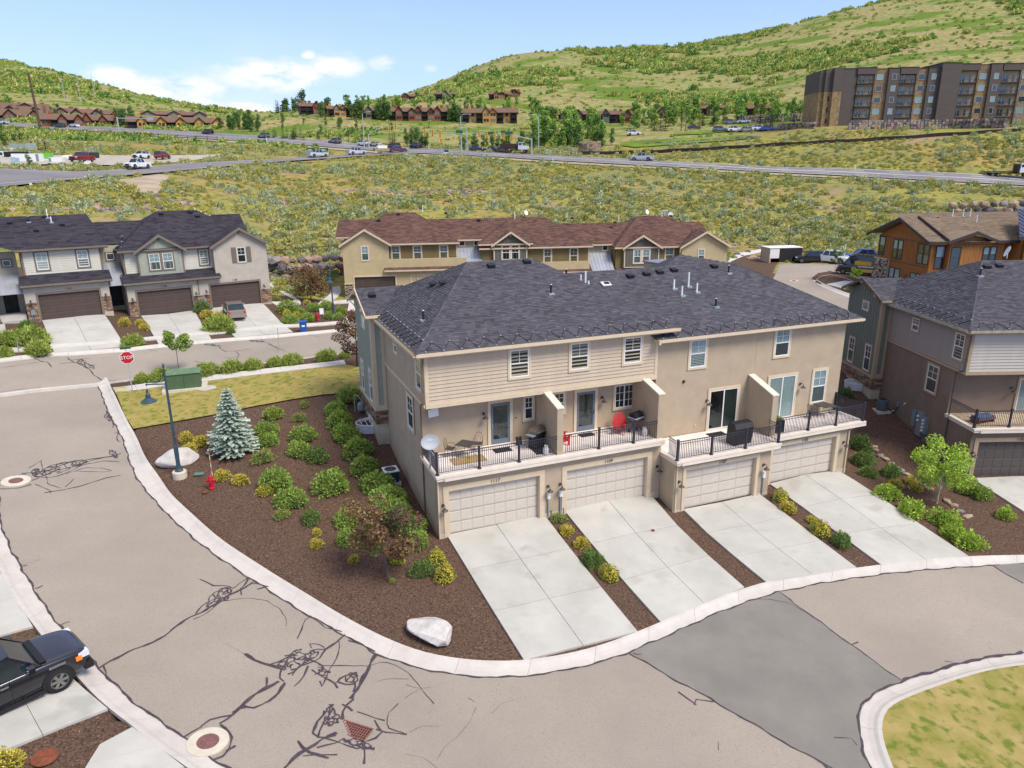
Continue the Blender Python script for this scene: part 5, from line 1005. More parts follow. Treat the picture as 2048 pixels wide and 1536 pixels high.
window(hB, FF(.55),9.55,7.88,10.78,9.72,.14, m_gtrim, back=m_blind, low=m_curt2); window(hB, FF(.55),10.78,7.88,11.98,9.72,.14, m_gtrim, back=m_blind, low=m_curt2); window(hB, FF(1.0),14.3,7.98,15.42,9.76,.14, m_gtrim, back=m_curt2)
window(hB, P, 17.84,8.1,18.84,9.8,.1, m_gstuc, back=m_dark2);
for a in (17.35,18.86):
 sb_ = B(m_gtrim).mbox(P, a, a + .47,8.15,9.75,0,.04)
 for k in range(14): sb_.mbox(P, a + .05, a + .42,8.22 + k * .105,8.28 + k * .105,.04,.055)
 sb_.build('shutter', hB)
hiproof(hB, 7.0,21.1,.5,12,10.02,11.8,15.7,6,13.3, m_sh_dk2,51, m_gtrim, faces='flr'); hiproof(hB, 15.9,21.2,6.5,13.5,10.02,17.9,20.9,8.8,12.55, m_sh_dk2,55, None, faces='fl')
hiproof(hB, 4.6,13,3.2,10,10.5,3,12,6.2,12.45, m_sh_dk2,58, None, faces='f'); cable(hB, (7,5,10.02),(7,.7,10.02),(1,0,.6),7,.6)
for a in (7.62,13.45,14.45,20.3): wall_lamp(hB, P, a, 5.3 + (.1 if a > 14 else 0))
for a in (13.55,14.1): B(m_greybox).mbox(P, a, a + .22,4.2,4.9,.06,.18).build('meter_box', hB)
hung_lines(hB, [[(13.7,-.3,6.9),(13.75,-.05,6.6),(13.75,-.05,5.3)], [(7.45,.9,9.85),(7.45,.9,7.6)]], m_gtrim)
roof_vents(hB, [('box', 9.0,5.3),('box', 12.2,5.5),('box', 15.1,5.6),('box', 15.6,4.9),('black', 8.0,3.4),('box', 5.6,5.1),('black', 18.6,8.4)], lambda u, v: min(10.02 + .6 * (v - .5),10.02 + .68 * (u - 7) if u < 11.8 else 99,13.3) if u > 7 else 10.5 + .62 * (v - 3.2))
# ---- brown-roofed row behind ------------------------------------------------------
RB = math.radians(A_BROWN)
hC = thing('townhouse_row', 'long olive and buff townhouse row under brown shingle roofs behind the beige one', 'townhouse row', (O_BROWN[0], O_BROWN[1], 0), RB)
m_wt = m_trim; P1 = FF(1.0)
wall_with_door(hC, P, -.65,14.0,1.5,7.0,.5,5.36,5.0, m_yst); gdoor2(hC, P, .52,5.34,2.5,4.98, m_wt); gdoor2(hC, FF(-.01),7.3,12.1,2.5,4.95, m_wt)
gable_front(hC, -.65,4.72,-.004,6.8,8.86,10.5, m_yst, m_sh_brn, m_wt, 6, seed=61); window(hC, P, 1.45,6.85,2.45,8.7,.1, m_wt, back=m_blind, low=m_curt2)
B(m_yst).box(-.65,.3,1.5,-.4,14,8.86).build('side_wall', hC); stone_face(hC, P, -.7,.3,2.4,4.15, STONE_G, 63,(.06,.12),(.12,.35)); stone_face(hC, FL(-.65),0,9,2.4,4.15, STONE_G, 64,(.06,.12),(.12,.35)); B(m_wt).mbox(P, -.72,.3,4.15,4.25,0,.1).build('stone_cap', hC)
skirt(hC, 4.1,13.2,-.45,1.0,5.75,6.6, m_sh_brn, m_wt, 65); lap(hC, P1,4.72,12.95,6.6,8.7, m_olive)
for a in (4.95,7.55,10.72): window(hC, P1, a, 6.72, a + 1.18,8.54,.13, m_wt, back=m_blind, low=m_curt2)
B(m_wt).mbox(P1,12.83,12.97,6.5,8.7,0,.03).build('corner_trim', hC); B(m_olive).box(12.7,1,2,12.97,9,8.7).build('side_wall', hC)
hung_lines(hC, [[(8.0,-.35,5.6),(8.0,-.05,5.3),(8.0,-.05,2.6)]], m_wt, .06)
hiproof(hC, -.9,13.25,.5,14,8.78,4.45,8.06,7,12.0, m_sh_brn, 66, m_wt); hiproof(hC, -1.6,5,3.5,14,9.4,-1.4,6,7.4,11.2, m_sh_brn, 69, m_wt, faces='f')
hiproof(hC, 12.0,18.0,2.6,13,8.9,6,21,7,11.1, m_sh_brn, 71, m_wt, faces='f')
B(m_rec).box(12.9,3.0,1.5,16.1,3.3,8.9).build('entry_wall', hC); window(hC, FF(3.0),13.2,8.0,14.15,8.85,.12, m_wt, style='pic', grid=None, back=m_dark2, name='window'); window(hC, FF(3.0),15.1,8.0,15.95,8.85,.12, m_wt, style='pic', grid=None, back=m_dark2); awning(hC, 13.0,16.0,.3,3.0,6.05,7.9)
wall_with_door(hC, P, 16.0,29.3,1,6.2,17.0,21.8,4.3, m_yst); gdoor2(hC, P, 17.02,21.78,1.8,4.28, m_wt); skirt(hC, 15.8,29.6,-.45,1.0,5.0,5.7, m_sh_brn, m_wt, 73)
lap(hC, P1,15.95,17.4,6.2,8.4, m_olive); lap(hC, P1,21.5,29.45,5.5,7.9, m_olive); B(m_olive).box(15.95,1,2,16.2,9,8.4).box(29.2,1,2,29.45,9,7.9).build('side_wall', hC)
gable_front(hC, 17.4,21.5,.55,6.3,8.45,9.85, m_slate, m_sh_brn, m_wt, 4.5, seed=74, battens=True); B(m_wt).mbox(FF(.55),17.36,17.5,6.3,8.4,0,.035).mbox(FF(.55),21.4,21.54,6.3,8.4,0,.035).build('bay_trim', hC)
window(hC, FF(.55),18.3,6.45,19.46,8.4,.13, m_wt, back=m_dark2); window(hC, FF(.55),19.46,6.45,20.62,8.4,.13, m_wt, back=m_dark2); window(hC, P1,23.6,5.75,24.75,7.82,.13, m_wt, back=m_curt2); window(hC, P1,26.9,5.75,28.1,7.84,.13, m_wt, back=m_dark2)
B(m_wt).mbox(P1,29.32,29.47,5.5,7.9,0,.03).build('corner_trim', hC); B(m_wt).mbox(P1,21.5,29.4,5.45,5.55,0,.05).build('belly_band', hC)
hiproof(hC, 15.6,29.8,.5,14,8.0,20.7,24.8,7,11.2, m_sh_brn, 76, m_wt); hiproof(hC, 15.5,22.2,.45,12,8.5,20.2,21.5,6,11.1, m_sh_brn, 79, m_wt, faces='fl', cap=False)
hiproof(hC, 28,36.0,2.6,13,7.95,25,38,7,10.25, m_sh_brn, 81, m_wt, faces='f')
B(m_rec).box(29.4,3.0,1,33.0,3.3,8.0).build('entry_wall', hC); window(hC, FF(3.0),31.6,7.0,32.5,7.9,.12, m_wt, style='pic', grid=None, back=m_dark2); awning(hC, 29.5,32.6,.2,3.0,4.9,6.9)
B(m_yst).box(33.0,0,0.5,47.1,.3,5.0).build('garage_wall', hC); skirt(hC, 32.9,41.2,-.45,1.0,4.5,5.15, m_sh_brn, m_wt, 83); lap(hC, P1,32.9,33.9,5.1,7.6, m_olive); lap(hC, P1,38.4,41.3,5.1,7.6, m_olive); B(m_olive).box(32.9,1,1,33.1,8,7.6).build('side_wall', hC)
gable_front(hC, 33.9,38.4,.55,5.2,7.72,9.1, m_slate, m_sh_brn, m_wt, 4.5, seed=84, battens=True); B(m_wt).mbox(FF(.55),33.86,34.0,5.2,7.7,0,.035).mbox(FF(.55),38.3,38.44,5.2,7.7,0,.035).mbox(FF(.55),33.86,38.44,5.15,5.25,0,.035).build('bay_trim', hC)
window(hC, FF(.55),35.0,5.6,36.15,7.5,.13, m_wt, back=m_blind, low=m_curt2); window(hC, FF(.55),36.15,5.6,37.3,7.5,.13, m_wt, back=m_blind, low=m_curt2); window(hC, P1,39.3,5.6,40.6,7.6,.13, m_wt, back=m_blind, low=m_curt2)
gable_front(hC, 41.2,47.2,-.004,4.9,7.72,9.45, m_yst, m_sh_brn, m_wt, 7, seed=87); window(hC, P, 43.3,5.7,44.3,7.4,.1, m_wt, back=m_blind, low=m_curt2); B(m_yst).box(46.9,.3,.5,47.2,13,7.7).build('side_wall', hC)
hiproof(hC, 32.6,47.5,.5,14,7.72,37.5,41.3,7,11.05, m_sh_brn, 90, m_wt); hiproof(hC, 41,47.6,5,14,7.8,40,46.6,8,10.1, m_sh_brn, 93, m_wt, faces='fr')
roof_vents(hC, [('box', 3.6,5.2),('tall', 9.1,7),('tall', 20.9,6.7),('box', 6.0,6.5),('box', 12.0,6.5),('box', 16.2,6.4),('white', 27.8,6.8),('box', 28.4,6.4),('tall', 34.6,6.0),('box', 34,5.6),('black', 43.0,6.6),('box', 42.0,6.8),('white', 40.8,7.0)], lambda u, v: {0: 10.9}.get(0) if False else (8.78 + .5 * (v - .5) if u < 14 else 8.0 + .49 * (v - .5) if u < 30 else 7.72 + .51 * (v - .5)))
def dish(par, p, az=0, r=.32):
 M_ = Matrix.Translation(p) @ Matrix.Rotation(az, 4, 'Z') @ Matrix.Rotation(math.radians(70),4, 'X'); mb = B(m_white); pr = [(r * k / 5,.35 * (r * k / 5) ** 2) for k in range(6)]; b = len(mb.v)
 mb.lathe([(max(.01, a), c) for a, c in pr] + [(a + .01, c + .02) for a, c in pr[::-1]], 16); mb.v = [tuple(M_ @ Vector(q)) for q in mb.v]; mb.tube([p, p - Vector((0,0,.45))], .025,6); return mb.build('satellite_dish', par)
dish(hC, Vector((22.4,6.9,11.75)),.6); dish(hC, Vector((38.7,6.9,11.6)),.6); dish(hC, Vector((42.3,7.6,11.2)),-.5)
B(m_white).tbox(Matrix.Translation((41.2,7,11.55)) @ Matrix.Rotation(.5,4, 'X'),-.35,-.03,-.25,.35,.03,.25).tube([(41.2,7,11.5),(41.2,7,11.0)], .03,6).build('antenna_panel', hC)
# ---- cedar-clad building on the right ----------------------------------------------
RO = math.radians(A_ORNG); hD = thing('cedar_building', 'two-storey cedar-clad building with dark window frames and a tan shingle roof at the right', 'apartment house', (O_ORNG[0], O_ORNG[1], 0), RO)
W_ = FL(0.0)
B(m_wood).prism([(0,.0,3.0),(0,-9.9,3.0),(0,-9.9,9.2),(0,-4.9,11.2),(0,0,9.25)], (.3,0,0)).build('west_wall', hD); B(m_wood).box(.3,-9.8,3,1.85,-9.5,9.2).build('south_wall', hD)
B(m_woodb).prism([(1.85,-10.4,3),(8.1,-10.4,3),(8.1,-10.4,9.1),(6.6,-10.4,9.15),(4.25,-10.4,10.1),(1.85,-10.4,9.2)], (0,.6,0)).build('bay_wall', hD); B(m_brown).box(8.1,-10.2,3,8.2,-9.8,9).build('corner_panel', hD); B(m_wood).box(8.2,-10.0,3,9.3,-9.6,9.0).build('south_wall', hD); B(m_woodb).box(9.3,-11.8,2,30,-11.4,9.6).box(9.3,-11.8,2,9.6,-9,9.6).build('south_wall', hD)
gv = B(m_brown)
for k in range(28): v = -.2 - k * .345; gv.mbox(W_, v - .008, v + .008,3.2,9.2,0,.006)
for k in range(1,18): x = 1.85 + k * .345; gv.box(x - .008,-10.407,3.2, x + .008,-10.4,9.1)
gv.build('board_joints', hD, 'stuff'); B(m_brown).mbox(W_, -9.9,0,6.42,6.5,0,.015).mbox(W_, -9.9,-.1,9.1,9.16,0,.015).box(1.85,-10.42,6.2,8.1,-10.4,6.27).box(1.85,-10.42,8.95,8.1,-10.4,9.0).build('flashing_band', hD)
SB = dict(fm=m_brown, tm=m_brown, trim=.06, grid=None)
for (a0, a1, b0, b1, bk, lw, st_) in ((-1.4,-.25,6.88,9.1, m_blind, m_dark2, 'dh'),(-3.95,-3.02,6.75,9.02, m_blind, m_dark2, 'dh'),(-4.92,-3.99,6.75,9.02, m_blind, m_dark2, 'dh'),(-8.7,-7.65,6.72,8.98, m_dark2, m_curt2, 'dh'),(-9.75,-8.72,6.72,8.98, m_dark2, m_curt2, 'dh'),(-3.95,-2.9,3.5,5.72, m_blind, None, 'dh'),(-5.05,-3.97,3.5,5.72, m_blind, None, 'dh'),(-8.0,-7.0,3.4,5.65, m_blind, None, 'dh'),(-9.1,-8.02,3.4,5.65, m_blind, None, 'dh')):
 window(hD, W_, a0, b0, a1, b1, back=bk, low=lw, style=st_, **SB)
PS = FF(-10.4)
window(hD, FF(-9.8),.65,6.35,1.75,8.85, back=m_blind, low=m_dark2, style='dh', **SB); window(hD, PS, 1.98,6.35,3.15,8.78, back=m_dark2, style='dh', **SB)
window(hD, PS, 5.7,7.0,6.5,8.76, back=m_blind, low=m_dark, style='dh', **SB); window(hD, PS, 6.5,7.0,7.3,8.76, back=m_blind, low=m_dark, style='dh', **SB); window(hD, FF(-11.8),10.1,5.6,12.2,8.9, back=m_dark2, style='dh', **SB)
stone_face(hD, FL(-.25),-2.75,.1,3.1,6.5, STONE_G, 95,(.08,.2),(.15,.4)); B(STONE_G[0]).box(-.25,-2.75,3,0,.1,6.45).box(-.3,-2.8,6.5,0,.15,6.58).build('stone_pier', hD); window(hD, FL(-.25),-1.35,3.6,-.2,6.0, back=m_dark2, style='dh', **SB)
sm = m_sh_tan; ro = 11.45
shingles(hD, [(-.9,-10.5,9.3),(-.9,.7,9.3),(-.9,-4.9,11.5)][:0] + [(3.5,-10.5,9.4),(-.9,-10.5,9.4),(-.9,-4.9,11.55),(3.5,-4.9,11.55)], sm, .2,(.35,.8), seed=96); shingles(hD, [(-.9,1.2,9.3),(4,1.2,9.3),(4,-4.9,11.55),(-.9,-4.9,11.55)], sm, .2,(.35,.8), seed=97)
shingles(hD, [(.9,-10.6,9.42),(9.8,-10.6,9.42),(26,0,11.6),(-1.0,0,11.6)][:0] + [(1.2,-10.9,9.35),(9.6,-10.9,9.35),(30,-10.9,9.35),(30,.3,11.75),(1.2,.3,11.75)], sm, .2,(.35,.8), seed=98); B(sm).face([(1.2,.3,11.75),(30,.3,11.75),(30,10,9),(1.2,10,9)]);
fr = B(m_brown)
def slab3(a, b, h=.3, t=.12, d=(0,0,0)):
 a, b = Vector(a), Vector(b); s = Vector(d) if Vector(d).length else (b - a).normalized().cross(Vector((0,0,1))).normalized() * t
 fr.hexa([a, b, b + s, a + s] + [q + Vector((0,0, h)) for q in (a, b, b + s, a + s)])
slab3((-.95,-10.7,9.1),(-.95,-4.9,11.3)); slab3((-.95,-4.9,11.3),(-.95,1.3,9.05)); slab3((-.95,-10.7,9.1),(1.0,-10.9,9.1)); slab3((1.1,-10.95,9.1),(4.25,-10.95,10.1)); slab3((4.25,-10.95,10.1),(6.9,-10.95,9.15)); slab3((6.9,-10.95,9.15),(9.5,-10.95,9.15)); slab3((1.2,-10.9,9.3),(1.2,-5,11.5)); fr.build('fascia', hD)
shingles(hD, [(1.1,-11.0,9.44),(4.25,-11.0,10.46),(4.25,-5.9,10.46)], sm, .2,(.35,.8), seed=99); shingles(hD, [(6.9,-11.0,9.44),(4.25,-11.0,10.46),(4.25,-5.9,10.46)], sm, .2,(.35,.8), seed=100)
mr_ = B(m_seam); mr_.hexa([(8.0,-12.4,9.85),(30,-12.4,9.85),(30,-6,12.3),(12.5,-6,12.3),(8.0,-12.4,9.97),(30,-12.4,9.97),(30,-6,12.42),(12.5,-6,12.42)]); mo = mr_.build('metal_roof', hD); ss = B(m_seam)
for k in range(30): x = 8.4 + k * .6; t0 = max(0,0); v1_ = -12.4 + min(6.4,(x - 8.0) / 4.5 * 6.4); ss.hexa([(x, -12.4,9.97),(x + .04,-12.4,9.97),(x + .04, v1_, 9.97 + (v1_ + 12.4) * .3828),(x, v1_, 9.97 + (v1_ + 12.4) * .3828)] + [(x, -12.4,10.04),(x + .04,-12.4,10.04),(x + .04, v1_, 10.04 + (v1_ + 12.4) * .3828),(x, v1_, 10.04 + (v1_ + 12.4) * .3828)])
ss.build('seams', mo, 'stuff'); fr2 = B(m_brown).box(7.9,-12.5,9.6,30,-12.4,9.95).build('fascia', hD)
roof_vents(hD, [('tall', 8.0,-1.4),('tall', 9.2,-1.6),('tall', 10.1,-1.6),('tall', 9.3,-3.9),('tall', 17.0,-1.6),('tall', 17.8,-1.6),('tall', 19.0,-1.6)], lambda u, v: 9.35 + .214 * (v + 10.9))
B(m_greybox).mbox(FL(-.25),-3.1,-2.5,3.3,4.3,.0,.3).build('meter_box', hD); wall_lamp(hD, W_, -6.2,5.0)
# ---- five-storey apartment block -----------------------------------------------------
m_apd = mat('dark_plum_cladding', S(106,96,90,.62),.85,.05,.4, stretch=(1,1,8)); m_apt = mat('tan_panel', S(158,132,98,.62),.9,.06,.5); m_apc = mat('cream_stucco', S(206,184,152,.62),.9,.04); m_aps = mat('quarry_stone', S(196,168,122,.62),.95,.3,1.6,.6,3, col2=S(140,112,76,.6), detail=10)
m_apg = mat('grey_quarry_stone', S(176,160,140,.62),.95,.3,1.6,.6,3, col2=S(132,118,102,.6)); m_apm = mat('bronze_metal', S(76,66,66,.6),.6,.05)
APZ = 28.3; ap = thing('apartment_block', 'dark five-storey apartment block with stone bays and stacked balconies on the hill at the right', 'apartment block', (97.584,245.0, APZ),0.0)
def apbox(u0, u1, v, h, m, z0=-.5, d=14): return B(m).box(u0, v, z0, u1, v + d, h)
for (u0, u1, v, h, lo) in ((1.0,2.4,1.5,17.4,1),(2.4,4.6,.7,17.9,1),(4.6,7.4,-.4,18.2,1)):
 B(m_aps).box(u0, v, -.3, u1, v + 12,11.2).build('stone_wall', ap); B(m_apd).box(u0 - .05, v - .05,11.2, u1 + .02, v + 12, h).box(u0, v + .3,-1.6, u1, v + 12,-.3).build('upper_wall', ap)
for k in range(5): B(m_dark2).box(3.6,.66,1.6 + 3.4 * k, 4.1,.72,3.2 + 3.4 * k).build('stair_window', ap)
FZ = [3.4 * k for k in range(5)]
blocks = [('dark', 7.4,12.2,17.9),('balc', 12.2,17.8,18.1),('stone', 17.8,21.8,17.8),('dwin', 21.8,25.4,17.9),('balc', 25.4,31.0,18.1),('stone', 31.0,34.3,17.8),('dwin', 34.3,37.8,18.0),('tower', 37.8,43.8,19.2),('balc', 43.8,50.3,19.0),('stone', 50.3,53.8,18.8),('dwin', 53.8,57.6,19.0),('balc', 57.6,63.8,19.0),('gstone', 63.8,70,18.4),('dark', 70,78,18)]
for bi, (kd, u0, u1, h) in enumerate(blocks):
 if kd in ('dark', 'dwin', 'tower'):
  v = {'dark': .2, 'dwin': -.3, 'tower': -1.4}[kd]; B(m_apd).box(u0, v, -.5, u1, v + 14, h).build('wall', ap); B(m_apm).box(u0 - .1, v - .12, h, u1 + .1, v + 14, h + .18).build('parapet', ap)
  if kd == 'dwin':
   for k, z in enumerate(FZ): window(ap, FF(v),(u0 + u1) / 2 - .8, z + .9,(u0 + u1) / 2 + .75, z + 2.7,.04, m_apm, style='pic', grid=None, back=(m_blind, m_dark2, m_curt, m_dark)[(k + bi) % 4], fine=False)
 elif kd in ('stone', 'gstone'):
  v = .5; B(m_aps if kd == 'stone' else m_apg).box(u0, v, -.5, u1, v + 14,10.4 if bi < 4 else 13.8).build('stone_wall', ap); B(m_apt if kd == 'stone' else m_apg).box(u0, v + .05,10.4 if bi < 4 else 13.8, u1, v + 14, h).build('upper_wall', ap); B(m_apm).box(u0 - .05, v - .05, h, u1 + .05, v + 14, h + .15).build('parapet', ap)
  for k, z in enumerate(FZ): window(ap, FF(v), u0 + .5, z + .9, u0 + 2.7, z + 2.7,.05, m_apm, style='pic', grid=None, back=(m_blind, m_dark, m_curt, m_dark2, m_blind)[(k * 2 + bi) % 5], fine=False)
 else:
  B(m_apc).box(u0,1.2,-.5, u1,14, h - 2.0).build('balcony_wall', ap); B(m_apd).box(u0 - .3,-.3, h - 1.9, u1 + .1,14, h).box(u0 - .25,.2,-.5, u0,14, h - 2).build('wall', ap); B(m_apm).box(u0 - .35,-.4, h, u1 + .15,14, h + .18).build('parapet', ap)
  for k, z in enumerate(FZ):
   window(ap, FF(1.2), u0 + .9, z + .05, u0 + 3.0, z + 2.4,.06, m_apm, style='patio', grid=None, back=(m_dark2, m_curt2, m_dark)[(k + bi) % 3], name='patio_door', fine=False); window(ap, FF(1.2), u0 + 4.1, z + .05, u0 + 5.0, z + 2.4,.06, m_apm, style='pic', grid=None, back=m_dark2, name='balcony_door', fine=False)
   if k:
    o = B(m_apm).box(u0 - .1,-.5, z - .25, u1 - .2,1.2, z).box(u0 - .1,-.5, z + .95, u1 - .2,-.43, z + 1.03).box(u0 - .1,-.5, z + .95, u0 - .03,1.2, z + 1.03).box(u1 - .27,-.5, z + .95, u1 - .2,1.2, z + 1.03).build('balcony', ap); bb = B(m_apm); x = u0
    while x < u1 - .2: bb.box(x, -.48, z, x + .03,-.45, z + .95); x += .22
    bb.build('balusters', o, 'stuff')

# ------------------------------------------------------------------ plants
def depth_of(p): q = MM @ (np.array(p) - C0); return float(q[2])
def proj(p): q = MM @ (np.array(p, float) - C0); return 1024 + F * q[0] / q[2], 768 + F * q[1] / q[2]
def leafm(name, c, isl=.38, hue=.018, rough=.7, k=.95): return mat(name, S(*c, k), rough, .15,6, island=isl, hue=hue, spec=.25, trans=.28)
m_lf_green = leafm('leaf_green', (152,176,76)); m_lf_mid = leafm('leaf_mid_green', (128,154,76)); m_lf_dark = leafm('leaf_dark_green', (92,116,62)); m_lf_lime = leafm('leaf_lime', (172,200,74)); m_lf_yel = leafm('leaf_gold', (226,204,80),.3)
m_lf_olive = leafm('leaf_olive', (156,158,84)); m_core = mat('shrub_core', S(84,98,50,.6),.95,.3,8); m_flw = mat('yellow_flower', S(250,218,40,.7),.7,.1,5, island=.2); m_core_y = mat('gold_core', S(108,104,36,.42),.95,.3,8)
m_plum = leafm('leaf_plum', (112,76,68),.4); m_plum2 = leafm('leaf_bronze', (136,112,74),.4); m_bark = mat('bark', S(140,118,96,.5),.9,.2,20,.6,60); m_barkp = mat('aspen_bark', S(214,208,190,.6),.9,.2,8); m_barkd = mat('dark_bark', S(84,66,54,.5),.9,.2,20)
m_blue = leafm('needle_blue', (186,200,184),.35,.01); m_needle = leafm('needle_green', (82,108,68),.35); m_aspen = leafm('aspen_leaf', (148,176,82),.35,.02); m_aspd = leafm('aspen_leaf_dark', (104,138,70),.35,.02)
m_sageb = [mat('sagebrush_' + n, S(*c, .9),.9,.12,5, island=.22, spec=.1, trans=.25) for n, c in (('grey', (186,194,160)),('green', (166,178,122)),('olive', (158,162,98)),('gold', (206,194,100)))]
def shrub_mesh(name, seed, n, lm, core, size=.055, h=.56, spiky=0.0, flw=0, asp=1.0, flat=.0, lump=.12, lm2=None, upr=.0):
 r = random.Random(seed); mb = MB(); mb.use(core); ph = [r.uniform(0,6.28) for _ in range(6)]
 def rad(t, e): return .5 * (1 + lump * math.sin(2 * t + ph[0]) * math.cos(e) + lump * .8 * math.sin(3 * t + ph[1] + 2 * e) + lump * .6 * math.sin(5 * t + ph[2]))
 N1, N2 = 10,4; b = 0; top = []
 for j in range(N2 + 1):
  e = j / N2 * 1.45
  for i in range(N1): t = 6.2832 * i / N1; q = rad(t, e) * .78; mb.v.append((q * math.cos(t) * math.cos(e), q * math.sin(t) * math.cos(e), h * 1.6 * q * math.sin(e)))
 for j in range(N2):
  for i in range(N1): k = (i + 1) % N1; mb.f.append((j * N1 + i, j * N1 + k, (j + 1) * N1 + k, (j + 1) * N1 + i)); mb.m.append(0)
 mb.f.append(tuple(N2 * N1 + i for i in range(N1))); mb.m.append(0)
 def leaf(p, d, s, m, l=1.0):
  mb.use(m); d = d.normalized(); a = d.cross(Vector((r.gauss(0,1), r.gauss(0,1), r.gauss(0,1)))).normalized(); c = d.cross(a) * .4 + d * .9; c.normalize(); mb.face([p - a * s * .5, p + c * s * l * .6 - a * s * .1, p + c * s * l, p + a * s * .5 + c * s * l * .3])
 for _ in range(n):
  t = r.uniform(0,6.2832); e = math.asin(min(1, r.random() ** .9)); q = rad(t, e) * r.uniform(.78,1.06)
  p = Vector((q * math.cos(t) * math.cos(e), q * math.sin(t) * math.cos(e), h * 2 * q * math.sin(e) * .98 + .02)); d = Vector((p.x, p.y, p.z * 1.0 + .12 + upr)).normalized() + Vector((r.gauss(0,.45), r.gauss(0,.45), r.gauss(0,.45)))
  leaf(p, d, size * r.uniform(.7,1.4), lm if (lm2 is None or r.random() < .6) else lm2,1.3 + spiky * r.uniform(.5,1.5))
 for _ in range(flw):
  t = r.uniform(0,6.2832); e = math.asin(r.uniform(.1,1)); q = rad(t, e) * r.uniform(.98,1.08); p = Vector((q * math.cos(t) * math.cos(e), q * math.sin(t) * math.cos(e), h * 2 * q * math.sin(e) + .02)); mb.use(m_flw); s = r.uniform(.02,.034)
  a = Vector((r.gauss(0,.3), r.gauss(0,.3),1)).cross(p).normalized() * s; c = Vector((0,0,1)) * s if r.random() < .5 else a.cross(p.normalized()).normalized() * s; mb.face([p - a, p - c, p + a, p + c])
 return mb.mesh(name)
PR = {
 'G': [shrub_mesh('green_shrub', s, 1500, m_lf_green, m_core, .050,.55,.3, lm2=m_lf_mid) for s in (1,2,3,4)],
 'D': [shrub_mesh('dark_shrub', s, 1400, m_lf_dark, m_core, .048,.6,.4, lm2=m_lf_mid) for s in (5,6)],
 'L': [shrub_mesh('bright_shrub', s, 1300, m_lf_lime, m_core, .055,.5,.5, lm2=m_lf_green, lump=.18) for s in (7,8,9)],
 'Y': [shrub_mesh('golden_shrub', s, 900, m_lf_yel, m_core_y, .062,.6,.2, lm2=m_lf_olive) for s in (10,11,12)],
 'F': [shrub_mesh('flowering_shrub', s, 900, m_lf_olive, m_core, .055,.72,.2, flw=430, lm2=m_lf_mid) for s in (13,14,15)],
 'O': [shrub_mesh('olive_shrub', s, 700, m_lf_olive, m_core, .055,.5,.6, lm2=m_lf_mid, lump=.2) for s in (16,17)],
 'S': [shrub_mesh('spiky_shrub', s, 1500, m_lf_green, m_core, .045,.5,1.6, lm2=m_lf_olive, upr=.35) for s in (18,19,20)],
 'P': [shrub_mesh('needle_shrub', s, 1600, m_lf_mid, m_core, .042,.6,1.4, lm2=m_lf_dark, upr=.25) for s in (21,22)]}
DESC = {'G': ('green mounded shrub', 'shrub'), 'D': ('dark green shrub', 'shrub'), 'L': ('bright green spreading shrub', 'shrub'), 'Y': ('golden-leaved shrub', 'shrub'), 'F': ('yellow-flowered shrub', 'shrub'), 'O': ('sparse olive-green shrub', 'shrub'), 'S': ('spiky light green shrub', 'shrub'), 'P': ('needle-leaved green shrub', 'shrub')}
_rs = random.Random(5)
def shrub(kind, px, py, wpx, where, group, dy=.18, hs=1.0):
 """px, py = middle of the plant in the photograph, wpx its width there"""
 p = g1(px, py + wpx * dy); w = wpx * depth_of(p) / F; me = _rs.choice(PR[kind]); nm = me.name.split('.')[0]
 o = bpy.data.objects.new(nm, me); COL.objects.link(o); o.location = p - Vector((0,0,.05)); o.rotation_euler = (0,0, _rs.uniform(0,6.28)); o.scale = (w * .9, w * .9, w * .88 * hs * _rs.uniform(.95,1.1))
 tag(o, DESC[kind][0] + ' ' + where, DESC[kind][1], group); return o
def row(sc, off, items, group):
 for kd, x, y, w, where in items: shrub(kd, off[0] + x / sc, off[1] + y / sc, w / sc, where, group)
Z2 = 3.657
row(Z2,(200,700), [('S', 1270,460,150, 'in the corner bed, furthest back beside the lawn edge'),('O', 1495,395,84, 'in the corner bed, smallest one by the lawn edge'),('O', 1460,490,104, 'just below the smallest one near the lawn edge'),('G', 1225,580,175, 'right behind the blue spruce'),('G', 1235,655,150, 'touching the right side of the blue spruce'),('O', 1195,775,170, 'open and twiggy, below the blue spruce on its right'),
 ('G', 1490,615,190, 'second from the lawn in the middle line of the bed'),('G', 1460,725,190, 'joined to a darker one in the middle of the bed'),('D', 1595,765,190, 'merging with a lighter mound in the middle of the bed'),('G', 1285,945,270, 'large, behind a small golden one in the bed centre'),('G', 1400,1080,236, 'large, lowest of the centre pair in the bed'),('G', 1690,970,275, 'large and round, standing alone near the hedge'),('O', 1325,1200,118, 'small, below the large centre pair'),('D', 1545,1225,155, 'small and round, above the two stacked golden ones'),
 ('G', 1730,425,165, 'at the head of the hedge beside the gas meter'),('S', 1820,325,190, 'grassy, against the far corner of the beige wall'),('G', 1750,508,195, 'second in the hedge, by the window well'),('G', 1800,610,215, 'third in the hedge along the beige side wall'),('G', 1880,715,240, 'fourth in the hedge along the beige side wall'),('G', 1925,840,225, 'fifth in the hedge, left of the air conditioner')], 'shrubs in the corner bed')
row(Z2,(500,900), [('G', 925,235,245, 'sixth in the hedge, just below the air conditioner'),('G', 1015,340,240, 'seventh in the hedge along the beige side wall'),('G', 1080,440,255, 'eighth in the hedge along the beige side wall'),('G', 1150,545,260, 'ninth in the hedge, next to last before the street end'),('G', 1225,655,195, 'last in the hedge, nearest the street'),('G', 705,497,215, 'upper left of the bronze young tree'),('G', 715,632,185, 'lower left of the bronze young tree'),('D', 1258,862,190, 'between the drive and the bronze tree, beside the yellow flowers')], 'shrubs in the corner bed')
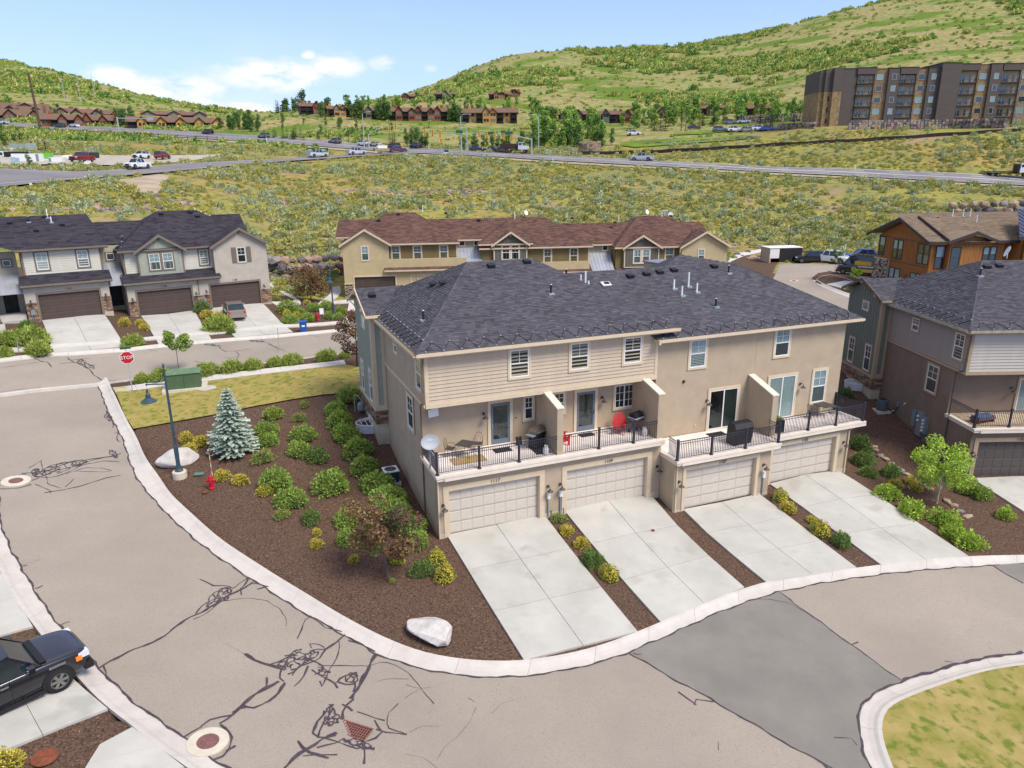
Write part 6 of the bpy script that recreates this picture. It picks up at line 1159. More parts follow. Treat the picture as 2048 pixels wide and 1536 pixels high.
row(Z2,(500,900), [('Y', 110,293,125, 'in front of the large centre shrubs'),('Y', 490,595,82, 'upper of two stacked small ones'),('Y', 485,677,108, 'lower of two stacked small ones'),('Y', 760,792,92, 'small, left of the bronze tree trunk'),('F', 1080,785,135, 'behind the bronze tree trunk'),('F', 1365,785,155, 'upper of the pair beside the first driveway'),('F', 1428,908,170, 'lower of the pair beside the first driveway'),('L', 1038,945,46, 'tiny, at the foot of the bronze tree')], 'golden and flowering shrubs of the corner bed')
row(Z2,(200,700), [('Y', 632,637,122, 'left one of three behind the lamp boulder'),('Y', 747,665,122, 'right one of three behind the lamp boulder'),('Y', 652,722,130, 'lowest of three, touching the lamp boulder'),('Y', 893,912,130, 'beside the red hydrant'),('Y', 1030,945,125, 'second to the right of the red hydrant')], 'golden and flowering shrubs of the corner bed')
row(Z2,(820,760), [('O', 1082,1000,112, 'against the meter boxes between the first two garages'),('Y', 1145,1098,115, 'second from the wall in the strip between the first two drives'),('Y', 1258,1188,126, 'third from the wall in the strip between the first two drives'),('P', 1335,1310,182, 'fourth from the wall in the strip between the first two drives'),('F', 1458,1416,156, 'nearest the street in the strip between the first two drives')], 'shrubs between the driveways')
row(Z2,(1300,760), [('F', 950,850,125, 'nearest the wall in the strip between the last two drives'),('Y', 1010,932,125, 'second from the wall in the strip between the last two drives'),('Y', 1185,1020,90, 'small, third from the wall between the last two drives'),('F', 1245,1097,150, 'fourth from the wall in the strip between the last two drives'),('P', 1398,1170,152, 'nearest the street between the last two drives')], 'shrubs between the driveways')
row(Z2,(1488,780), [('D', 850,390,165, 'against the right corner of the beige row'),('P', 872,512,165, 'second from the beige wall in the right bed'),('P', 912,602,130, 'touching the drive side of another in the right bed'),('P', 1072,592,145, 'beside the stone edging in the right bed'),('Y', 1105,680,105, 'above the bright spreading one by the fourth drive'),('Y', 1215,655,95, 'astride the stone edging'),('Y', 1255,712,95, 'just below the stone edging line'),('L', 1042,745,190, 'nearest the garage along the fourth drive'),('L', 1220,868,208, 'second along the fourth drive'),('L', 1470,945,215, 'third along the fourth drive'),('L', 1540,1045,190, 'fourth along the fourth drive'),('L', 1645,1100,200, 'last along the fourth drive, nearest the street'),('L', 1912,897,142, 'standing alone in the mulch right of the stones'),('D', 1345,508,135, 'behind the young maple'),('G', 1640,710,170, 'right of the young maple'),('G', 1730,750,160, 'at the edge of the neighbouring drive'),('D', 740,20,120, 'in front of the window well of the taupe house')], 'shrubs of the right-hand bed')
row(Z2,(0,380), [('S', 60,1090,190, 'left of the big clump before the awning entry'),('S', 235,1080,250, 'big clump left of the first long drive'),('S', 285,1165,185, 'by the kerb left of the first long drive'),('S', 25,1190,140, 'by the kerb at the left edge'),('D', 195,990,110, 'under the meter box of house 1124'),('Y', 100,1060,90, 'left of the big clump'),('Y', 912,967,98, 'left one below the dark entry'),('Y', 1030,975,80, 'behind another below the dark entry'),('Y', 1058,1003,84, 'front one below the dark entry'),('S', 980,1106,152, 'by the kerb between the two long drives'),('D', 1478,862,130, 'by the stone pier beside the silver sedan'),('Y', 1520,912,100, 'left of the silver sedan tail'),('Y', 1600,925,105, 'touching the silver sedan side'),('S', 1612,985,215, 'big clump before the silver sedan'),('D', 1692,1034,70, 'small, by the kerb before the silver sedan')], 'shrubs of the grey townhouses')
row(Z2,(200,700), [('S', 308,207,120, 'first from the stop sign in the kerb strip'),('S', 450,187,175, 'second from the stop sign in the kerb strip'),('S', 772,147,185, 'right of the green utility box in the kerb strip'),('S', 965,127,165, 'fourth from the stop sign in the kerb strip'),('S', 1122,112,145, 'fifth from the stop sign in the kerb strip'),('S', 1278,92,120, 'sixth from the stop sign in the kerb strip'),('S', 1402,77,150, 'seventh from the stop sign in the kerb strip'),('S', 1655,47,150, 'eighth from the stop sign in the kerb strip'),('S', 1790,32,90, 'last before the plum tree in the kerb strip')], 'shrubs in the kerb strip')
row(Z2,(520,380), [('G', 205,862,165, 'upper left in the bed with the second hydrant'),('G', 228,948,130, 'lower left in the bed with the second hydrant'),('G', 345,932,120, 'left of the second hydrant'),('G', 300,890,90, 'behind the one left of the second hydrant'),('G', 400,860,110, 'behind the second hydrant'),('G', 485,845,110, 'left of the far lamp post'),('G', 590,882,112, 'right of the far lamp post'),('G', 510,918,95, 'at the foot of the far lamp post'),('G', 572,925,90, 'front right of the far lamp post'),('Y', 198,903,74, 'left edge of the bed with the second hydrant'),('Y', 272,908,62, 'among green ones in the bed with the second hydrant'),('Y', 342,822,62, 'furthest back in the bed with the second hydrant'),('O', 120,795,70, 'by the right corner of the sedan house'),('O', 200,683,50, 'small, on the mulch slope below the boulder wall'),('O', 290,710,80, 'left of the dark red tree on the mulch slope')] + [('L' if i % 2 else 'G', 80 + i * 62,600 + (i % 3) * 18,80, 'number %s from the left under the boulder wall' % w) for i, w in enumerate(('one', 'two', 'three', 'four', 'five', 'six', 'seven', 'eight'))], 'shrubs around the far corner')
shrub('Y', 12,1528,70, 'in the mulch patch by the rusty lid at the lower left corner', None, .1,1.0)
for i, (x, y) in enumerate(((1775,590),(1790,585),(1735,570))): shrub('LLG'[i], x - 30, y + 5,30,('on the left of the strip below the van', 'on the right of the strip below the van', 'nearest the sidewalk below the van')[i], 'shrubs below the van')
# ---- trees ---------------------------------------------------------------------------
def leaves(mb, m, c, R, n, size, r, asp=1.0):
 mb.use(m)
 for _ in range(n):
  while True:
   d = Vector((r.uniform(-1,1), r.uniform(-1,1), r.uniform(-1,1)))
   if .05 < d.length < 1: break
  d = d.normalized() * (d.length ** .45); p = Vector(c) + Vector((d.x * R[0], d.y * R[1], d.z * R[2])); a = Vector((r.gauss(0,1), r.gauss(0,1), r.gauss(0,.6))).normalized() * size * r.uniform(.6,1.3); b = a.cross(Vector((r.gauss(0,1), r.gauss(0,1), r.gauss(0,1)))).normalized() * a.length * .8 * asp
  mb.face([p - a * .5, p - b * .4, p + a * .5, p + b * .5])
def young_tree(nm, label, px, py, H, R, lms, n, size=.09, bark=None, lean=(0,0), trunkr=.04, cb=.35, seed=1, group=None, branches=9):
 r = random.Random(seed); p = g1(px, py); t = thing(nm, label, 'tree', p, 0, group); b = B(bark or m_bark); top = Vector((lean[0], lean[1], H * .92)); b.tube([(0,0,-.1), tuple(top * .4 + Vector((lean[0] * .1,.03,0))), tuple(top)], [trunkr, trunkr * .75, trunkr * .2], 7); cr = MB()
 for k in range(branches):
  f = cb + (1 - cb) * (k + .5) / branches; a = k * 2.4 + r.uniform(0,1); q = top * f; L_ = R * (1.15 - .7 * abs(f - .55)) * r.uniform(.7,1.1); e = q + Vector((math.cos(a) * L_, math.sin(a) * L_, L_ * .55)); b.tube([tuple(q), tuple((q + e) / 2 + Vector((0,0,.05 * L_))), tuple(e)], [trunkr * .45, trunkr * .3,.006], 5)
  for s in (.55,.85,1.05): c = q + (e - q) * s; leaves(cr, lms[(k + int(s * 10)) % len(lms)], c, (R * .36, R * .36, R * .32), n // (branches * 3), size, r)
 b.build('trunk', t); cr.build('crown', t, smooth=False); return t
young_tree('bronze_tree', 'young tree with green and dark bronze leaves beside the first driveway', 780,1162,3.5,1.25, [m_plum, m_lf_mid, m_plum2, m_lf_dark, m_plum2], 8000,.12, m_bark, (-.45,.1),.05,.30,3, branches=13)
young_tree('plum_tree', 'dark purple plum tree at the far corner of the beige row', 714,735,4.4,1.15, [m_plum, m_plum, m_plum2], 5500,.13, m_barkd, (.1,0),.06,.15,4, branches=14)
young_tree('maple_tree', 'young yellow-green maple in the right-hand bed', 1874,1005,3.0,1.35, [m_lf_lime, m_lf_lime, m_lf_green], 5200,.14, m_barkp, (.1,.1),.05,.25,5, branches=12)
young_tree('street_tree', 'small leafy tree standing behind the green utility box', 358,742,2.9,.85, [m_lf_mid, m_lf_green], 2600,.15, m_bark, (0,0),.03,.5,6, branches=8)
young_tree('red_leaved_tree', 'dark red bushy tree on the mulch slope before the boulder wall', 622,602,3.3,1.7, [m_plum2, m_plum, m_plum2], 5000,.18, m_barkd, (0,0),.06,.1,8, branches=12)
young_tree('staked_tree', 'thin staked sapling in the round bed beside the black and yellow van', 1668,556,3.6,.55, [m_lf_dark, m_lf_mid], 1200,.14, m_bark, (0,0),.03,.5,9, branches=7)
young_tree('lime_tree', 'small lime-green sapling on the strip below the van', 1709,572,2.1,.55, [m_lf_lime], 1200,.14, m_bark, (0,0),.025,.5,10, branches=7)
def spruce_mesh(seed, m, tiers=15, H=1.0, R=.32, dens=1.0, needle=.035):
 r = random.Random(seed); tr = B(m_barkd).tube([(0,0,-.02),(0,0, H * .95)], [.02,.004], 6); mb = B(m)
 for k in range(tiers):
  f = k / tiers; z = H * (.07 + .9 * f); Rk = R * (1 - f) ** .85 * r.uniform(.85,1.1) + .015; nb = int((12 - 6 * f) * dens)
  for j in range(nb):
   a = j * 6.283 / nb + r.uniform(-.2,.2) + k * .7; L_ = Rk * r.uniform(.8,1.12); d = Vector((math.cos(a), math.sin(a),0)); s = Vector((-d.y, d.x, 0)); n = max(4, int(L_ / .018))
   for i in range(n):
    t = (i + .6) / n; p = d * L_ * t + Vector((0,0, z - L_ * .28 * t + L_ * .16 * t * t)); w = L_ * .22 * (1.05 - t) + .012
    for sg in (-1,1): q = p + s * sg * w * r.uniform(.7,1.1) + d * .018 + Vector((0,0, r.uniform(-.012,.012))); c = d * needle * .6; mb.face([p - c * .4, q - c * .3, q + c * .5, p + c])
   tip = d * L_; mb.face([Vector((0,0, z)) + s * .006, tip * .9 + Vector((0,0, z - L_ * .12)) + s * .014, tip * 1.04 + Vector((0,0, z - L_ * .12)), tip * .9 + Vector((0,0, z - L_ * .12)) - s * .014])
 return tr.mesh('trunk'), mb.mesh('needles')
_bs = spruce_mesh(1, m_blue, 20,1.0,.35,1.7,.045); sp = thing('blue_spruce', 'silvery blue spruce standing in the corner bed', 'tree', g1(468,902)); k_ = 4.1
for nm, me in zip(('trunk', 'needles'), _bs): inst(me, nm, sp, sc=(k_, k_, k_))
def crown_mesh(seed, ms, n, H=1.0, R=.26, base=.14, size=.085, bark=None):
 r = random.Random(seed); tk = B(bark or m_barkp).tube([(0,0,-.02),(r.uniform(-.01,.01),0,.5),(0,0,.9)], [.018,.013,.004], 6); mb = MB()
 for _ in range(16):
  f = r.random(); z = base + (.95 - base) * f; a = r.uniform(0,6.28); q = R * (1 - abs(f - .4) * 1.05) * r.uniform(.1,.75); leaves(mb, r.choice(ms),(q * math.cos(a), q * math.sin(a), z),(R * .42, R * .42,.10), n // 16, size, r)
 return tk.mesh('trunk'), mb.mesh('crown')
ASP = [crown_mesh(s, [m_aspen, m_aspen, m_aspd], 560) for s in (1,2,3,4)]; ASD = [crown_mesh(s, [m_aspd, m_lf_dark], 420, R=.3, bark=m_barkd) for s in (5,6,7)]; CON = [spruce_mesh(s, m_needle, 9,1.0,.24,.6,.10) for s in (2,3)]
_rt = random.Random(11)
def grove(n, poly, protos, hpx, label, group, nm, jit=.25):
 x0, x1 = min(p[0] for p in poly), max(p[0] for p in poly); y0, y1 = min(p[1] for p in poly), max(p[1] for p in poly); pts = []
 while len(pts) < n:
  x, y = _rt.uniform(x0, x1), _rt.uniform(y0, y1)
  if pip((x, y), poly): pts.append((x, y))
 gp = G(pts)
 for p in gp:
  h = _rt.uniform(*hpx) * depth_of(p) / F; t = thing(nm, label, 'tree', tuple(p), _rt.uniform(0,6), group); pr = _rt.choice(protos)
  for k, me in zip(('trunk', 'crown'), pr): inst(me, k, t, sc=(h * _rt.uniform(.85,1.2),) * 2 + (h,))

# ---- groves on the far hillsides
def bx(a, b, c, d): return [(a, c),(b, c),(b, d),(a, d)]
grove(34, [(1058,268),(1150,262),(1215,275),(1190,297),(1075,302)], ASP, (38,62), 'aspen in the grove below the condos, right of the traffic lights', 'aspens right of the traffic lights', 'aspen_tree')
grove(16, bx(1050,1240,285,300), ASD, (22,40), 'dark leafy tree along the near edge of the aspen grove', 'dark trees at the grove edge', 'leafy_tree')
grove(34, [(1235,240),(1420,232),(1625,228),(1628,246),(1450,248),(1240,262)], ASP, (30,52), 'aspen on the slope left of the apartment block', 'aspens left of the apartment block', 'aspen_tree')
grove(22, [(1280,255),(1440,246),(1560,240),(1625,240),(1625,250),(1440,256),(1290,270)], CON, (22,36), 'small conifer in the row left of the apartment block', 'conifers left of the apartment block', 'conifer_tree')
grove(30, [(800,212),(900,206),(1060,206),(1100,235),(1050,245),(900,216),(800,222)], ASP, (16,30), 'aspen between the upper and lower hillside condos', 'aspens between the condo rows', 'aspen_tree')
grove(14, bx(895,925,238,246), ASD, (24,36), 'dark tree between the red and the yellow condo', 'trees between the red and yellow condos', 'leafy_tree')
grove(12, bx(640,660,226,236), ASD, (22,34), 'dark tree right of the leftmost red condo', 'trees right of the leftmost red condo', 'leafy_tree')
grove(12, bx(700,725,232,241), ASD, (22,38), 'dark tree left of the grey condo', 'trees left of the grey condo', 'leafy_tree')
grove(12, bx(752,780,232,242), ASD, (24,40), 'dark tree left of the long red condo', 'trees left of the long red condo', 'leafy_tree')
grove(12, bx(568,606,221,226), ASD, (24,42), 'tall tree on the shoulder left of the red condo', 'trees on the shoulder', 'leafy_tree')
grove(14, bx(675,800,212,220), ASP, (14,26), 'aspen on the skyline behind the lower condos', 'aspens on the skyline', 'aspen_tree')
grove(3, bx(553,558,224,228), CON, (24,30), 'pointed conifer at the tip of the shoulder', 'conifers at the shoulder tip', 'conifer_tree')
grove(26, [(435,252),(520,255),(530,268),(440,260)], ASD, (16,32), 'dark green tree right of the yellow condo row', 'trees right of the yellow condo row', 'leafy_tree')
grove(8, bx(237,268,248,256), ASD, (24,36), 'dark tree between the red and yellow condo rows', 'trees between the condo rows on the left', 'leafy_tree')
grove(12, bx(20,240,222,240), ASD, (10,18), 'small tree among the brown condo roofs on the left', 'trees among the left condos', 'leafy_tree')
grove(30, [(540,268),(640,276),(740,285),(860,290),(860,298),(700,292),(540,280)], CON, (14,26), 'small conifer on the bank above the highway', 'conifers on the bank above the highway', 'conifer_tree')
grove(16, [(560,240),(640,246),(800,262),(700,275),(560,258)], ASD, (10,20), 'scrub oak on the bank below the condos', 'scrub oaks below the condos', 'leafy_tree')
grove(12, bx(800,860,282,296), ASD, (20,32), 'leafy tree on the bank behind the left traffic mast', 'trees behind the left traffic mast', 'leafy_tree')
grove(16, bx(920,1050,292,302), ASD, (20,34), 'leafy tree behind the signal mast on the right', 'trees behind the right traffic mast', 'leafy_tree')
for i, (x, y, h, pr, lb) in enumerate(((8,292,30, ASD, 'dark leafy tree at the left edge above the yard'),(30,287,20, ASD, 'broad leafy tree behind the yard containers'),(42,285,18, ASD, 'second leafy tree behind the yard containers'),(57,285,14, ASD, 'small reddish tree behind the yard containers'),(78,300,22, CON, 'shorter conifer of the pair right of the yard containers'),(92,302,28, CON, 'taller conifer of the pair right of the yard containers'),(59,332,24, ASD, 'round dark tree before the white containers'))):
 p = g1(x, y); hh = h * depth_of(p) / F; t = thing('conifer_tree' if pr is CON else 'leafy_tree', lb, 'tree', tuple(p), i)
 for k, me in zip(('trunk', 'crown'), pr[i % len(pr)]): inst(me, k, t, sc=(hh * 1.25, hh * 1.25, hh))
# ---- scattered cover (joined stuff, placed by geometry nodes)
def scatter(name, P, sc, protos, kind='stuff'):
 me = bpy.data.meshes.new(name); me.vertices.add(len(P)); me.vertices.foreach_set('co', np.array(P, float).ravel())
 for nm, tp, dt in (('sc', 'FLOAT', sc),('rz', 'FLOAT', np.random.uniform(0,6.28, len(P))),('pk', 'INT', np.random.randint(0, len(protos), len(P)))):
  a = me.attributes.new(nm, tp, 'POINT'); a.data.foreach_set('value', np.array(dt).astype(np.float32 if tp == 'FLOAT' else np.int32))
 o = bpy.data.objects.new(name, me); COL.objects.link(o); o['kind'] = kind
 ng = bpy.data.node_groups.new(name, 'GeometryNodeTree'); ng.interface.new_socket('Geometry', in_out='INPUT', socket_type='NodeSocketGeometry'); ng.interface.new_socket('Geometry', in_out='OUTPUT', socket_type='NodeSocketGeometry')
 N = ng.nodes; L = ng.links; gi = N.new('NodeGroupInput'); go = N.new('NodeGroupOutput'); ip = N.new('GeometryNodeInstanceOnPoints'); jn = N.new('GeometryNodeJoinGeometry')
 for pm in protos:
  po = bpy.data.objects.new('proto_' + pm.name, pm); oi = N.new('GeometryNodeObjectInfo'); oi.inputs['Object'].default_value = po; oi.inputs['As Instance'].default_value = True; L.new(oi.outputs['Geometry'], jn.inputs[0])
 def attr(nm, tp):
  a = N.new('GeometryNodeInputNamedAttribute'); a.data_type = tp; a.inputs[0].default_value = nm; return a.outputs['Attribute']
 cx = N.new('ShaderNodeCombineXYZ'); L.new(attr('rz', 'FLOAT'), cx.inputs[2]); er = N.new('FunctionNodeEulerToRotation'); L.new(cx.outputs[0], er.inputs[0]); L.new(er.outputs[0], ip.inputs['Rotation'])
 L.new(gi.outputs[0], ip.inputs['Points']); L.new(jn.outputs[0], ip.inputs['Instance']); ip.inputs['Pick Instance'].default_value = True; L.new(attr('pk', 'INT'), ip.inputs['Instance Index']); L.new(attr('sc', 'FLOAT'), ip.inputs['Scale']); L.new(ip.outputs[0], go.inputs[0])
 md = o.modifiers.new('scatter', 'NODES'); md.node_group = ng; return o
from mathutils import noise as mn
SAGE = [shrub_mesh('sagebrush_clump', 30 + i, 150, m_sageb[i % 4], m_sageb[(i + 2) % 3], .17,.62,.2, lump=.2, lm2=m_sageb[(i + 1) % 4]) for i in range(8)]
SAGG = [shrub_mesh('grass_tuft', 50 + i, 60, m_sageb[3] if i % 2 else m_sageb[2], m_sageb[2], .2,.4,1.2, lump=.2, upr=.4) for i in range(3)]
HWY_N = [(2300,393),(2048,374),(1761,358.5),(1560,348),(1273,333),(1080,322),(1000,316.5),(820.8,308.3),(656.7,296),(560,287.8),(382.8,278),(191.4,267.3),(0,256.4),(-250,243)]
HWY_F = [(2300,368),(2048,356),(1761,342.5),(1560,337.4),(1273.5,322),(1000,308.5),(916.5,302.9),(793.5,296),(711,289),(560,275.5),(328,261.8),(164,253.6),(0,246.0),(-250,232)]
SR_N = [(-200,400),(0,378),(191.4,358.9),(314.5,349.3),(464.9,334.3),(520,328.5),(629,321),(752,312.4),(830,309)]
SR_F = [(-200,345),(0,340.5),(100,345),(164,346.6),(259.8,341),(355.5,330),(560,320),(615.7,316),(752,308),(830,303)]
LOT = [(-100,345),(0,334),(130,330),(260,334),(330,328),(430,316),(440,311),(330,313),(200,312),(60,313),(-100,316)]
DRT = [(225,361),(318,349),(340,352),(325,372),(315,388),(280,392),(262,380),(250,368)]
gH = [G(resample(k, n=90)) for k in (HWY_N, HWY_F)]; gR = [G(resample(k, n=70)) for k in (SR_N, SR_F)]; gLot = G(LOT); gDrt = G(DRT)
def strip(name, A, Bq, off, m, k=6, kind='structure', rail=False):
 A = smooth(A, 1)[:, :2]; Bq = smooth(Bq, 1)[:, :2]; n = 160; A = resample(A, n=n); Bq = resample(Bq, n=n); P = (A[:, None] + (Bq - A)[:, None] * np.linspace(0,1, k + 1)[None, :, None]).reshape(-1,2); Z = T(P[:, 0], P[:, 1]) + off; mb = B(m); mb.v = [(x, y, z) for (x, y), z in zip(P, Z)]
 for i in range(n - 1):
  for j in range(k): mb.f.append((i * (k + 1) + j, i * (k + 1) + j + 1,(i + 1) * (k + 1) + j + 1,(i + 1) * (k + 1) + j)); mb.m.append(0)
 return mb.build(name, None, kind), A, Bq
_, hA_, hB_ = strip('highway', gH[0], gH[1], .42, m_hwy, 10); _, rA_, rB_ = strip('side_road', gR[0], gR[1], .38, m_hwy, 8)
drape('gravel_yard', gLot, .30, mat('gravel', S(206,196,180,.6),.95,.08,.4,.5,10),3.0); drape('dirt_track', gDrt, .12, mat('dirt_track_soil', S(206,186,158,.56),.95,.1,.3),2.0)
m_line = mat('road_paint', S(238,238,232,.74),.8,.05)
def paint(name, A, Bq, t, off, w=.3, dash=None):
 P = A + (Bq - A) * t; mb = B(m_line); n = len(P)
 for i in range(n - 1):
  if dash and i % dash[0] >= dash[1]: continue
  a, b = P[i], P[i + 1]; d = (b - a) / (np.linalg.norm(b - a) + 1e-9); s = np.array([-d[1], d[0]]) * w / 2; q = np.array([a - s, b - s, b + s, a + s]); z = T(q[:, 0], q[:, 1]) + off; mb.face([(x, y, zz) for (x, y), zz in zip(q, z)])
 mb.build(name, None, 'stuff')
for t, dsh in ((.06, None),(.3,(3,1)),(.5, None),(.54, None),(.75,(3,1)),(.95, None)): paint('lane_line', hA_, hB_, t, .46,.22, dsh)
for t, dsh in ((.12, None),(.88, None)): paint('lane_line', rA_, rB_, t, .42,.16, dsh)
sh_n = gH[0].copy(); sh_n2 = G([(x, y + 3.5) for x, y in resample(HWY_N, n=90)]); strip('road_shoulder', sh_n2, sh_n, .2, mat('shoulder_gravel', S(200,184,150,.58),.95,.1,.5),2)
lawnU = G([(1230,291),(1270,296),(1340,291),(1450,283),(1520,276),(1480,272),(1400,277),(1300,281),(1255,284)]); drape('upper_lawn', lawnU, .3, m_lawn2,4.0)
lawnV = G([(1340,272),(1400,270),(1480,262),(1420,262),(1350,268)]); drape('upper_lawn', lawnV, .3, m_lawn2,4.0)
drape('trail', G([(1440,530),(1452,519),(1480,506),(1530,497),(1600,489),(1600,494),(1535,503),(1490,512),(1462,524),(1455,533)]),.07, m_walk, 2.0)
drape('parking_road', G([(1480,690),(1505,640),(1543,562),(1552,545),(1560,526),(1600,523),(1650,527),(1700,519),(1780,504),(1870,503),(1830,562),(1752,566),(1712,562),(1690,552),(1660,546),(1638,550),(1626,560),(1645,572),(1690,590),(1760,612),(1830,640),(1790,720),(1600,740)]),-.11, m_asph, 1.4)
ribbon('kerb', G([(1830,640),(1760,612),(1690,590),(1645,572),(1626,560),(1638,550),(1660,546),(1690,552),(1712,562),(1752,566)]), G([(1830,634),(1762,607),(1694,586),(1650,569),(1633,559.5),(1641,553),(1660,549.5),(1688,555.5),(1712,565),(1752,569)]), KPROF, m_kerb)
ribbon('sidewalk', G([(1652,569),(1690,578),(1750,600),(1800,622)]), G([(1690,562),(1722,566),(1760,590),(1800,607)]), [(0,.045),(1,.045)], m_walk, 2)
xx = np.random.uniform(-175,190,26000); yy = np.random.uniform(84,262,26000)
w_ = np.abs(xx) < yy * .86 + 5; xx, yy = xx[w_], yy[w_]; w_ = (xx > -100) | (yy > 105); xx, yy = xx[w_], yy[w_]
def polyof(A, Bq): return np.vstack([A[:, :2], Bq[::-1][:, :2]])
def rectpoly(O, ang, u0, u1, v0, v1): return np.array([loc_pt(O, ang, u, v, 0)[:2] for u, v in ((u0, v0),(u1, v0),(u1, v1),(u0, v1))])
bad = np.zeros(len(xx), bool)
for pl in (polyof(sh_n2, gH[1]), polyof(gR[0], gR[1]), gLot[:, :2], gDrt[:, :2], rectpoly(O_BROWN, A_BROWN, -3,49,-3,15), rectpoly(O_LEFT, A_LEFT, -14,23,-2,14), rectpoly(O_ORNG, A_ORNG, -3,40,-14,12), g_lot, g_dirtR, rectpoly((97.6,245),0,-5,85,-6,20), lawnU[:, :2], lawnV[:, :2]): bad |= inpoly(xx, yy, pl)
nz1 = np.array([mn.noise((x * .035, y * .045,3.3)) for x, y in zip(xx, yy)]); nz2 = np.array([mn.noise((x * .25, y * .25,7.7)) for x, y in zip(xx, yy)])
bad |= (nz1 + .6 * nz2 + np.random.uniform(-.35,.35, len(xx))) < .10
bad |= (yy < 84 + 1) | ((yy < 104) & (xx > -25) & (xx < 35)) ; bad |= (xx > 20) & (yy < 100)
bad |= (yy > 222) & (xx > 20) & (np.random.random(len(xx)) < .75)
xx, yy = xx[~bad], yy[~bad]; zz_ = T(xx, yy); ss_ = np.random.lognormal(-.1,.42, len(xx)) * 1.05; ss_ = np.clip(ss_, .4,2.3)
Pf = np.stack([xx, yy, zz_ - .08], -1); Q = (Pf - C0) @ MM.T; ppx = 1024 + F * Q[:, 0] / Q[:, 2]; ppy = 768 + F * Q[:, 1] / Q[:, 2]
lim = np.interp(ppx, [0,150,200,360,400,500,535,540,675,680,750,1400,1450,1455,1560,1750,1790,2048], [432,428,428,418,418,425,432,505,505,435,424,430,445,490,490,480,430,432])
vis = (ppx > 5) & (ppx < 2043) & (ppy < lim) & (ppy > 300); app = ss_ / Q[:, 2] * vis; top = np.argsort(-app)[:290]; ind = np.zeros(len(xx), bool); ind[top] = True
zones = {0: 'grey-green sagebrush on the slope behind the grey townhouses', 1: 'grey-green sagebrush on the slope behind the brown-roofed row', 2: 'grey-green sagebrush on the slope between the parking and the highway'}
for i in top:
 zi = 0 if ppx[i] < 680 else 1 if ppx[i] < 1450 else 2; me = SAGE[np.random.randint(8)]; o = bpy.data.objects.new('sagebrush', me); COL.objects.link(o); o.location = Pf[i]; o.rotation_euler = (0,0, np.random.uniform(0,6)); s = ss_[i]; o.scale = (s, s, s * .95); tag(o, zones[zi], 'sagebrush', 'sagebrush on the ' + ('left', 'middle', 'right')[zi] + ' slope')
scatter('sagebrush_cover', Pf[~ind], ss_[~ind], SAGE)
n_ = 22000; gx_ = np.random.uniform(-150,165, n_); gy_ = np.random.uniform(84,235, n_); k = (np.abs(gx_) < gy_ * .8 + 5); gx_, gy_ = gx_[k], gy_[k]; bad = np.zeros(len(gx_), bool)
for pl in (polyof(sh_n2, gH[1]), polyof(gR[0], gR[1]), gLot[:, :2], gDrt[:, :2], rectpoly(O_BROWN, A_BROWN, -3,49,-3,15), rectpoly(O_LEFT, A_LEFT, -14,23,-2,14), rectpoly(O_ORNG, A_ORNG, -3,40,-14,12), g_lot): bad |= inpoly(gx_, gy_, pl)
bad |= (gx_ > 20) & (gy_ < 100)
bad |= np.array([mn.noise((x * .06, y * .06,13.3)) for x, y in zip(gx_, gy_)]) < -.05
gx_, gy_ = gx_[~bad], gy_[~bad]; scatter('meadow_grass', np.stack([gx_, gy_, T(gx_, gy_) - .04], -1), np.random.uniform(.35,.9, len(gx_)), SAGG)
# oak scrub and brush over the big hills
n_ = 60000; u_ = np.random.uniform(-.95,1.0, n_); ly = np.random.uniform(math.log(265), math.log(1150), n_); hy = np.exp(ly); hx = u_ * hy; m1 = np.array([mn.fractal((x * .0085, y * .006,1.7),1.0,2.0,5) for x, y in zip(hx, hy)]); m2 = np.array([mn.noise((x * .05, y * .05,4.)) for x, y in zip(hx, hy)])
keep = (m1 + .35 * m2) > np.where(hx < -60,.42,.2); sp_ = np.random.random(n_) < .09; kk = (keep & (np.random.random(n_) < .5)) | sp_
inn = inpoly(hx, hy, rectpoly((97.6,245),0,-8,100,-30,24)) | inpoly(hx, hy, polyof(gH[0], gH[1])); kk &= ~inn; kk &= ~((hy < 300) & (np.random.random(n_) < .5))
m_scr = leafm('scrub_leaf', (190,194,108),.3)
SCRUB = [shrub_mesh('oak_scrub', 70 + i, 90,(m_aspd, m_lf_olive, m_scr, m_aspen)[i], m_aspd, .26,.62,0, lump=.22, lm2=(m_aspen, m_scr, m_lf_olive, m_scr)[i]) for i in range(4)]
bs = np.where(keep, np.random.uniform(2.2,5.0, n_), np.random.uniform(1.2,2.6, n_)) * np.clip(hy / 520,.55,1.3)
scatter('hillside_scrub', np.stack([hx[kk], hy[kk], T(hx[kk], hy[kk]) - .5], -1), bs[kk], SCRUB)
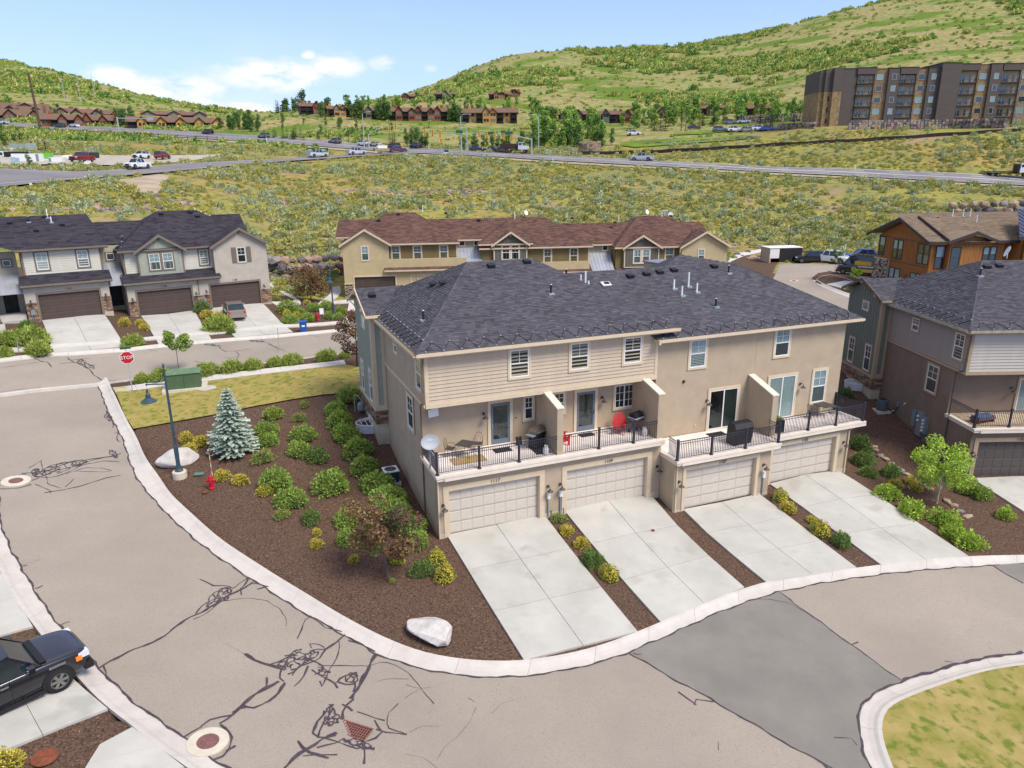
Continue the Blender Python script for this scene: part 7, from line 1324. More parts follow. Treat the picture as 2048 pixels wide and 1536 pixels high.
# ---- rocks
m_rk = [mat('field_stone_' + n, S(*c, .58),.95,.15,1.5,.7,6, spec=.1) for n, c in (('buff', (206,182,154)),('grey', (168,162,162)),('rose', (196,166,150)),('dark', (128,122,126)))]
def rock_mesh(name, seed, m, flat=.75, rough=.22, sub=1):
 r = random.Random(seed); bm = bmesh.new(); bmesh.ops.create_icosphere(bm, subdivisions=sub, radius=.5)
 for v in bm.verts: v.co = Vector((v.co.x, v.co.y, v.co.z * flat)) * (1 + r.uniform(-rough, rough))
 me = bpy.data.meshes.new(name); bm.to_mesh(me); bm.free(); me.materials.append(m); return me
RK = [rock_mesh('rock', s, m_rk[s % 4]) for s in range(8)]
rp = []
for (x0, x1, y0, y1, n) in ((690,860,378,392,190),(850,970,376,392,230),(560,690,398,416,120),(190,300,410,424,110),(300,400,402,412,80),(1200,1500,385,398,90),(560,1500,350,430,240),(0,680,385,430,90),(1500,2048,380,470,70),(540,680,430,500,60),(1450,1560,470,520,40),(1500,1640,440,480,30)):
 q = [(np.random.uniform(x0, x1), np.random.uniform(y0, y1)) for _ in range(n)]; rp += [(p, np.random.lognormal(-.45,.4)) for p in G(q)]
scatter('rubble', [p for p, s in rp], [min(1.6, s) for p, s in rp], RK)
def boulder(nm, label, px, py, L_, W_, H_, rz, seed, pts=None):
 bm = bmesh.new(); r = random.Random(seed); bmesh.ops.create_icosphere(bm, subdivisions=4, radius=.5); planes = [(Vector((r.gauss(0,1), r.gauss(0,1), r.gauss(.2,.8))).normalized(), r.uniform(.33,.44)) for _ in range(15)]
 for v in bm.verts:
  for n, d in planes:
   k = v.co.dot(n) - d
   if k > 0: v.co -= n * k
  v.co += Vector(mn.noise_vector(v.co * 5)) * .012; v.co = Vector((v.co.x * L_ * 1.15, v.co.y * W_ * 1.15,(v.co.z + .28) * H_ * 1.25))
 me = bpy.data.meshes.new(nm); bm.to_mesh(me); bm.free(); me.materials.append(m_rock); me.polygons.foreach_set('use_smooth', [True] * len(me.polygons))
 try: me.set_sharp_from_angle(angle=math.radians(28))
 except Exception: pass
 o = bpy.data.objects.new(nm, me); COL.objects.link(o); o.location = g1(px, py); o.rotation_euler = (0,0, rz); return tag(o, label, 'boulder')
boulder('boulder', 'white boulder lying near the kerb in the mulch left of the first driveway', 862,1272,2.05,1.25,.75, math.radians(-40),4)
boulder('boulder', 'white boulder behind the foot of the near street lamp', 356,925,2.1,1.25,1.0, math.radians(28),9)
def stone_wall(nm, label, pts, rows, size, seed, cat='retaining wall'):
 P = resample(G(pts), step=size * .95); t = thing(nm, label, cat, tuple(P[len(P) // 2])); o = np.array(t.location); r = random.Random(seed)
 for k in range(rows):
  for i, p in enumerate(P):
   me = RK[r.randrange(8)]; s = size * r.uniform(.85,1.25); q = Vector(p) + Vector((0,-.15 * (rows - k) * size, (k + .35) * size * .68)) - Vector(o); q.x += (k % 2) * size * .5; inst(me, 'stone', t, q, (r.uniform(-.3,.3), r.uniform(-.3,.3), r.uniform(0,6)),(s * 1.15, s * .9, s))
 return t
stone_wall('boulder_wall', 'low retaining wall of pale boulders between the grey and the brown-roofed houses', [(538,553),(560,558),(600,556),(640,552),(690,548)], 3,1.5,1)
stone_wall('boulder_wall', 'boulder retaining wall behind the cedar building roof', [(1900,440),(1960,438),(2060,436)], 3,1.6,2)
def wall_stuff(nm, label, pts, h, size, seed):
 P = resample(G(pts), step=size); o = P[0]; t = thing(nm, label, 'retaining wall', tuple(o)); mb = MB(); r = random.Random(seed); rows = int(h / (size * .7))
 for k in range(rows):
  for p in P:
   mb.use(r.choice(m_rk)); s = size * r.uniform(.4,.56); c = Vector(p) - Vector(o) + Vector((r.uniform(-.2,.2),.1 * k, (k + .5) * size * .68)); b = len(mb.v); q = [c + Vector((a * s * r.uniform(.8,1.1), e * s * .6, f * s * .66 * r.uniform(.8,1.1))) for f in (-1,1) for a, e in ((-1,-1),(1,-1),(1,1),(-1,1))]; mb.hexa(q)
 mb.build('stones', t, 'stuff'); return t
wall_stuff('retaining_wall', 'tan rock wall along the terrace in front of the apartment block', [(1700,259),(1800,258),(1900,257),(2010,256)], 3.0,1.0,3)
wall_stuff('retaining_wall', 'high tan rock wall stepping up left of the apartment block', [(1480,247),(1560,244),(1628,242)], 3.4,1.1,4)
wall_stuff('retaining_wall', 'low rock wall along the lower edge of the parking beside the apartments', [(1490,262),(1560,260),(1630,257)], 2.4,1.0,5)
wall_stuff('retaining_wall', 'pale rock wall at the left end of the upper lawn', [(1160,301),(1180,303),(1200,300)], 3.2,1.1,6)
wall_stuff('retaining_wall', 'thin rock edging under the upper lawn', [(1290,290),(1400,283),(1520,275)], 1.2,1.0,7)
ez = G([(1744 + 0,893),(1752,900),(1762,911),(1770,917),(1782,927),(1793,935),(1804,941),(1812,948),(1822,955),(1834,962),(1846,968),(1858,977),(1895,1003),(1908,1010),(1922,1022),(1934,1033)])
ed = thing('stone_edging', 'curved line of pale edging stones in the right-hand bed', 'edging', tuple(ez[0]))
for i, p in enumerate(ez): inst(RK[(0,2,1,0)[i % 4]], 'stone', ed, Vector(p) - Vector(ez[0]),(0,0, i * 1.7),(.55 if i % 3 else .8,.4,.35))

# ------------------------------------------------------------------ far condos on the hills
CW = {'red': mat('condo_red', S(168,92,66,.62),.9,.06), 'yellow': mat('condo_yellow', S(222,168,92,.62),.9,.06), 'grey': mat('condo_grey', S(150,144,126,.62),.9,.06), 'brown': mat('condo_brown', S(140,104,84,.62),.9,.06)}
m_cd = mat('condo_timber', S(74,62,58,.5),.9,.08)
def condo(label, px0, px1, py, hpx, col, bays, rot=0.0, storeys=2, roof=.36, flip=False, sunk=0.0, nm='condominium'):
 c = g1((px0 + px1) / 2, py); d = depth_of(c); W = (px1 - px0) * d / F; H = hpx * d / F; he = H * (1 - roof); t = thing(nm, label, 'condominium', tuple(c - Vector((0,0, sunk))), math.radians(rot) - math.atan2(c.x, c.y) * .6); D = 11.0; x0 = -W / 2; w = W / len(bays); wm = CW[col]
 B(wm).box(x0,1.6,-2.5,-x0, D, he).build('wall', t); rf = B(m_sh_con); ov = .7; zr = H * .92
 rf.prism([(x0 - ov, -ov + 1.0, he - .1),(x0 - ov, D / 2, zr),(x0 - ov, D + ov, he - .1),(x0 - ov, D + ov, he - .3),(x0 - ov, -ov + 1.0, he - .3)], (W + 2 * ov, 0,0)); ro = rf.build('roof', t)
 for i, b in enumerate(bays):
  a0, a1 = x0 + i * w, x0 + (i + 1) * w; hs = he / storeys
  if b in 'gG':   # projecting gabled bay with windows
   gz = H * (.86 if b == 'g' else .98); am = (a0 + a1) / 2; B(wm).prism([(a0,0,-2.5),(a1,0,-2.5),(a1,0, he),(am, 0, gz - .3),(a0,0, he)], (0,4,0)).build('gable_wall', t)
   g = B(m_sh_con); g.hexa([(a0 - .5,-.6, he - .35),(am, -.6, gz - .1),(am, D / 2, gz - .1),(a0 - .5, D / 2, he - .35),(a0 - .5,-.6, he - .1),(am, -.6, gz + .15),(am, D / 2, gz + .15),(a0 - .5, D / 2, he - .1)]); g.hexa([(am, -.6, gz - .1),(a1 + .5,-.6, he - .35),(a1 + .5, D / 2, he - .35),(am, D / 2, gz - .1),(am, -.6, gz + .15),(a1 + .5,-.6, he - .1),(a1 + .5, D / 2, he - .1),(am, D / 2, gz + .15)]); g.build('roof', t)
   f = B(m_cd); f.hexa([(a0 - .5,-.66, he - .45),(am, -.66, gz - .2),(am, -.6, gz - .2),(a0 - .5,-.6, he - .45),(a0 - .5,-.66, he - .1),(am, -.66, gz + .15),(am, -.6, gz + .15),(a0 - .5,-.6, he - .1)]); f.hexa([(am, -.66, gz - .2),(a1 + .5,-.66, he - .45),(a1 + .5,-.6, he - .45),(am, -.6, gz - .2),(am, -.66, gz + .15),(a1 + .5,-.66, he - .1),(a1 + .5,-.6, he - .1),(am, -.6, gz + .15)]); f.build('rake_board', t)
   for k in range(storeys):
    for x in ((am - w * .2),(am + w * .2)): q = B(m_dark2 if (i + k) % 2 else m_curt2).box(x - .55,-.06, hs * k + .9, x + .55,0, hs * k + 2.3).build('window', t)
  elif b == 'b':  # recessed timber balconies
   B(m_dark2).box(a0 + .2,1.5,0, a1 - .2,1.6, he - .3).build('recess_shade_panel', t)  # dark sheet: the shade inside the recess is put into its colour
   m = B(m_cd)
   for k in range(storeys): m.box(a0,-.1, hs * k - .15, a1,1.6, hs * k + .1).box(a0,-.1, hs * k + .85, a1,0, hs * k + 1.05); [m.box(a0 + w * j / 8 - .05,-.08, hs * k, a0 + w * j / 8 + .05,-.02, hs * k + .9) for j in range(9)]
   for x in (a0, a1 - .25): m.box(x, -.1,-1.5, x + .25,.15, he)
   m.build('balcony', t)
  else:
   for k in range(storeys): B(m_dark2 if k else m_curt2).box(a0 + w * .3,1.52, hs * k + .9, a1 - w * .3,1.6, hs * k + 2.3).build('window', t)
 for x in (x0 + W * .12, x0 + W * .55,-x0 - W * .08): B(wm).box(x - .7, D * .45, he, x + .7, D * .62, H * 1.07).build('chimney', t)
 return t
condo('leftmost red condo on the shoulder among dark trees', 602,640,229.5,26, 'red', 'bbG', 12)
condo('narrow yellow condo on the shoulder, second from the left', 658,704,234.5,25, 'yellow', 'bGGb', 10)
condo('small grey condo right of the narrow yellow one', 722,754,238,25, 'grey', 'bGb', 8)
condo('long red condo with three gables in the middle of the lower row', 780,894,242,29, 'red', 'bGbgGbgGb', 4)
condo('yellow condo with twin centre gables right of the long red one', 925,1034,247,33, 'yellow', 'bwbGgbwb', -2)
condo('brown-roofed red condo on the skyline, left of the upper row', 806,856,204,17, 'red', 'Gbgb', 6)
condo('grey condo in the upper row', 872,910,200,18, 'grey', 'bGb', 4)
condo('orange-yellow condo at the right of the upper row', 978,1020,200,18, 'yellow', 'bGgb', -4)
condo('small red condo at the far right of the upper row', 1020,1037,194,15, 'red', 'G', -6)
condo('brown condo half hidden by aspens, left one', 1107,1178,246,26, 'brown', 'bgbGb', -6)
condo('grey condo half hidden by aspens', 1178,1232,247,27, 'grey', 'GbGb', -8)
condo('red condo behind aspens, right of the grey one', 1234,1275,246,26, 'red', 'bGb', -8)
condo('brown condo roof showing between aspens', 1300,1352,236,22, 'brown', 'bGb', -8)
condo('brown-roofed condo behind the tall aspens', 1395,1450,232,24, 'brown', 'bGb', -8)
condo('orange condo just left of the apartment block', 1490,1545,232,24, 'yellow', 'bGb', -8)
condo('red single-storey condo row by the highway at the left', 97,238,252.5,26, 'red', 'wbgbgGbgbG', 14,1,.52)
condo('yellow single-storey condo row by the highway', 266,440,257,25, 'yellow', 'bgbgbgbgbg', 10,1,.5)
condo('brown-roofed condo row at the left edge by the highway', -30,96,240,24, 'brown', 'gbgbgb', 16,1,.62)
condo('brown-roofed condo row behind the red row', 20,150,229,17, 'brown', 'gbgbgb', 16,1,.62)
condo('brown-roofed condo row highest up at the left edge', -20,90,219,15, 'brown', 'gbgb', 16,1,.62)
condo('brown-roofed condo row behind the trees, left of the yellow row', 150,238,234,17, 'brown', 'gbgbg', 14,1,.62)
condo('grey-roofed condo row behind the yellow row', 290,408,234,13, 'grey', 'gbgbg', 12,1,.62)
# ------------------------------------------------------------------ vehicles
m_tyre = mat('tyre', S(38,38,40,.6),.85,.1,8); m_rim = mat('alloy_rim', S(178,176,168,.6),.35,.05,3, metal=.7); m_cgl = mat('car_glass', (.012,.022,.026),.06,.2,2, spec=.8); m_red = mat('tail_light', (.5,.02,.02),.25,.05,3); m_hl = mat('headlight', S(225,232,240,.8),.12,.05,3, spec=.9); m_black = mat('black_plastic', S(34,34,38,.6),.6,.05); m_amb = mat('amber_light', (.8,.22,.02),.3,.05)
def paint_m(n, c, k=.7): return mat('paint_' + n, S(*c, k),.25,.02,2, spec=.6, coat=.7)
PT = {'black': paint_m('black', (24,26,36),.6), 'white': paint_m('white', (240,242,245),.8), 'silver': mat('paint_silver', S(190,178,166,.66),.28,.02,2, metal=.5, coat=.7), 'red': paint_m('red', (150,34,42)), 'blue': paint_m('blue', (30,70,190)), 'navy': paint_m('navy', (34,44,78)), 'grey': paint_m('grey', (120,124,132)), 'maroon': paint_m('maroon', (96,36,44)), 'green': paint_m('dark_green', (44,62,50)), 'yellow': paint_m('yellow', (250,196,40)), 'lsilver': paint_m('pale_silver', (205,212,220))}
def loft(mb, secs):   # secs: (x, [(y, z),...half profile bottom to top])
 rings = []
 for x, pr in secs:
  b = len(mb.v); pts = [(x, y, z) for y, z in pr] + [(x, -y, z) for y, z in reversed(pr)]; mb.v += pts; rings.append((b, len(pts)))
 for (b0, n),(b1, _) in zip(rings, rings[1:]):
  for i in range(n): j = (i + 1) % n; mb.f.append((b0 + i, b1 + i, b1 + j, b0 + j)); mb.m.append(mb.mi)
 for (b, n), fl in ((rings[0], 0),(rings[-1], 1)): mb.f.append(tuple(b + (i if fl else n - 1 - i) for i in range(n))); mb.m.append(mb.mi)
 return mb
def wheel_mesh(r, w):
 mb = B(m_tyre); P = [(0,0)]; n = 24
 prof = [(r * .62,-w / 2),(r * .93,-w / 2),(r, -w * .36),(r, w * .36),(r * .93, w / 2),(r * .62, w / 2)]; b = len(mb.v)
 for q, y in prof:
  for k in range(n): a = 6.2832 * k / n; mb.v.append((q * math.cos(a), y, q * math.sin(a)))
 for i in range(len(prof) - 1):
  for k in range(n): k2 = (k + 1) % n; mb.f.append((b + i * n + k, b + i * n + k2, b + (i + 1) * n + k2, b + (i + 1) * n + k)); mb.m.append(mb.mi)
 ty = mb.mesh('tyre', True); rb = B(m_black); b = 0
 for y in (-w * .3, w * .3):
  for k in range(n): a = 6.2832 * k / n; rb.v.append((r * .63 * math.cos(a), y, r * .63 * math.sin(a)))
  rb.f.append(tuple(range(len(rb.v) - n, len(rb.v)))); rb.m.append(0)
 rb.use(m_rim)
 for sg in (-1,1):
  for k in range(6):
   a = 6.2832 * k / 6; c, s = math.cos(a), math.sin(a); o = [(r * .1,-r * .09),(r * .62,-r * .13),(r * .62, r * .13),(r * .1, r * .09)]; q0, q1 = sg * w * .34, sg * w * .46; rb.hexa([(x * c - z * s, q0, x * s + z * c) for x, z in o] + [(x * c - z * s, q1, x * s + z * c) for x, z in o])
  ring = [(r * .56, sg * w * .32),(r * .66, sg * w * .32),(r * .66, sg * w * .5),(r * .60, sg * w * .5)]; b = len(rb.v)
  for q, y in ring:
   for k in range(n): a = 6.2832 * k / n; rb.v.append((q * math.cos(a), y, q * math.sin(a)))
  for i in range(3):
   for k in range(n): k2 = (k + 1) % n; rb.f.append((b + i * n + k, b + i * n + k2, b + (i + 1) * n + k2, b + (i + 1) * n + k)); rb.m.append(rb.mi)
  rb.hexa([(r * .14 * math.cos(t), q0, r * .14 * math.sin(t)) for t in (.7,2.3,3.9,5.5)] + [(r * .14 * math.cos(t), q1, r * .14 * math.sin(t)) for t in (.7,2.3,3.9,5.5)])
 return ty, rb.mesh('rim')
WH = {}
def car(label, kind, col, loc, rz, sc=1.0, near=False, cat=None, nm=None, low=None):
 """nose along +x"""
 t = thing(nm or {'sedan': 'parked_car', 'suv': 'suv', 'pickup': 'pickup_truck', 'van': 'cargo_van'}[kind], label, cat or {'sedan': 'car', 'suv': 'suv', 'pickup': 'pickup truck', 'van': 'van'}[kind], loc, rz); t.scale = (sc, sc, sc); pm = PT[col]
 D = {'sedan': dict(L=4.7, W=.92, r=.33, belt=.92, roof=1.45, hood=.86, x=(2.3,1.15,.35,-.75,-1.75,-2.35), xr=(.95,.25,-1.15,-1.95)), 'suv': dict(L=4.75, W=.95, r=.38, belt=1.08, roof=1.76, hood=1.06, xr=(1.05,.35,-1.9,-2.25)),
   'pickup': dict(L=5.8, W=.98, r=.40, belt=1.12, roof=1.86, hood=1.12, xr=(1.35,.75,-.85,-1.15)), 'van': dict(L=5.9, W=1.0, r=.36, belt=1.25, roof=2.5, hood=1.15, xr=(2.2,1.3,-2.75,-2.9))}[kind]
 L_, W, r, bl, rf, hd = D['L'], D['W'], D['r'], D['belt'], D['roof'], D['hood']; h = L_ / 2; fx, rx = h - .95 - (.0 if kind != 'pickup' else .05),-h + 1.0 + (.2 if kind == 'pickup' else 0); z0 = r * .62
 xr = D['xr']; mb = B(pm); bz = bl if kind != 'pickup' else bl - .02
 P_ = lambda w, z1, zt: [(w * .82, z0),(w, z0 + .12),(w * 1.0, z1 * .78),(w * .975, z1),(w * .86, zt)]
 loft(mb, [(h, [(W * .60, z0 + .12),(W * .70, z0 + .18),(W * .72, hd * .72),(W * .66, hd * .80),(W * .5, hd * .82)]),(h - .10, P_(W * .86, hd * .88, hd * .92)),(h - .45, P_(W * .96, hd * .95, hd * .99)),(xr[0] + .02, P_(W, bl * .985, hd + .03 if kind != 'van' else bl)),(xr[1], P_(W, bl, bl + .02)),(xr[2], P_(W, bl, bl + .02)),(-h + .35, P_(W * .98, bl, bl + .01 if kind != 'sedan' else bl + .02)),(-h + .04, P_(W * .90, bl * .97, bl * .98)),(-h, [(W * .78, z0 + .1),(W * .82, z0 + .2),(W * .82, bl * .85),(W * .8, bl * .92),(W * .7, bl * .94)])])
 body = mb.build('body', t, smooth=False); md = body.modifiers.new('bevel', 'BEVEL'); md.width = .045; md.segments = 3 if near else 1; md.limit_method = 'ANGLE'; md.angle_limit = .35
 if near: body.modifiers.remove(md); sb2 = body.modifiers.new('round', 'SUBSURF'); sb2.levels = sb2.render_levels = 2; body.data.polygons.foreach_set('use_smooth', [True] * len(body.data.polygons)); wn = body.modifiers.new('wn', 'WEIGHTED_NORMAL')
 tw = W * .80; gm = B(m_cgl if kind != 'van' else pm)
 loft(gm, [(xr[0], [(W * .88, bl),(W * .86, bl + .02)]),(xr[1], [(W * .94, bl),(tw, rf - .05)]),(xr[2], [(W * .94, bl),(tw, rf - .05)]),(xr[3], [(W * .90, bl),(W * .88, bl + .03 if kind != 'van' else rf - .1)])] if kind == 'sedan' or kind == 'suv' or kind == 'pickup' else [(xr[0], [(W * .9, bl),(W * .88, bl + .05)]),(xr[1], [(W * .98, bl),(W * .86, rf - .04)]),(xr[2], [(W * .98, bl),(W * .86, rf - .04)]),(xr[3], [(W * .95, bl),(W * .84, rf - .12)])])
 gm.build('windows' if kind != 'van' else 'cargo_body', t)
 rb = B(pm); z1 = rf - .055; tw2 = tw if kind != 'van' else W * .86; xa, xb = xr[1] - .02, xr[2] + .02; n0 = [(xa + .06, tw2 * .93),(xa - .1, tw2 * 1.01),(xb + .1, tw2 * 1.01),(xb - .05, tw2 * .93)]
 poly = [(x, y) for x, y in n0] + [(x, -y) for x, y in reversed(n0)]; rb.prism([(x, y, z1) for x, y in poly], (0,0,.05)); ro = rb.build('roof', t); md = ro.modifiers.new('bevel', 'BEVEL'); md.width = .025; md.segments = 2
 if kind != 'van':
  pl = B(pm)
  for sg in (-1,1):
   for (xa_, xb_, wd) in ((xr[0], xr[1], .05),((xr[1] + xr[2]) / 2,(xr[1] + xr[2]) / 2,.045),(xr[3], xr[2], .09)) + (((xr[2] * .62 + xr[1] * .38 - .55, xr[2] * .62 + xr[1] * .38 - .55,.04),) if kind == 'suv' else ()):
    b0 = (xa_, sg * W * (.90 if xa_ == xr[0] or xa_ == xr[3] else .95), bl); b1 = (xb_, sg * (tw + .012), rf - .05); pl.hexa([(b0[0] - wd, b0[1], b0[2]),(b0[0] + wd, b0[1], b0[2]),(b0[0] + wd, b0[1] - sg * .04, b0[2]),(b0[0] - wd, b0[1] - sg * .04, b0[2]),(b1[0] - wd, b1[1], b1[2]),(b1[0] + wd, b1[1], b1[2]),(b1[0] + wd, b1[1] - sg * .04, b1[2]),(b1[0] - wd, b1[1] - sg * .04, b1[2])])
  pl.build('pillars', t)
 if kind == 'van':
  B(m_cgl).hexa([(xr[0] + .02,-W * .84, bl + .06),(xr[0] + .02, W * .84, bl + .06),(xr[0] - .03, W * .84, bl + .06),(xr[0] - .03,-W * .84, bl + .06),(xr[1] + .16,-W * .8, rf - .2),(xr[1] + .16, W * .8, rf - .2),(xr[1] + .08, W * .8, rf - .2),(xr[1] + .08,-W * .8, rf - .2)]).build('windscreen', t)
  for sg in (-1,1): B(m_cgl).hexa([(1.0, sg * W * .985, bl + .1),(1.9, sg * W * .985, bl + .1),(1.9, sg * W * .95, bl + .1),(1.0, sg * W * .95, bl + .1),(1.0, sg * W * .93, rf - .55),(1.4, sg * W * .93, rf - .55),(1.4, sg * W * .88, rf - .55),(1.0, sg * W * .88, rf - .55)]).build('side_window', t)
 if kind == 'pickup':   # open load bed
  bx_ = B(m_black); bx_.box(-h + .12,-W * .80, bl - .02, xr[3] - .08, W * .80, bl + .035); bx_.build('load_bed', t); rl = B(pm)
  for sg in (-1,1): rl.box(-h + .05, sg * W * .97 if sg < 0 else W * .80, bl, xr[3] - .05, sg * W * .80 if sg < 0 else W * .97, bl + .13)
  rl.box(-h + .02,-W * .95, bl - .05,-h + .12, W * .95, bl + .12); rl.build('bed_rail', t)
 key = (r,)
 if key not in WH: WH[key] = wheel_mesh(r, .24)
 ty, rm = WH[key]
 for x in (fx, rx):
  for sg in (-1,1): w = inst(ty, 'wheel', t, (x, sg * (W - .10), r)); inst(rm, 'rim', w)
 ar = B(m_black)
 for x in (fx, rx):
  for sg in (-1,1):
   pts = [(x + (r + .07) * math.cos(a), sg * (W + .004), r + (r + .07) * math.sin(a)) for a in np.linspace(-.25, math.pi + .25,12)]; ar.prism([(px_, sg * (W - .16), pz) for px_, _, pz in pts], (0, sg * .168,0))
 ar.build('wheel_arches', t, 'stuff'); li = B(m_hl)
 for sg in (-1,1): li.box(h - .32, sg * W * .78 - .12, hd * .70, h - .03, sg * W * .78 + .12, hd * .86)
 li.build('headlight', t, 'stuff'); tl = B(m_red)
 for sg in (-1,1): tl.box(-h - .015, sg * W * .78 - .10, bl * .68,-h + .16, sg * W * .78 + .14, bl * .9)
 tl.build('tail_light', t, 'stuff'); B(m_black).box(h - .10,-W * .5, hd * .5, h + .02, W * .5, hd * .78).build('grille', t); B(m_black if kind != 'sedan' else pm).box(h - .2,-W * .86, z0 + .02, h + .05, W * .86, z0 + .26).build('bumper', t); B(m_black if kind == 'suv' else pm).box(-h - .05,-W * .86, z0 + .02,-h + .2, W * .86, z0 + .28).build('bumper', t)
 for sg in (-1,1): B(pm).box(xr[0] - .35, sg * (W + .01) - .0 if sg > 0 else -(W + .2), bl + .02, xr[0] - .18,(W + .2) if sg > 0 else -(W + .01), bl + .2).build('mirror', t)
 if near:
  gr = B(m_black)
  for sg in (-1,1):
   for x in (xr[1] - .1,-.62,-1.62): gr.box(x - .006, sg * (W + .002) - .004, z0 + .2, x + .006, sg * (W + .002) + .004, bl)
   gr.box(rx + .4, sg * (W + .01) - .03, z0 - .02, fx - .4, sg * (W + .01) + .03, z0 + .1)
  gr.build('door_gaps', t, 'stuff'); hh = B(m_rim)
  for sg in (-1,1):
   for x in (.0,-1.1): hh.box(x, sg * (W + .02) - .015, bl - .16, x + .2, sg * (W + .02) + .015, bl - .12)
   hh.box(xr[0] + .18, sg * (W + .0) - .015, bl - .22, xr[0] + .62, sg * W + .015, bl - .15)
  hh.build('door_handle', t, 'stuff'); B(m_black).box(xr[0] + .02,-W * .8, hd + .03, xr[0] + .2, W * .8, hd + .055).build('cowl', t); aa = B(m_amb)
  for sg in (-1,1): aa.box(h - .42, sg * W * .93 - .04, hd * .68, h - .25, sg * W * .93 + .05, hd * .8)
  aa.build('marker_light', t, 'stuff')
 return t
def heading(a, b): p, q = g1(*a), g1(*b); return math.atan2(q.y - p.y, q.x - p.x)
# black suv, half in the picture at the lower left
hs = heading((0,1425),(112,1380)); pw = g1(124,1384); c_, s_ = math.cos(hs), math.sin(hs); fxw, wy = (4.75 / 2 - .95) * 1.1,-(.95 - .02) * 1.1
o_ = Vector((pw.x - (fxw * c_ - wy * s_), pw.y - (fxw * s_ + wy * c_), pw.z)); slope = Tz(pw.x, pw.y) - Tz(pw.x - 3 * c_, pw.y - 3 * s_)
sv = car('black suv nose-out on the drive at the lower left corner', 'suv', 'black', (o_.x, o_.y, o_.z + .04), hs, 1.1, True)
pc = g1(470,632); car('silver sedan parked tail-out on the drive of the third garage', 'sedan', 'silver', (pc.x, pc.y, pc.z + .04), heading((478,640),(463,612)),.98, True)
hwl = heading((500,283),(300,265)); hwr = heading((1100,320),(1400,338))
def on(px, py, off=.42): p = g1(px, py); return (p.x, p.y, p.z + off)
def hh(px, py, d=1): p = g1(px - 30, py - (2 if px < 1000 else 2)); return 0
def along(px, line, d=1):
 i = min(range(len(line)), key=lambda k: abs(line[k][0] - px)); i = max(1, min(len(line) - 2, i)); a, b = g1(*line[i - 1]), g1(*line[i + 1]); r_ = math.atan2(b.y - a.y, b.x - a.x); return r_ if d > 0 else r_ + math.pi
HW = [((a[0] + b[0]) / 2,(a[1] + b[1]) / 2) for a, b in zip(resample(HWY_N, n=24), resample(HWY_F, n=24))]; SRL = [((a[0] + b[0]) / 2,(a[1] + b[1]) / 2) for a, b in zip(resample(SR_N, n=16), resample(SR_F, n=16))]
for kd, col, x, y, ln, d, lb in (('pickup', 'lsilver', 1284,324, HW, 1, 'pale silver pickup driving alone on the highway right of the traffic lights'),('suv', 'navy', 832,299, HW, 1, 'dark suv just left of the long red condo traffic queue'),('suv', 'grey', 670,289, HW, 1, 'dark grey suv on the highway above the green guide signs'),('suv', 'grey', 528,278, HW, 1, 'grey suv on the highway below the end of the fence'),('suv', 'black', 416,270, HW, 1, 'black suv on the highway below the yellow condos'),
 ('sedan', 'white', 149,256, HW, 1, 'white car behind the dark jeep on the far highway'),('suv', 'green', 121,257, HW, 1, 'dark green jeep on the far highway before the red condos'),('pickup', 'lsilver', 4,250, HW, 1, 'silver pickup at the left edge on the far highway'),('suv', 'black', 788,300, HW, 1, 'dark car waiting behind the maroon truck'),('suv', 'white', 728,294, HW, -1, 'white suv at the foot of the left signal mast'),('sedan', 'lsilver', 752,295, HW, -1, 'silver car right of the left signal mast'),('sedan', 'navy', 955,305, HW, -1, 'dark blue car left of the signal pole'),('sedan', 'black', 988,306, HW, -1, 'black car in the queue right of the signal pole'),('sedan', 'maroon', 1008,308, HW, -1, 'maroon car beside the dump truck'),('pickup', 'maroon', 794,307, SRL, 1, 'maroon pickup towing the tan trailer'),
 ('pickup', 'white', 277,341, SRL, -1, 'white pickup on the side road coming down to the left'),('pickup', 'lsilver', 636,317, SRL, 1, 'pale pickup with black tailgate below the green guide signs'),('pickup', 'lsilver', 713,312, SRL, 1, 'light blue-grey pickup ahead of the pale one'),('suv', 'white', 284,320, SRL, -1, 'white suv on the gravel yard'),('suv', 'red', 326,321, SRL, 1, 'red suv on the gravel yard'),('pickup', 'red', 166,327, SRL, -1, 'large red pickup in the equipment yard')):
 car(lb, kd, col, on(x, y), along(x, ln, d),1.12 if kd == 'pickup' else 1.08)
for i, (x, y, c, kd, r_, lb) in enumerate(((1622,524, 'black', 'suv', 165, 'black suv beside the dumpster enclosure'),(1664,525, 'white', 'pickup', 150, 'white pickup parked right of the black suv'),(1728,522, 'blue', 'pickup', 175, 'blue pickup behind the van'))): car(lb, kd, c, on(x, y, -.08), math.radians(r_ if i != 1 else -55),1.0)
vp = g1(1722,548); vv = car('black and yellow service van parked in front of the cedar building', 'van', 'black', (vp.x, vp.y, vp.z - .08), math.radians(137),1.0)
yb = B(PT['yellow'])
for sg in (-1,1): yb.box(-2.9, sg * 1.005 - .006,.45,.9, sg * 1.005 + .006,.85).box(-1.4, sg * .99 - .02,1.35,.6, sg * .99 + .02,1.85)
yb.box(-2.96,-.85,.4,-2.93,.85,.8); yb.build('yellow_livery', vv); B(m_white).box(-2.2,-1.02,1.1,.2,1.02,1.22).build('white_lettering_band', vv)
rk_ = B(m_lampg); [rk_.box(-2.6 + .5 * k, -.75,2.52,-2.52 + .5 * k, .75,2.6) for k in range(8)]; rk_.box(-2.7,-.78,2.52,1.1,-.7,2.64).box(-2.7,.7,2.52,1.1,.78,2.64); rk_.build('roof_rack', vv)
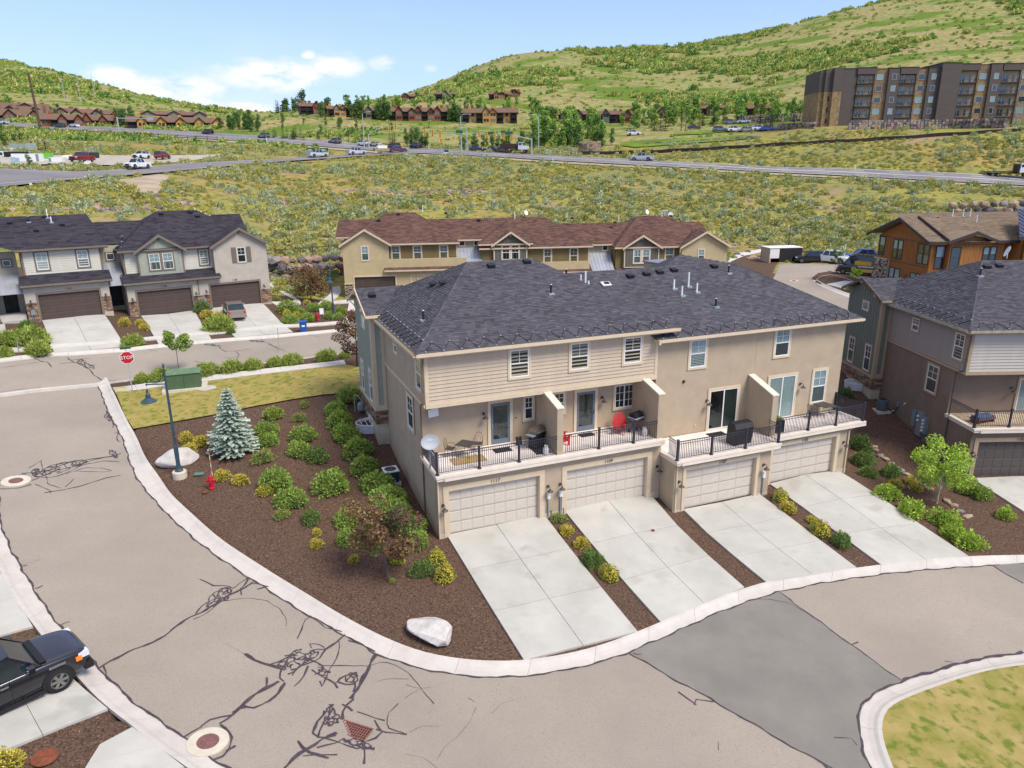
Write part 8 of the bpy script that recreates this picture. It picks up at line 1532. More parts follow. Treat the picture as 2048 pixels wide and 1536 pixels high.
for i, (x, y, c, kd, lb) in enumerate(((1440,264, 'grey', 'suv', 'grey suv, leftmost of the cars parked below the apartments'),(1470,264, 'white', 'suv', 'white suv, second of the cars parked below the apartments'),(1492,264, 'silver', 'sedan', 'silver car, third of the cars parked below the apartments'),(1518,262, 'white', 'suv', 'white suv, fourth of the cars parked below the apartments'),(1534,262, 'blue', 'sedan', 'blue car, rightmost of the cars parked below the apartments'),(1268,271, 'white', 'suv', 'white suv beside the grove, left end of the lawn terrace'),(1460,249, 'grey', 'suv', 'grey suv on the upper terrace by the conifers'),(1487,247, 'lsilver', 'sedan', 'pale car on the upper terrace by the conifers'),(1515,243, 'lsilver', 'sedan', 'pale car on the upper terrace nearest the apartments'),(1388,259, 'navy', 'sedan', 'dark blue car on the terrace above the small lawn'))): car(lb, kd, c, on(x, y, .1), math.radians(-10),1.1)
# flatbed lorry at the right edge, dump truck at the lights
def truck(label, loc, rz, cab, bed, kind):
 t = thing('flatbed_truck' if kind == 'flat' else 'dump_truck', label, 'truck', loc, rz); pm = PT[cab]; B(pm).prism([(2.3,-1.1,1.0),(4.4,-1.1,1.0),(4.5,-1.1,1.5),(4.35,-1.1,2.0),(3.2,-1.1,2.15),(2.9,-1.1,3.1),(1.8,-1.1,3.2),(1.6,-1.1,1.0)], (0,2.2,0)).build('cab', t); B(m_cgl).box(1.9,-1.12,2.25,2.8,1.12,2.9).build('side_window', t); B(m_cgl).hexa([(3.25,-.95,2.17),(3.25,.95,2.17),(3.15,.95,2.17),(3.15,-.95,2.17),(2.98,-.9,3.0),(2.98,.9,3.0),(2.9,.9,3.0),(2.9,-.9,3.0)]).build('windscreen', t)
 B(m_black).box(-5.5,-.5,.75,2.0,.5,1.05).box(1.0,-1.15,1.0,1.5,1.15,3.0 if kind == 'flat' else 2.2).build('chassis', t)
 if kind == 'flat': B(m_black).box(-5.8,-1.2,1.15,.9,1.2,1.35).build('flat_deck', t)
 else: B(mat('dump_bed_brown', S(88,66,56,.6),.7,.1)).prism([(-3.9,-1.15,1.2),(.7,-1.15,1.2),(.9,-1.15,2.7),(-4.2,-1.15,2.7)], (0,2.3,0)).build('dump_bed', t)
 if (.5,) not in WH: WH[(.5,)] = wheel_mesh(.5,.3)
 for x in (3.6,-3.0 if kind == 'flat' else -1.6,-4.3 if kind == 'flat' else -2.9):
  for sg in (-1,1): w = inst(WH[(.5,)][0], 'wheel', t, (x, sg * 1.0,.5)); inst(WH[(.5,)][1], 'rim', w)
 return t
truck('white flatbed truck with empty black deck at the right edge of the highway', on(2018,357), along(2000, HW, -1), 'white', None, 'flat'); truck('dark brown dump truck at the lights under the right signal arm', on(1028,309), along(1028, HW, -1), 'white', None, 'dump')
tt = thing('utility_trailer', 'tan trailer with a white load behind the maroon pickup', 'trailer', on(764,309), along(764, SRL, 1)); B(mat('trailer_tan', S(190,170,120,.6),.8)).box(-2.6,-1.1,.6,2.2,1.1,1.5).build('bed', tt); B(m_white).box(-1.6,-.9,1.5,1.6,.9,2.3).build('load', tt)
for sg in (-1,1): inst(WH[(.40,)][0], 'wheel', tt, (-.6, sg * 1.0,.4))

# ------------------------------------------------------------------ street furniture and small things
m_teal = mat('lamp_teal', S(62,88,102,.62),.5,.08,3); m_hyd = mat('hydrant_red', S(205,36,52,.7),.45,.06,4); m_gbox = mat('utility_green', S(92,118,84,.62),.6,.05,2); m_rust = mat('rust_iron', S(150,84,56,.6),.85,.15,6); m_mh = mat('manhole_iron', S(146,104,98,.6),.8,.12,8); m_mhc = mat('manhole_collar', S(232,222,200,.66),.9,.05)
m_galv = mat('galvanised_pole', S(190,200,200,.62),.5,.06,3); m_sig = mat('signal_yellow', S(250,190,60,.7),.5,.05); m_sgreen = mat('sign_green', S(40,110,78,.6),.5); m_corr = mat('corrugated_white', S(236,240,244,.74),.4,.04)
def place(p): return (p.x, p.y, p.z)
def street_lamp(label, px, py, h, rz, base=True):
 p = g1(px, py); t = thing('street_lamp', label, 'street lamp', place(p), rz); s = h / 5.1
 if base: B(m_mhc).lathe([(.0,-.1),(.38,-.1),(.38,.28),(.34,.32),(0,.32)], 14).build('footing', t)
 mb = B(m_teal); mb.lathe([(.21,.3),(.22,.38),(.15,.46),(.11,.6),(.12,1.35 * s),(.09,1.42 * s),(.075,1.5 * s),(.06,3.9 * s),(.08,3.92 * s),(.055,4.0 * s),(.045,4.95 * s),(.07,4.97 * s),(.0,5.1 * s)], 12); mb.build('pole', t)
 a = B(m_teal); a.tube([(0,0,4.18 * s),(-1.05,0,4.18 * s)], .035,6); a.tube([(0,0,4.7 * s),(-.12,0,4.45 * s),(-.4,0,4.3 * s),(-.95,0,4.26 * s),(-1.02,0,4.1 * s)], .022,6); a.build('arm', t)
 B(m_teal).lathe([(.40,0),(.41,.03),(.24,.16),(.13,.24),(.12,.42),(.06,.5),(.05,.7),(0,.72)], 18,(-1.02,0,3.42 * s)).build('lamp_shade', t); B(m_white).lathe([(0,-.02),(.2,-.02),(.16,.1),(0,.14)], 12,(-1.02,0,3.44 * s)).build('bulb_glass', t); return t
street_lamp('teal gooseneck street lamp in the corner bed beside the white boulder', 360,952,6.5, math.radians(5)); street_lamp('teal street lamp behind the second hydrant, near the brown-roofed row', 668,636,5.7, math.radians(95)); street_lamp('dark street lamp beyond the parked cars at the right', 1576,503,5.3, math.radians(180)); street_lamp('dark street lamp rising behind the cedar building gable', 1818,452,4.4, math.radians(60))
def hydrant(label, px, py):
 t = thing('fire_hydrant', label, 'fire hydrant', place(g1(px, py))); mb = B(m_hyd); mb.lathe([(.16,-.05),(.17,.04),(.12,.07),(.12,.45),(.15,.47),(.15,.52),(.13,.54),(.125,.64),(.09,.72),(.04,.76),(.04,.82),(0,.82)], 14); mb.build('barrel', t); c = B(m_hyd)
 c.tube([(-.24,0,.42),(.24,0,.42)], .055,10); c.tube([(-.26,0,.42),(-.22,0,.42)], .075,8); c.tube([(.22,0,.42),(.26,0,.42)], .075,8); c.tube([(0,-.22,.38),(0,0,.38)], .075,10); c.build('outlet', t); return t
hydrant('red fire hydrant in the corner bed beside a striped marker rod', 424,976); hydrant('red fire hydrant among green shrubs beside the far lamp', 635,640)
mk = thing('marker_rod', 'orange and white striped marker rod leaning behind the near hydrant', 'marker', place(g1(427,966)))
for k in range(8): B(mat('marker_orange', S(240,140,60,.7),.6) if k % 2 else m_white).tube([(-.012 * k, .02 * k, .22 * k),(-.012 * (k + 1),.02 * (k + 1),.22 * (k + 1))], .018,5).build('band', mk)
# stop sign with its word
p = g1(265,782); st = thing('stop_sign', 'red octagonal STOP sign on a thin grey post at the street corner', 'stop sign', place(p), math.atan2(-p.x, p.y) * 0 + math.radians(24)); B(m_galv).box(-.03,-.03,-.2,.03,.03,3.05).build('post', st); R_ = .47
oc = [(R_ * math.cos(math.radians(22.5 + 45 * k)), R_ * math.sin(math.radians(22.5 + 45 * k))) for k in range(8)]; B(m_white).prism([(x, -.06,2.45 + y) for x, y in oc], (0,.02,0)).build('border', st); B(mat('stop_red', S(205,28,48,.7),.4,.02)).prism([(x * .92,-.066,2.45 + y * .92) for x, y in oc], (0,.006,0)).build('face', st)
text_on(st, FF(-.066),0,2.45,.33, 'STOP', m_white, .006,.006, 'lettering'); B(m_sgreen).box(-.35,-.02,3.05,.35,.01,3.2).build('name_plate', st)
b_ = B(m_greybox).prism([(x * .9,.02,2.45 + y * .9) for x, y in oc], (0,.01,0)).build('sign_back', st)
p = g1(371,778); ub = thing('utility_cabinet', 'green pad-mounted utility cabinet at the edge of the lawn', 'utility box', place(p), math.radians(20)); B(m_mhc).box(-1.45,-.7,-.2,1.45,.95,.16).build('pad', ub); B(m_gbox).box(-1.08,-.45,.16,1.08,.65,1.22).build('body', ub); B(mat('utility_green_top', S(120,150,110,.62),.6)).hexa([(-1.14,-.52,1.22),(1.14,-.52,1.22),(1.14,.7,1.22),(-1.14,.7,1.22),(-1.12,-.5,1.28),(1.12,-.5,1.28),(1.12,.68,1.34),(-1.12,.68,1.34)]).build('lid', ub); B(m_black).box(-.01,-.456,.2,.01,-.45,1.2).build('door_joint', ub)
# lids, drains and manholes
def manhole(label, px, py, r, rc, off=-.10, m=None, nm='manhole_cover'):
 p = g1(px, py); e = .6; nx = Tz(p.x + e, p.y) - Tz(p.x - e, p.y); ny = Tz(p.x, p.y + e) - Tz(p.x, p.y - e); t = thing(nm, label, 'manhole', (p.x, p.y, p.z + off)); t.rotation_euler = (math.atan(ny / (2 * e)),-math.atan(nx / (2 * e)),0)
 if rc: B(m_mhc).lathe([(0,-.05),(rc, -.05),(rc, .012),(0,.012)], 28).build('collar', t)
 c = B(m or m_mh); c.lathe([(0,0),(r, 0),(r, .022),(r * .93,.022),(r * .91,.016),(r * .3,.016),(r * .28,.024),(0,.024)], 28); c.build('lid', t)
 for k in range(10): a = k * .628; B(m or m_mh).box(r * .6 * math.cos(a) - .03, r * .6 * math.sin(a) - .012,.016, r * .6 * math.cos(a) + .03, r * .6 * math.sin(a) + .012,.023).build('stud', t)
manhole('round brown manhole cover in a pale collar at the left edge of the road', 31,958,.33,.66); manhole('reddish manhole cover in a pale half-round collar by the kerb at the bottom', 415,1478,.33,.62); manhole('rusty orange lid in the mulch patch at the lower left corner', 90,1516,.36,0,.02, m_rust, 'valve_lid'); manhole('small rusty valve lid in front of the near hydrant', 410,985,.15,0,.02, m_rust, 'valve_lid'); manhole('small round cleanout lid in the second driveway', 1306,1062,.09,0,.035, m_rust, 'cleanout_lid'); manhole('manhole cover in the road behind the beige roof', 1588,560,.3,.55)
p = g1(398,948); gl = tag(B(mat('green_lid', S(110,150,136,.6),.7)).box(-.25,-.18,0,.25,.18,.04).build('irrigation_lid'), 'flat green irrigation lid in the mulch left of the hydrant', 'lid'); gl.location = p; gl.rotation_euler = (0,0,.2)
p = g1(708,1455); q = g1(745,1470); dr = thing('drain_grate', 'rust-red rectangular storm drain grate in the near road', 'drain', (p.x, p.y, p.z - .112), math.atan2(q.y - p.y, q.x - p.x)); B((0 and 1) or m_dark).box(-.52,-.24,-.02,.52,.24,.004).build('pit', dr); gm_ = mat('grate_iron', S(158,100,88,.6),.8,.1,8)
B(gm_).box(-.56,-.28,0,.56,-.24,.02).box(-.56,.24,0,.56,.28,.02).box(-.56,-.24,0,-.52,.24,.02).box(.52,-.24,0,.56,.24,.02).build('frame', dr)
for k in range(1,12): B(gm_).box(-.52 + k * .0867 - .016,-.24,.004,-.52 + k * .0867 + .016,.24,.018).build('bar', dr)
for k in range(1,5): B(gm_).box(-.52,-.24 + k * .096 - .014,.006,.52,-.24 + k * .096 + .014,.016).build('cross_bar', dr)
def ac(label, px, py, rz, round_=False, s=.4):
 t = thing('air_conditioner', label, 'air conditioner', place(g1(px, py)), rz); B(m_mhc).box(-s - .08,-s - .08,-.15, s + .08, s + .08,.05).build('pad', t); dk = mat('ac_navy', S(42,50,72,.6),.6) if not round_ else mat('ac_grey', S(104,116,122,.6),.6,.05)
 if round_: B(dk).lathe([(0,.05),(s, .05),(s * 1.05,.4),(s, .82),(s * .9,.86),(0,.86)], 20).build('casing', t); B(m_black).lathe([(0,.862),(s * .7,.862),(s * .7,.875),(0,.87)], 20).build('fan_guard', t)
 else:
  o = B(dk).box(-s, -s, .05, s, s, .68).build('casing', t); B(m_white).box(-s - .02,-s - .02,.68, s + .02, s + .02,.74).build('top', t); B(m_black).lathe([(0,.742),(s * .82,.742),(s * .82,.752),(0,.75)], 22).build('fan_guard', t)
  r_ = B(m_greybox)
  for k in range(1,5): b0 = len(r_.v); r_.tube([(s * .18 * k * math.cos(a), s * .18 * k * math.sin(a),.757) for a in np.linspace(0,6.283,15)], .008,4, False)
  r_.build('guard_wire', t, 'stuff')
ac('navy air conditioner with a white rim against the beige side wall', 782,962, math.radians(A_MAIN)); ac('round grey air conditioner by the taupe side wall', 1763,821,0, True, .38)
def well(label, O, ang, v, z, nm='window_well'):
 P_ = loc_pt(O, ang, -.7, v, z); t = thing(nm, label, 'window well', tuple(P_), math.radians(ang)); mb = B(m_corr)
 for k in range(6): z_ = .06 + k * .09; mb.tube([(-.95 * math.sin(a),.75 * math.cos(a), z_) for a in np.linspace(0, math.pi, 14)], .045,5)
 mb.build('corrugated_wall', t); B(m_white).tube([(-.98 * math.sin(a),.78 * math.cos(a),.58) for a in np.linspace(0, math.pi, 14)], .035,5).build('rim', t)
 for k in range(3): B(m_white).tube([(-.05 - .3 * k, -.72 + .08 * k, .6),(-.05 - .3 * k, .72 - .08 * k, .6)], .02,5).build('cross_bar', t)
well('white corrugated window well against the beige row side wall', O_MAIN, A_MAIN, 12.6,1.45); well('white corrugated window well against the taupe house', O_RIGHT, A_RIGHT, 12.6,.75)
gm = thing('gas_meter', 'grey gas meter on looped pipes by the far corner of the beige row', 'gas meter', tuple(loc_pt(O_MAIN, A_MAIN, -1.0,14.3,1.9)), math.radians(A_MAIN)); B(m_greybox).lathe([(0,.35),(.2,.38),(.24,.5),(.24,.8),(.16,.92),(0,.94)], 14).build('meter', gm); B(m_galv).tube([(-.35,.3,-.3),(-.35,.3,1.35),(-.1,.1,1.35),(.1,0,.95)], .03,6).tube([(.15,0,.6),(.3,-.2,.3),(.3,-.2,-.2)], .03,6).build('pipe', gm)
p = g1(607,663); bn = thing('wheeled_bin', 'blue wheeled recycling bin standing at the kerb of the cross street', 'bin', (p.x, p.y, p.z - .08), math.radians(20)); m_bb = mat('bin_blue', S(36,84,178,.7),.5,.04); B(m_bb).hexa([(-.27,-.3,.05),(.27,-.3,.05),(.27,.3,.05),(-.27,.3,.05),(-.33,-.4,1.0),(.33,-.4,1.0),(.33,.4,1.0),(-.33,.4,1.0)]).build('body', bn); B(m_bb).box(-.35,-.43,1.0,.35,.45,1.08).build('lid', bn); B(m_white).box(-.14,-.375,.6,.14,-.36,.82).build('label', bn)
p = g1(645,645); ys = thing('yard_sign', 'small blank white sign on a leaning dark post beside the far hydrant', 'sign', place(p),.3); B(m_black).box(-.02,-.02,-.2,.02,.02,.9).build('post', ys); B(m_white).box(-.2,-.04,.85,.2,-.02,1.45).build('panel', ys)
for i, (x, y) in enumerate(((559,700),(38,703))): p = g1(x, y); t = tag(B(m_galv).box(-.02,-.02,-.2,.02,.02,1.9 if i == 0 else .9).build('thin_post'),('thin grey post in the strip beside the cross street', 'short rusty stake among shrubs at the left edge')[i], 'post'); t.location = p
# fence of boards between the slope and the path, ranch fence by the highway
def rail_fence(label, pts, h, rails, gap, m, nm='rail_fence'):
 P_ = resample(G(pts), step=gap); o = Vector(P_[0]); t = thing(nm, label, 'fence', tuple(o)); me = B(m).box(-.09,-.09,-.3,.09,.09, h + .1).mesh('post')
 for q in P_: inst(me, 'post', t, Vector(q) - o)
 for k in range(rails):
  z_ = h * (k + .55) / rails; mb = B(m)
  for a, b in zip(P_, P_[1:]): a = Vector(a) - o; b = Vector(b) - o; mb.hexa([a + Vector((0,-.03, z_ - .08)), b + Vector((0,-.03, z_ - .08)), b + Vector((0,.03, z_ - .08)), a + Vector((0,.03, z_ - .08)), a + Vector((0,-.03, z_ + .08)), b + Vector((0,-.03, z_ + .08)), b + Vector((0,.03, z_ + .08)), a + Vector((0,.03, z_ + .08))])
  mb.build('rail', t)
 return t
m_fw = mat('weathered_wood', S(112,88,74,.6),.9,.15,3)
rail_fence('long brown ranch rail fence running below the far highway', [(0,261),(100,266),(200,272),(300,277),(435,284)], 1.9,3,4.2, m_fw); rail_fence('brown rail fence above the boulder wall behind the grey houses', [(530,512),(590,508),(690,500)], 1.1,2,2.6, m_fw)
sfp = resample(G([(1145,310),(1200,309),(1300,307),(1400,302),(1500,296),(1600,290),(1700,285),(1800,279),(1900,272),(2060,263)]), step=3.0); sf = thing('silt_fence', 'black fabric silt fence snaking across the grassy hillside', 'fence', tuple(sfp[0])); o = Vector(sfp[0]); mb = B(mat('silt_fabric', S(64,58,52,.5),.9,.2,1))
for i, (a, b) in enumerate(zip(sfp, sfp[1:])): a = Vector(a) - o; b = Vector(b) - o; w1 = math.sin(i * 1.3) * .25; w2 = math.sin((i + 1) * 1.3) * .25; mb.hexa([a + Vector((0, w1,-.2)), b + Vector((0, w2,-.2)), b + Vector((0, w2 + .06,-.2)), a + Vector((0, w1 + .06,-.2)), a + Vector((0, w1,1.0 + w1 * .4)), b + Vector((0, w2,1.0 + w2 * .4)), b + Vector((0, w2 + .06,1.0 + w2 * .4)), a + Vector((0, w1 + .06,1.0 + w1 * .4))])
mb.build('fabric', sf)
# ---- traffic signals, masts and poles
def upm(px, py, h_px): p = g1(px, py); return p, h_px * depth_of(p) / F
def signal_head(par, x, z, y=-.2):
 o = B(m_sig).box(x - .32, y - .25, z - .95, x + .32, y + .1, z + .95).build('signal_head', par)
 for k in range(3): B(m_black).lathe([(0,0),(.17,0),(.17,.03),(0,.03)], 8).build('lens', o) if False else B(m_black).box(x - .16, y - .28, z - .62 + .6 * k - .16, x + .16, y - .25, z - .62 + .6 * k + .16).build('lens', o)
def mast(label, px, py, hpx, arm_px, side, heads, rise, lum=None, signs=()):
 p, h = upm(px, py, hpx); k = depth_of(p) / F; t = thing('signal_mast', label, 'traffic light', place(p)); B(m_galv).tube([(0,0,-.5),(0,0, h)], [.28,.2], 10).build('pole', t); A_ = arm_px * k; a = B(m_galv); a.tube([(0,0, h * .92),(side * A_ * .3,0, h * .92 + rise * .65),(side * A_ * .65,0, h * .92 + rise * .95),(side * A_, 0, h * .92 + rise)], [.17,.14,.11,.08], 8); a.build('arm', t)
 for f in heads: signal_head(t, side * A_ * f, h * .92 + rise * min(1, f * 1.3) - .3)
 for f, w_ in signs: B(m_sgreen).box(side * A_ * f - w_ / 2,-.35, h * .92 + rise * .9 - .3, side * A_ * f + w_ / 2,-.3, h * .92 + rise * .9 + .5).build('name_plate', t)
 if lum: L2 = lum * k; b = B(m_galv); b.tube([(0,0, h),(0,0, h + L2 * .85),(side * -.0 + L2 * .12,0, h + L2 * .97),(L2 * .45,0, h + L2)], [.18,.14,.11,.08], 8); b.box(L2 * .42,-.15, h + L2 - .12, L2 * .42 + .9,.15, h + L2 + .06); b.build('street_light', t)
 return t
mast('left traffic signal mast arching right over the junction', 738,297,27,66,1,(.66,.84),3.2); mast('tall signal mast left of centre with three yellow heads on its left arm', 923,309,41,75,-1,(.55,.75,.95),.8,35,((.04,2.0),)); mast('right traffic signal mast with its long arm reaching left', 1063,312,34,130,-1,(.30,.42,.56,.68,.80),2.0, None, ((.36,3.0),(.62,2.4)))
p, h = upm(883,303,22); t = thing('signal_post', 'short post with one yellow signal head between the masts', 'traffic light', place(p)); B(m_galv).tube([(0,0,-.3),(0,0, h * .6)], .12,8).build('pole', t); signal_head(t, 0, h * .85,.1)
for x, y, hp, a, lb in ((1077,310,76,-1, 'tall curved street light right of the signal masts'),(729,300,72,1, 'tall double street light beside the left signal mast'),(934,305,52,-1, 'street light behind the centre signal pole')):
 p, h = upm(x, y, hp); k = depth_of(p) / F; t = thing('highway_light', lb, 'street light', place(p)); B(m_galv).tube([(0,0,-.3),(0,0, h * .93),(a * 5 * k, 0, h * .985),(a * 14 * k, 0, h)], [.2,.14,.1,.08], 8).build('pole', t); B(m_galv).box(a * 15 * k - .5,-.2, h - .12, a * 15 * k + .5,.2, h + .08).build('luminaire', t)
p, h = upm(239,269,33); k = depth_of(p) / F; t = thing('overhead_sign_mast', 'white steel mast with a long overhead arm across the far highway', 'sign mast', place(p)); B(m_galv).tube([(0,0,-.5),(0,0, h)], .3,8).build('pole', t); B(m_galv).tube([(0,0, h * .93),(74 * k, 0, h * .88)], .16,6).build('arm', t); B(m_galv).box(60 * k, -.4, h * .78,72 * k, -.3, h * .98).build('sign_back', t)
for x, lb in ((622, 'left one of the two green highway guide signs'),(649, 'right one of the two green highway guide signs')):
 p = g1(x, 305); k = depth_of(p) / F; t = thing('guide_sign', lb, 'road sign', place(p)); B(m_sgreen).box(-8 * k, -.1,1.2 * k, 8 * k, 0,8.5 * k).build('panel', t); B(m_galv).box(-6 * k, 0,-.5,-5.5 * k, .15,8 * k).box(5.5 * k, 0,-.5,6 * k, .15,8 * k).build('legs', t, 'stuff'); B(m_line).box(-6 * k, -.13,5.2 * k, 2 * k, -.1,6.2 * k).box(-6 * k, -.13,3 * k, 4 * k, -.1,4 * k).build('lettering', t, 'stuff')
p = g1(893,312); k = depth_of(p) / F; t = thing('project_sign', 'blue and white signboard on white legs beside the junction', 'sign', place(p)); B(m_white).prism([(-8 * k, 0,0),(-7 * k, 0,0),(-4 * k, 0,9 * k),(-5 * k, 0,9 * k)], (0,.2,0)).prism([(8 * k, 0,0),(7 * k, 0,0),(4 * k, 0,9 * k),(5 * k, 0,9 * k)], (0,.2,0)).build('legs', t, 'stuff'); B(mat('sign_blue', S(70,80,140,.6),.6)).box(-4.5 * k, -.1,4 * k, 4.5 * k, .1,12 * k).build('panel', t); B(m_white).box(-4.5 * k, -.12,4 * k, 4.5 * k, -.1,7 * k).build('lower_panel', t)
p = g1(82,262); k = depth_of(p) / F; t = thing('utility_pole', 'tall brown wooden utility pole rising before the left hill', 'utility pole', place(p)); B(m_fw).tube([(0,0,-1),(-11 * k * 0 - 4 * k, 0,107 * k)], [.6,.4], 8).build('pole', t); B(m_fw).box(-6 * k, -.2,92 * k, -1 * k, .2,93.5 * k).build('cross_arm', t)
for i, (x, y, hp) in enumerate(((130,200,44),(161,200,50),(190,198,48))): p, h = upm(x, y, hp); t = tag(B(m_galv).tube([(0,0,-1),(0,0, h)], [.25,.12], 5).build('antenna_mast'),('thin antenna mast on the left hill, left of three', 'thin antenna mast on the left hill, middle of three', 'thin antenna mast on the left hill, right of three')[i], 'antenna mast'); t.location = p
for i, (x, y, hp) in enumerate(((1371,262,46),(1362,262,44),(1772,262,34))): p, h = upm(x, y, hp * .8); t = tag(B(m_fw if i < 2 else m_lampg).tube([(0,0,-.5),(0,0, h)], .16,6).build('lamp_pole'),('right one of the twin brown poles among conifers', 'left one of the twin brown poles among conifers', 'lamp pole before the stone end of the apartment block')[i], 'pole'); t.location = p
for i, (x, y) in enumerate(((534,287),(439,319),(477,322),(1106,327),(1709,342),(858,300))): p, h = upm(x, y, 11); t = tag(B(m_white).box(-.08,-.08,-.2,.08,.08, h).build('marker_post'), 'white delineator post ' + ('beside the highway below the fence end', 'at the right end of the gravel yard', 'in the meadow right of the gravel yard', 'on the near verge right of the junction', 'on the far verge below the apartments', 'beside the dark suv at the junction')[i], 'marker post'); t.location = p
# ---- equipment yard on the left
def yard(nm, label, cat, px, py, parts, rz=.15):
 p = g1(px, py); k = depth_of(p) / F; t = thing(nm, label, cat, place(p), rz)
 for pn, m, x0, x1, z0_, z1_, d in parts: B(m).box(x0 * k, 0, z0_ * k - .2, x1 * k, d, z1_ * k).build(pn, t)
 return t
yard('storage_container', 'long white storage container in the equipment yard', 'container', 52,325, [('body', m_white, -25,25,0,17,2.5),('door', m_greybox, 20,24.9,1,16,-.05)]); yard('storage_container', 'low white container before the tent in the yard', 'container', 110,327, [('body', m_white, -10,14,0,12,2.5),('door', m_greybox, -9.5,-6,1,11,-.05)]); yard('lime_trailer', 'lime green topped trailer between the white containers', 'trailer', 86,322, [('bed', m_white, -10,10,0,6,2.5),('cover', mat('lime_cover', S(120,220,70,.7),.6),-10,12,6,15,2.5)]); yard('equipment_bin', 'dark grey bin behind the red pickup in the yard', 'bin', 176,318, [('body', mat('bin_dark', S(66,70,62,.5),.8),-17,15,1,13,2.5),('rim', m_greybox, -17,15,13,14,2.6)]); yard('banner_wall', 'grey printed banner stretched along the back of the yard', 'banner', 47,303, [('left_panel', mat('banner_grey', S(176,190,184,.6),.8),-24,4,3,15,.2),('right_panel', mat('banner_pale', S(188,200,196,.6),.8),6,25,4,16,.2)]); yard('portable_toilet', 'light blue portable cabin at the left of the yard', 'cabin', 27,328, [('body', mat('cabin_blue', S(170,205,225,.7),.6),-4,5,0,13,1.8),('roof', m_white, -4.5,5.5,13,14,1.9)]); yard('yard_sign', 'white information board on the verge before the red pickup', 'sign', 176,331, [('panel', m_white, -6,6,2,8,.15),('leg', m_galv, -5,-4.4,-1,2,.15),('leg', m_galv, 4.4,5,-1,2,.15)])
yard('street_sign', 'green street name sign on the verge before the yard', 'road sign', 100,336, [('plate', m_sgreen, -3,3,7,9.5,.1),('post', m_galv, -.3,.3,-1,7,.1)]); yard('parked_lorry', 'white-cabbed black lorry at the left edge of the yard', 'truck', 22,317, [('cab', m_white, -22,-12,2,14,2.4),('window', m_cgl, -19,-14,8,12,-.05),('bed', m_black, -12,26,4,13,2.4),('wheels', m_tyre, -20,22,-.5,4,2.2)]); yard('stacked_vehicle', 'white vans parked at the back left of the yard', 'van', 12,303, [('body', m_white, -14,12,1,7,2),('windows', m_cgl, -10,8,4,6,-.05)]); yard('sandwich_board', 'white board with a dark side standing at the near edge of the side road', 'sign', 64,374, [('panel', m_white, -4,1,0,8,.1),('back', m_black, 1.2,5,1,8,.3)])
p = g1(150,322); k = depth_of(p) / F; t = thing('storage_tent', 'cream fabric storage tent in the equipment yard', 'tent', place(p),.1); B(mat('tent_cream', S(235,228,208,.7),.8)).prism([(-28 * k, 0,0),(-28 * k, 0,6 * k),(-28 * k, 2.5,12 * k),(-28 * k, 5,6 * k),(-28 * k, 5,0)], (42 * k, 0,0)).build('cover', t); B(m_greybox).prism([(14.1 * k, .3,0),(14.1 * k, .3,5.6 * k),(14.1 * k, 2.5,11 * k),(14.1 * k, 4.7,5.6 * k),(14.1 * k, 4.7,0)], (.05,0,0)).build('end_flap', t)
p = g1(1570,524); t = thing('dumpster_enclosure', 'black-fronted dumpster enclosure with pale walls beside the parked cars', 'enclosure', place(p), math.radians(8)); B(m_stucco).box(-2.6,.0,-.2,-2.35,2.8,2.1).box(-2.6,2.6,-.2,2.4,2.85,2.1).build('wall', t); B(mat('gate_black', S(40,38,44,.6),.7)).box(-1.0,-.05,-.1,2.5,.12,2.05).box(2.4,.0,-.1,2.6,2.8,2.05).build('gate', t); B(m_white).box(-2.7,-.1,2.1,2.7,2.95,2.18).box(-2.55,-.02,.6,-1.05,.05,2.05).build('white_panel', t)
# ---- things on the balconies
RM = math.radians(A_MAIN); Wl = lambda u, v, z: tuple(loc_pt(O_MAIN, A_MAIN, u, v, z))
ZB, ZC = 3.12 + .264,2.34 + .266; m_mesh = mat('patio_mesh', S(88,84,82,.6),.7,.1,6); m_fred = mat('chair_red', S(222,40,46,.7),.5,.05,3)
def flat(nm, label, cat, u, v, z, w, d, m, rz=0): o = tag(B(m).box(-w / 2,-d / 2,.002, w / 2, d / 2,.02).build(nm), label, cat); o.location = Wl(u, v, z); o.rotation_euler = (0,0, RM + rz); return o
flat('jute_rug', 'tan jute rug under the patio table on the first balcony', 'rug', 2.0,1.15, ZB, 1.75,.9, mat('jute', S(204,172,120,.62),.95,.1,8)); m_mat = mat('door_mat', S(44,42,46,.6),.95,.1,20)
flat('door_mat', 'black door mat on the first balcony', 'door mat', 4.05,1.7, ZB, .95,.6, m_mat); flat('door_mat', 'black door mat on the second balcony between the red chairs', 'door mat', 9.1,1.95, ZB, .85,.5, m_mat); flat('door_mat', 'dark mat at the sliding door of the third balcony', 'door mat', 17.0,.9, ZC, 1.1,.6, m_mat); flat('grill_mat', 'dark mat under the steel grill', 'mat', 5.85,.95, ZB, .8,1.1, m_mat)
def table(label, u, v, z, rz=0, s=.42):
 t = thing('patio_table', label, 'table', Wl(u, v, z), RM + rz); B(m_mesh).box(-s, -s, .68, s, s, .705).build('tabletop', t); me = B(m_iron).tube([(0,0,0),(-s * .5,-s * .5,.35),(-s * .1,-s * .1,.68)], .014,5).mesh('leg')
 for k in range(4): inst(me, 'leg', t, (s * .85 * (1 if k in (0,3) else -1), s * .85 * (1 if k < 2 else -1),0),(0,0, k * 1.571))
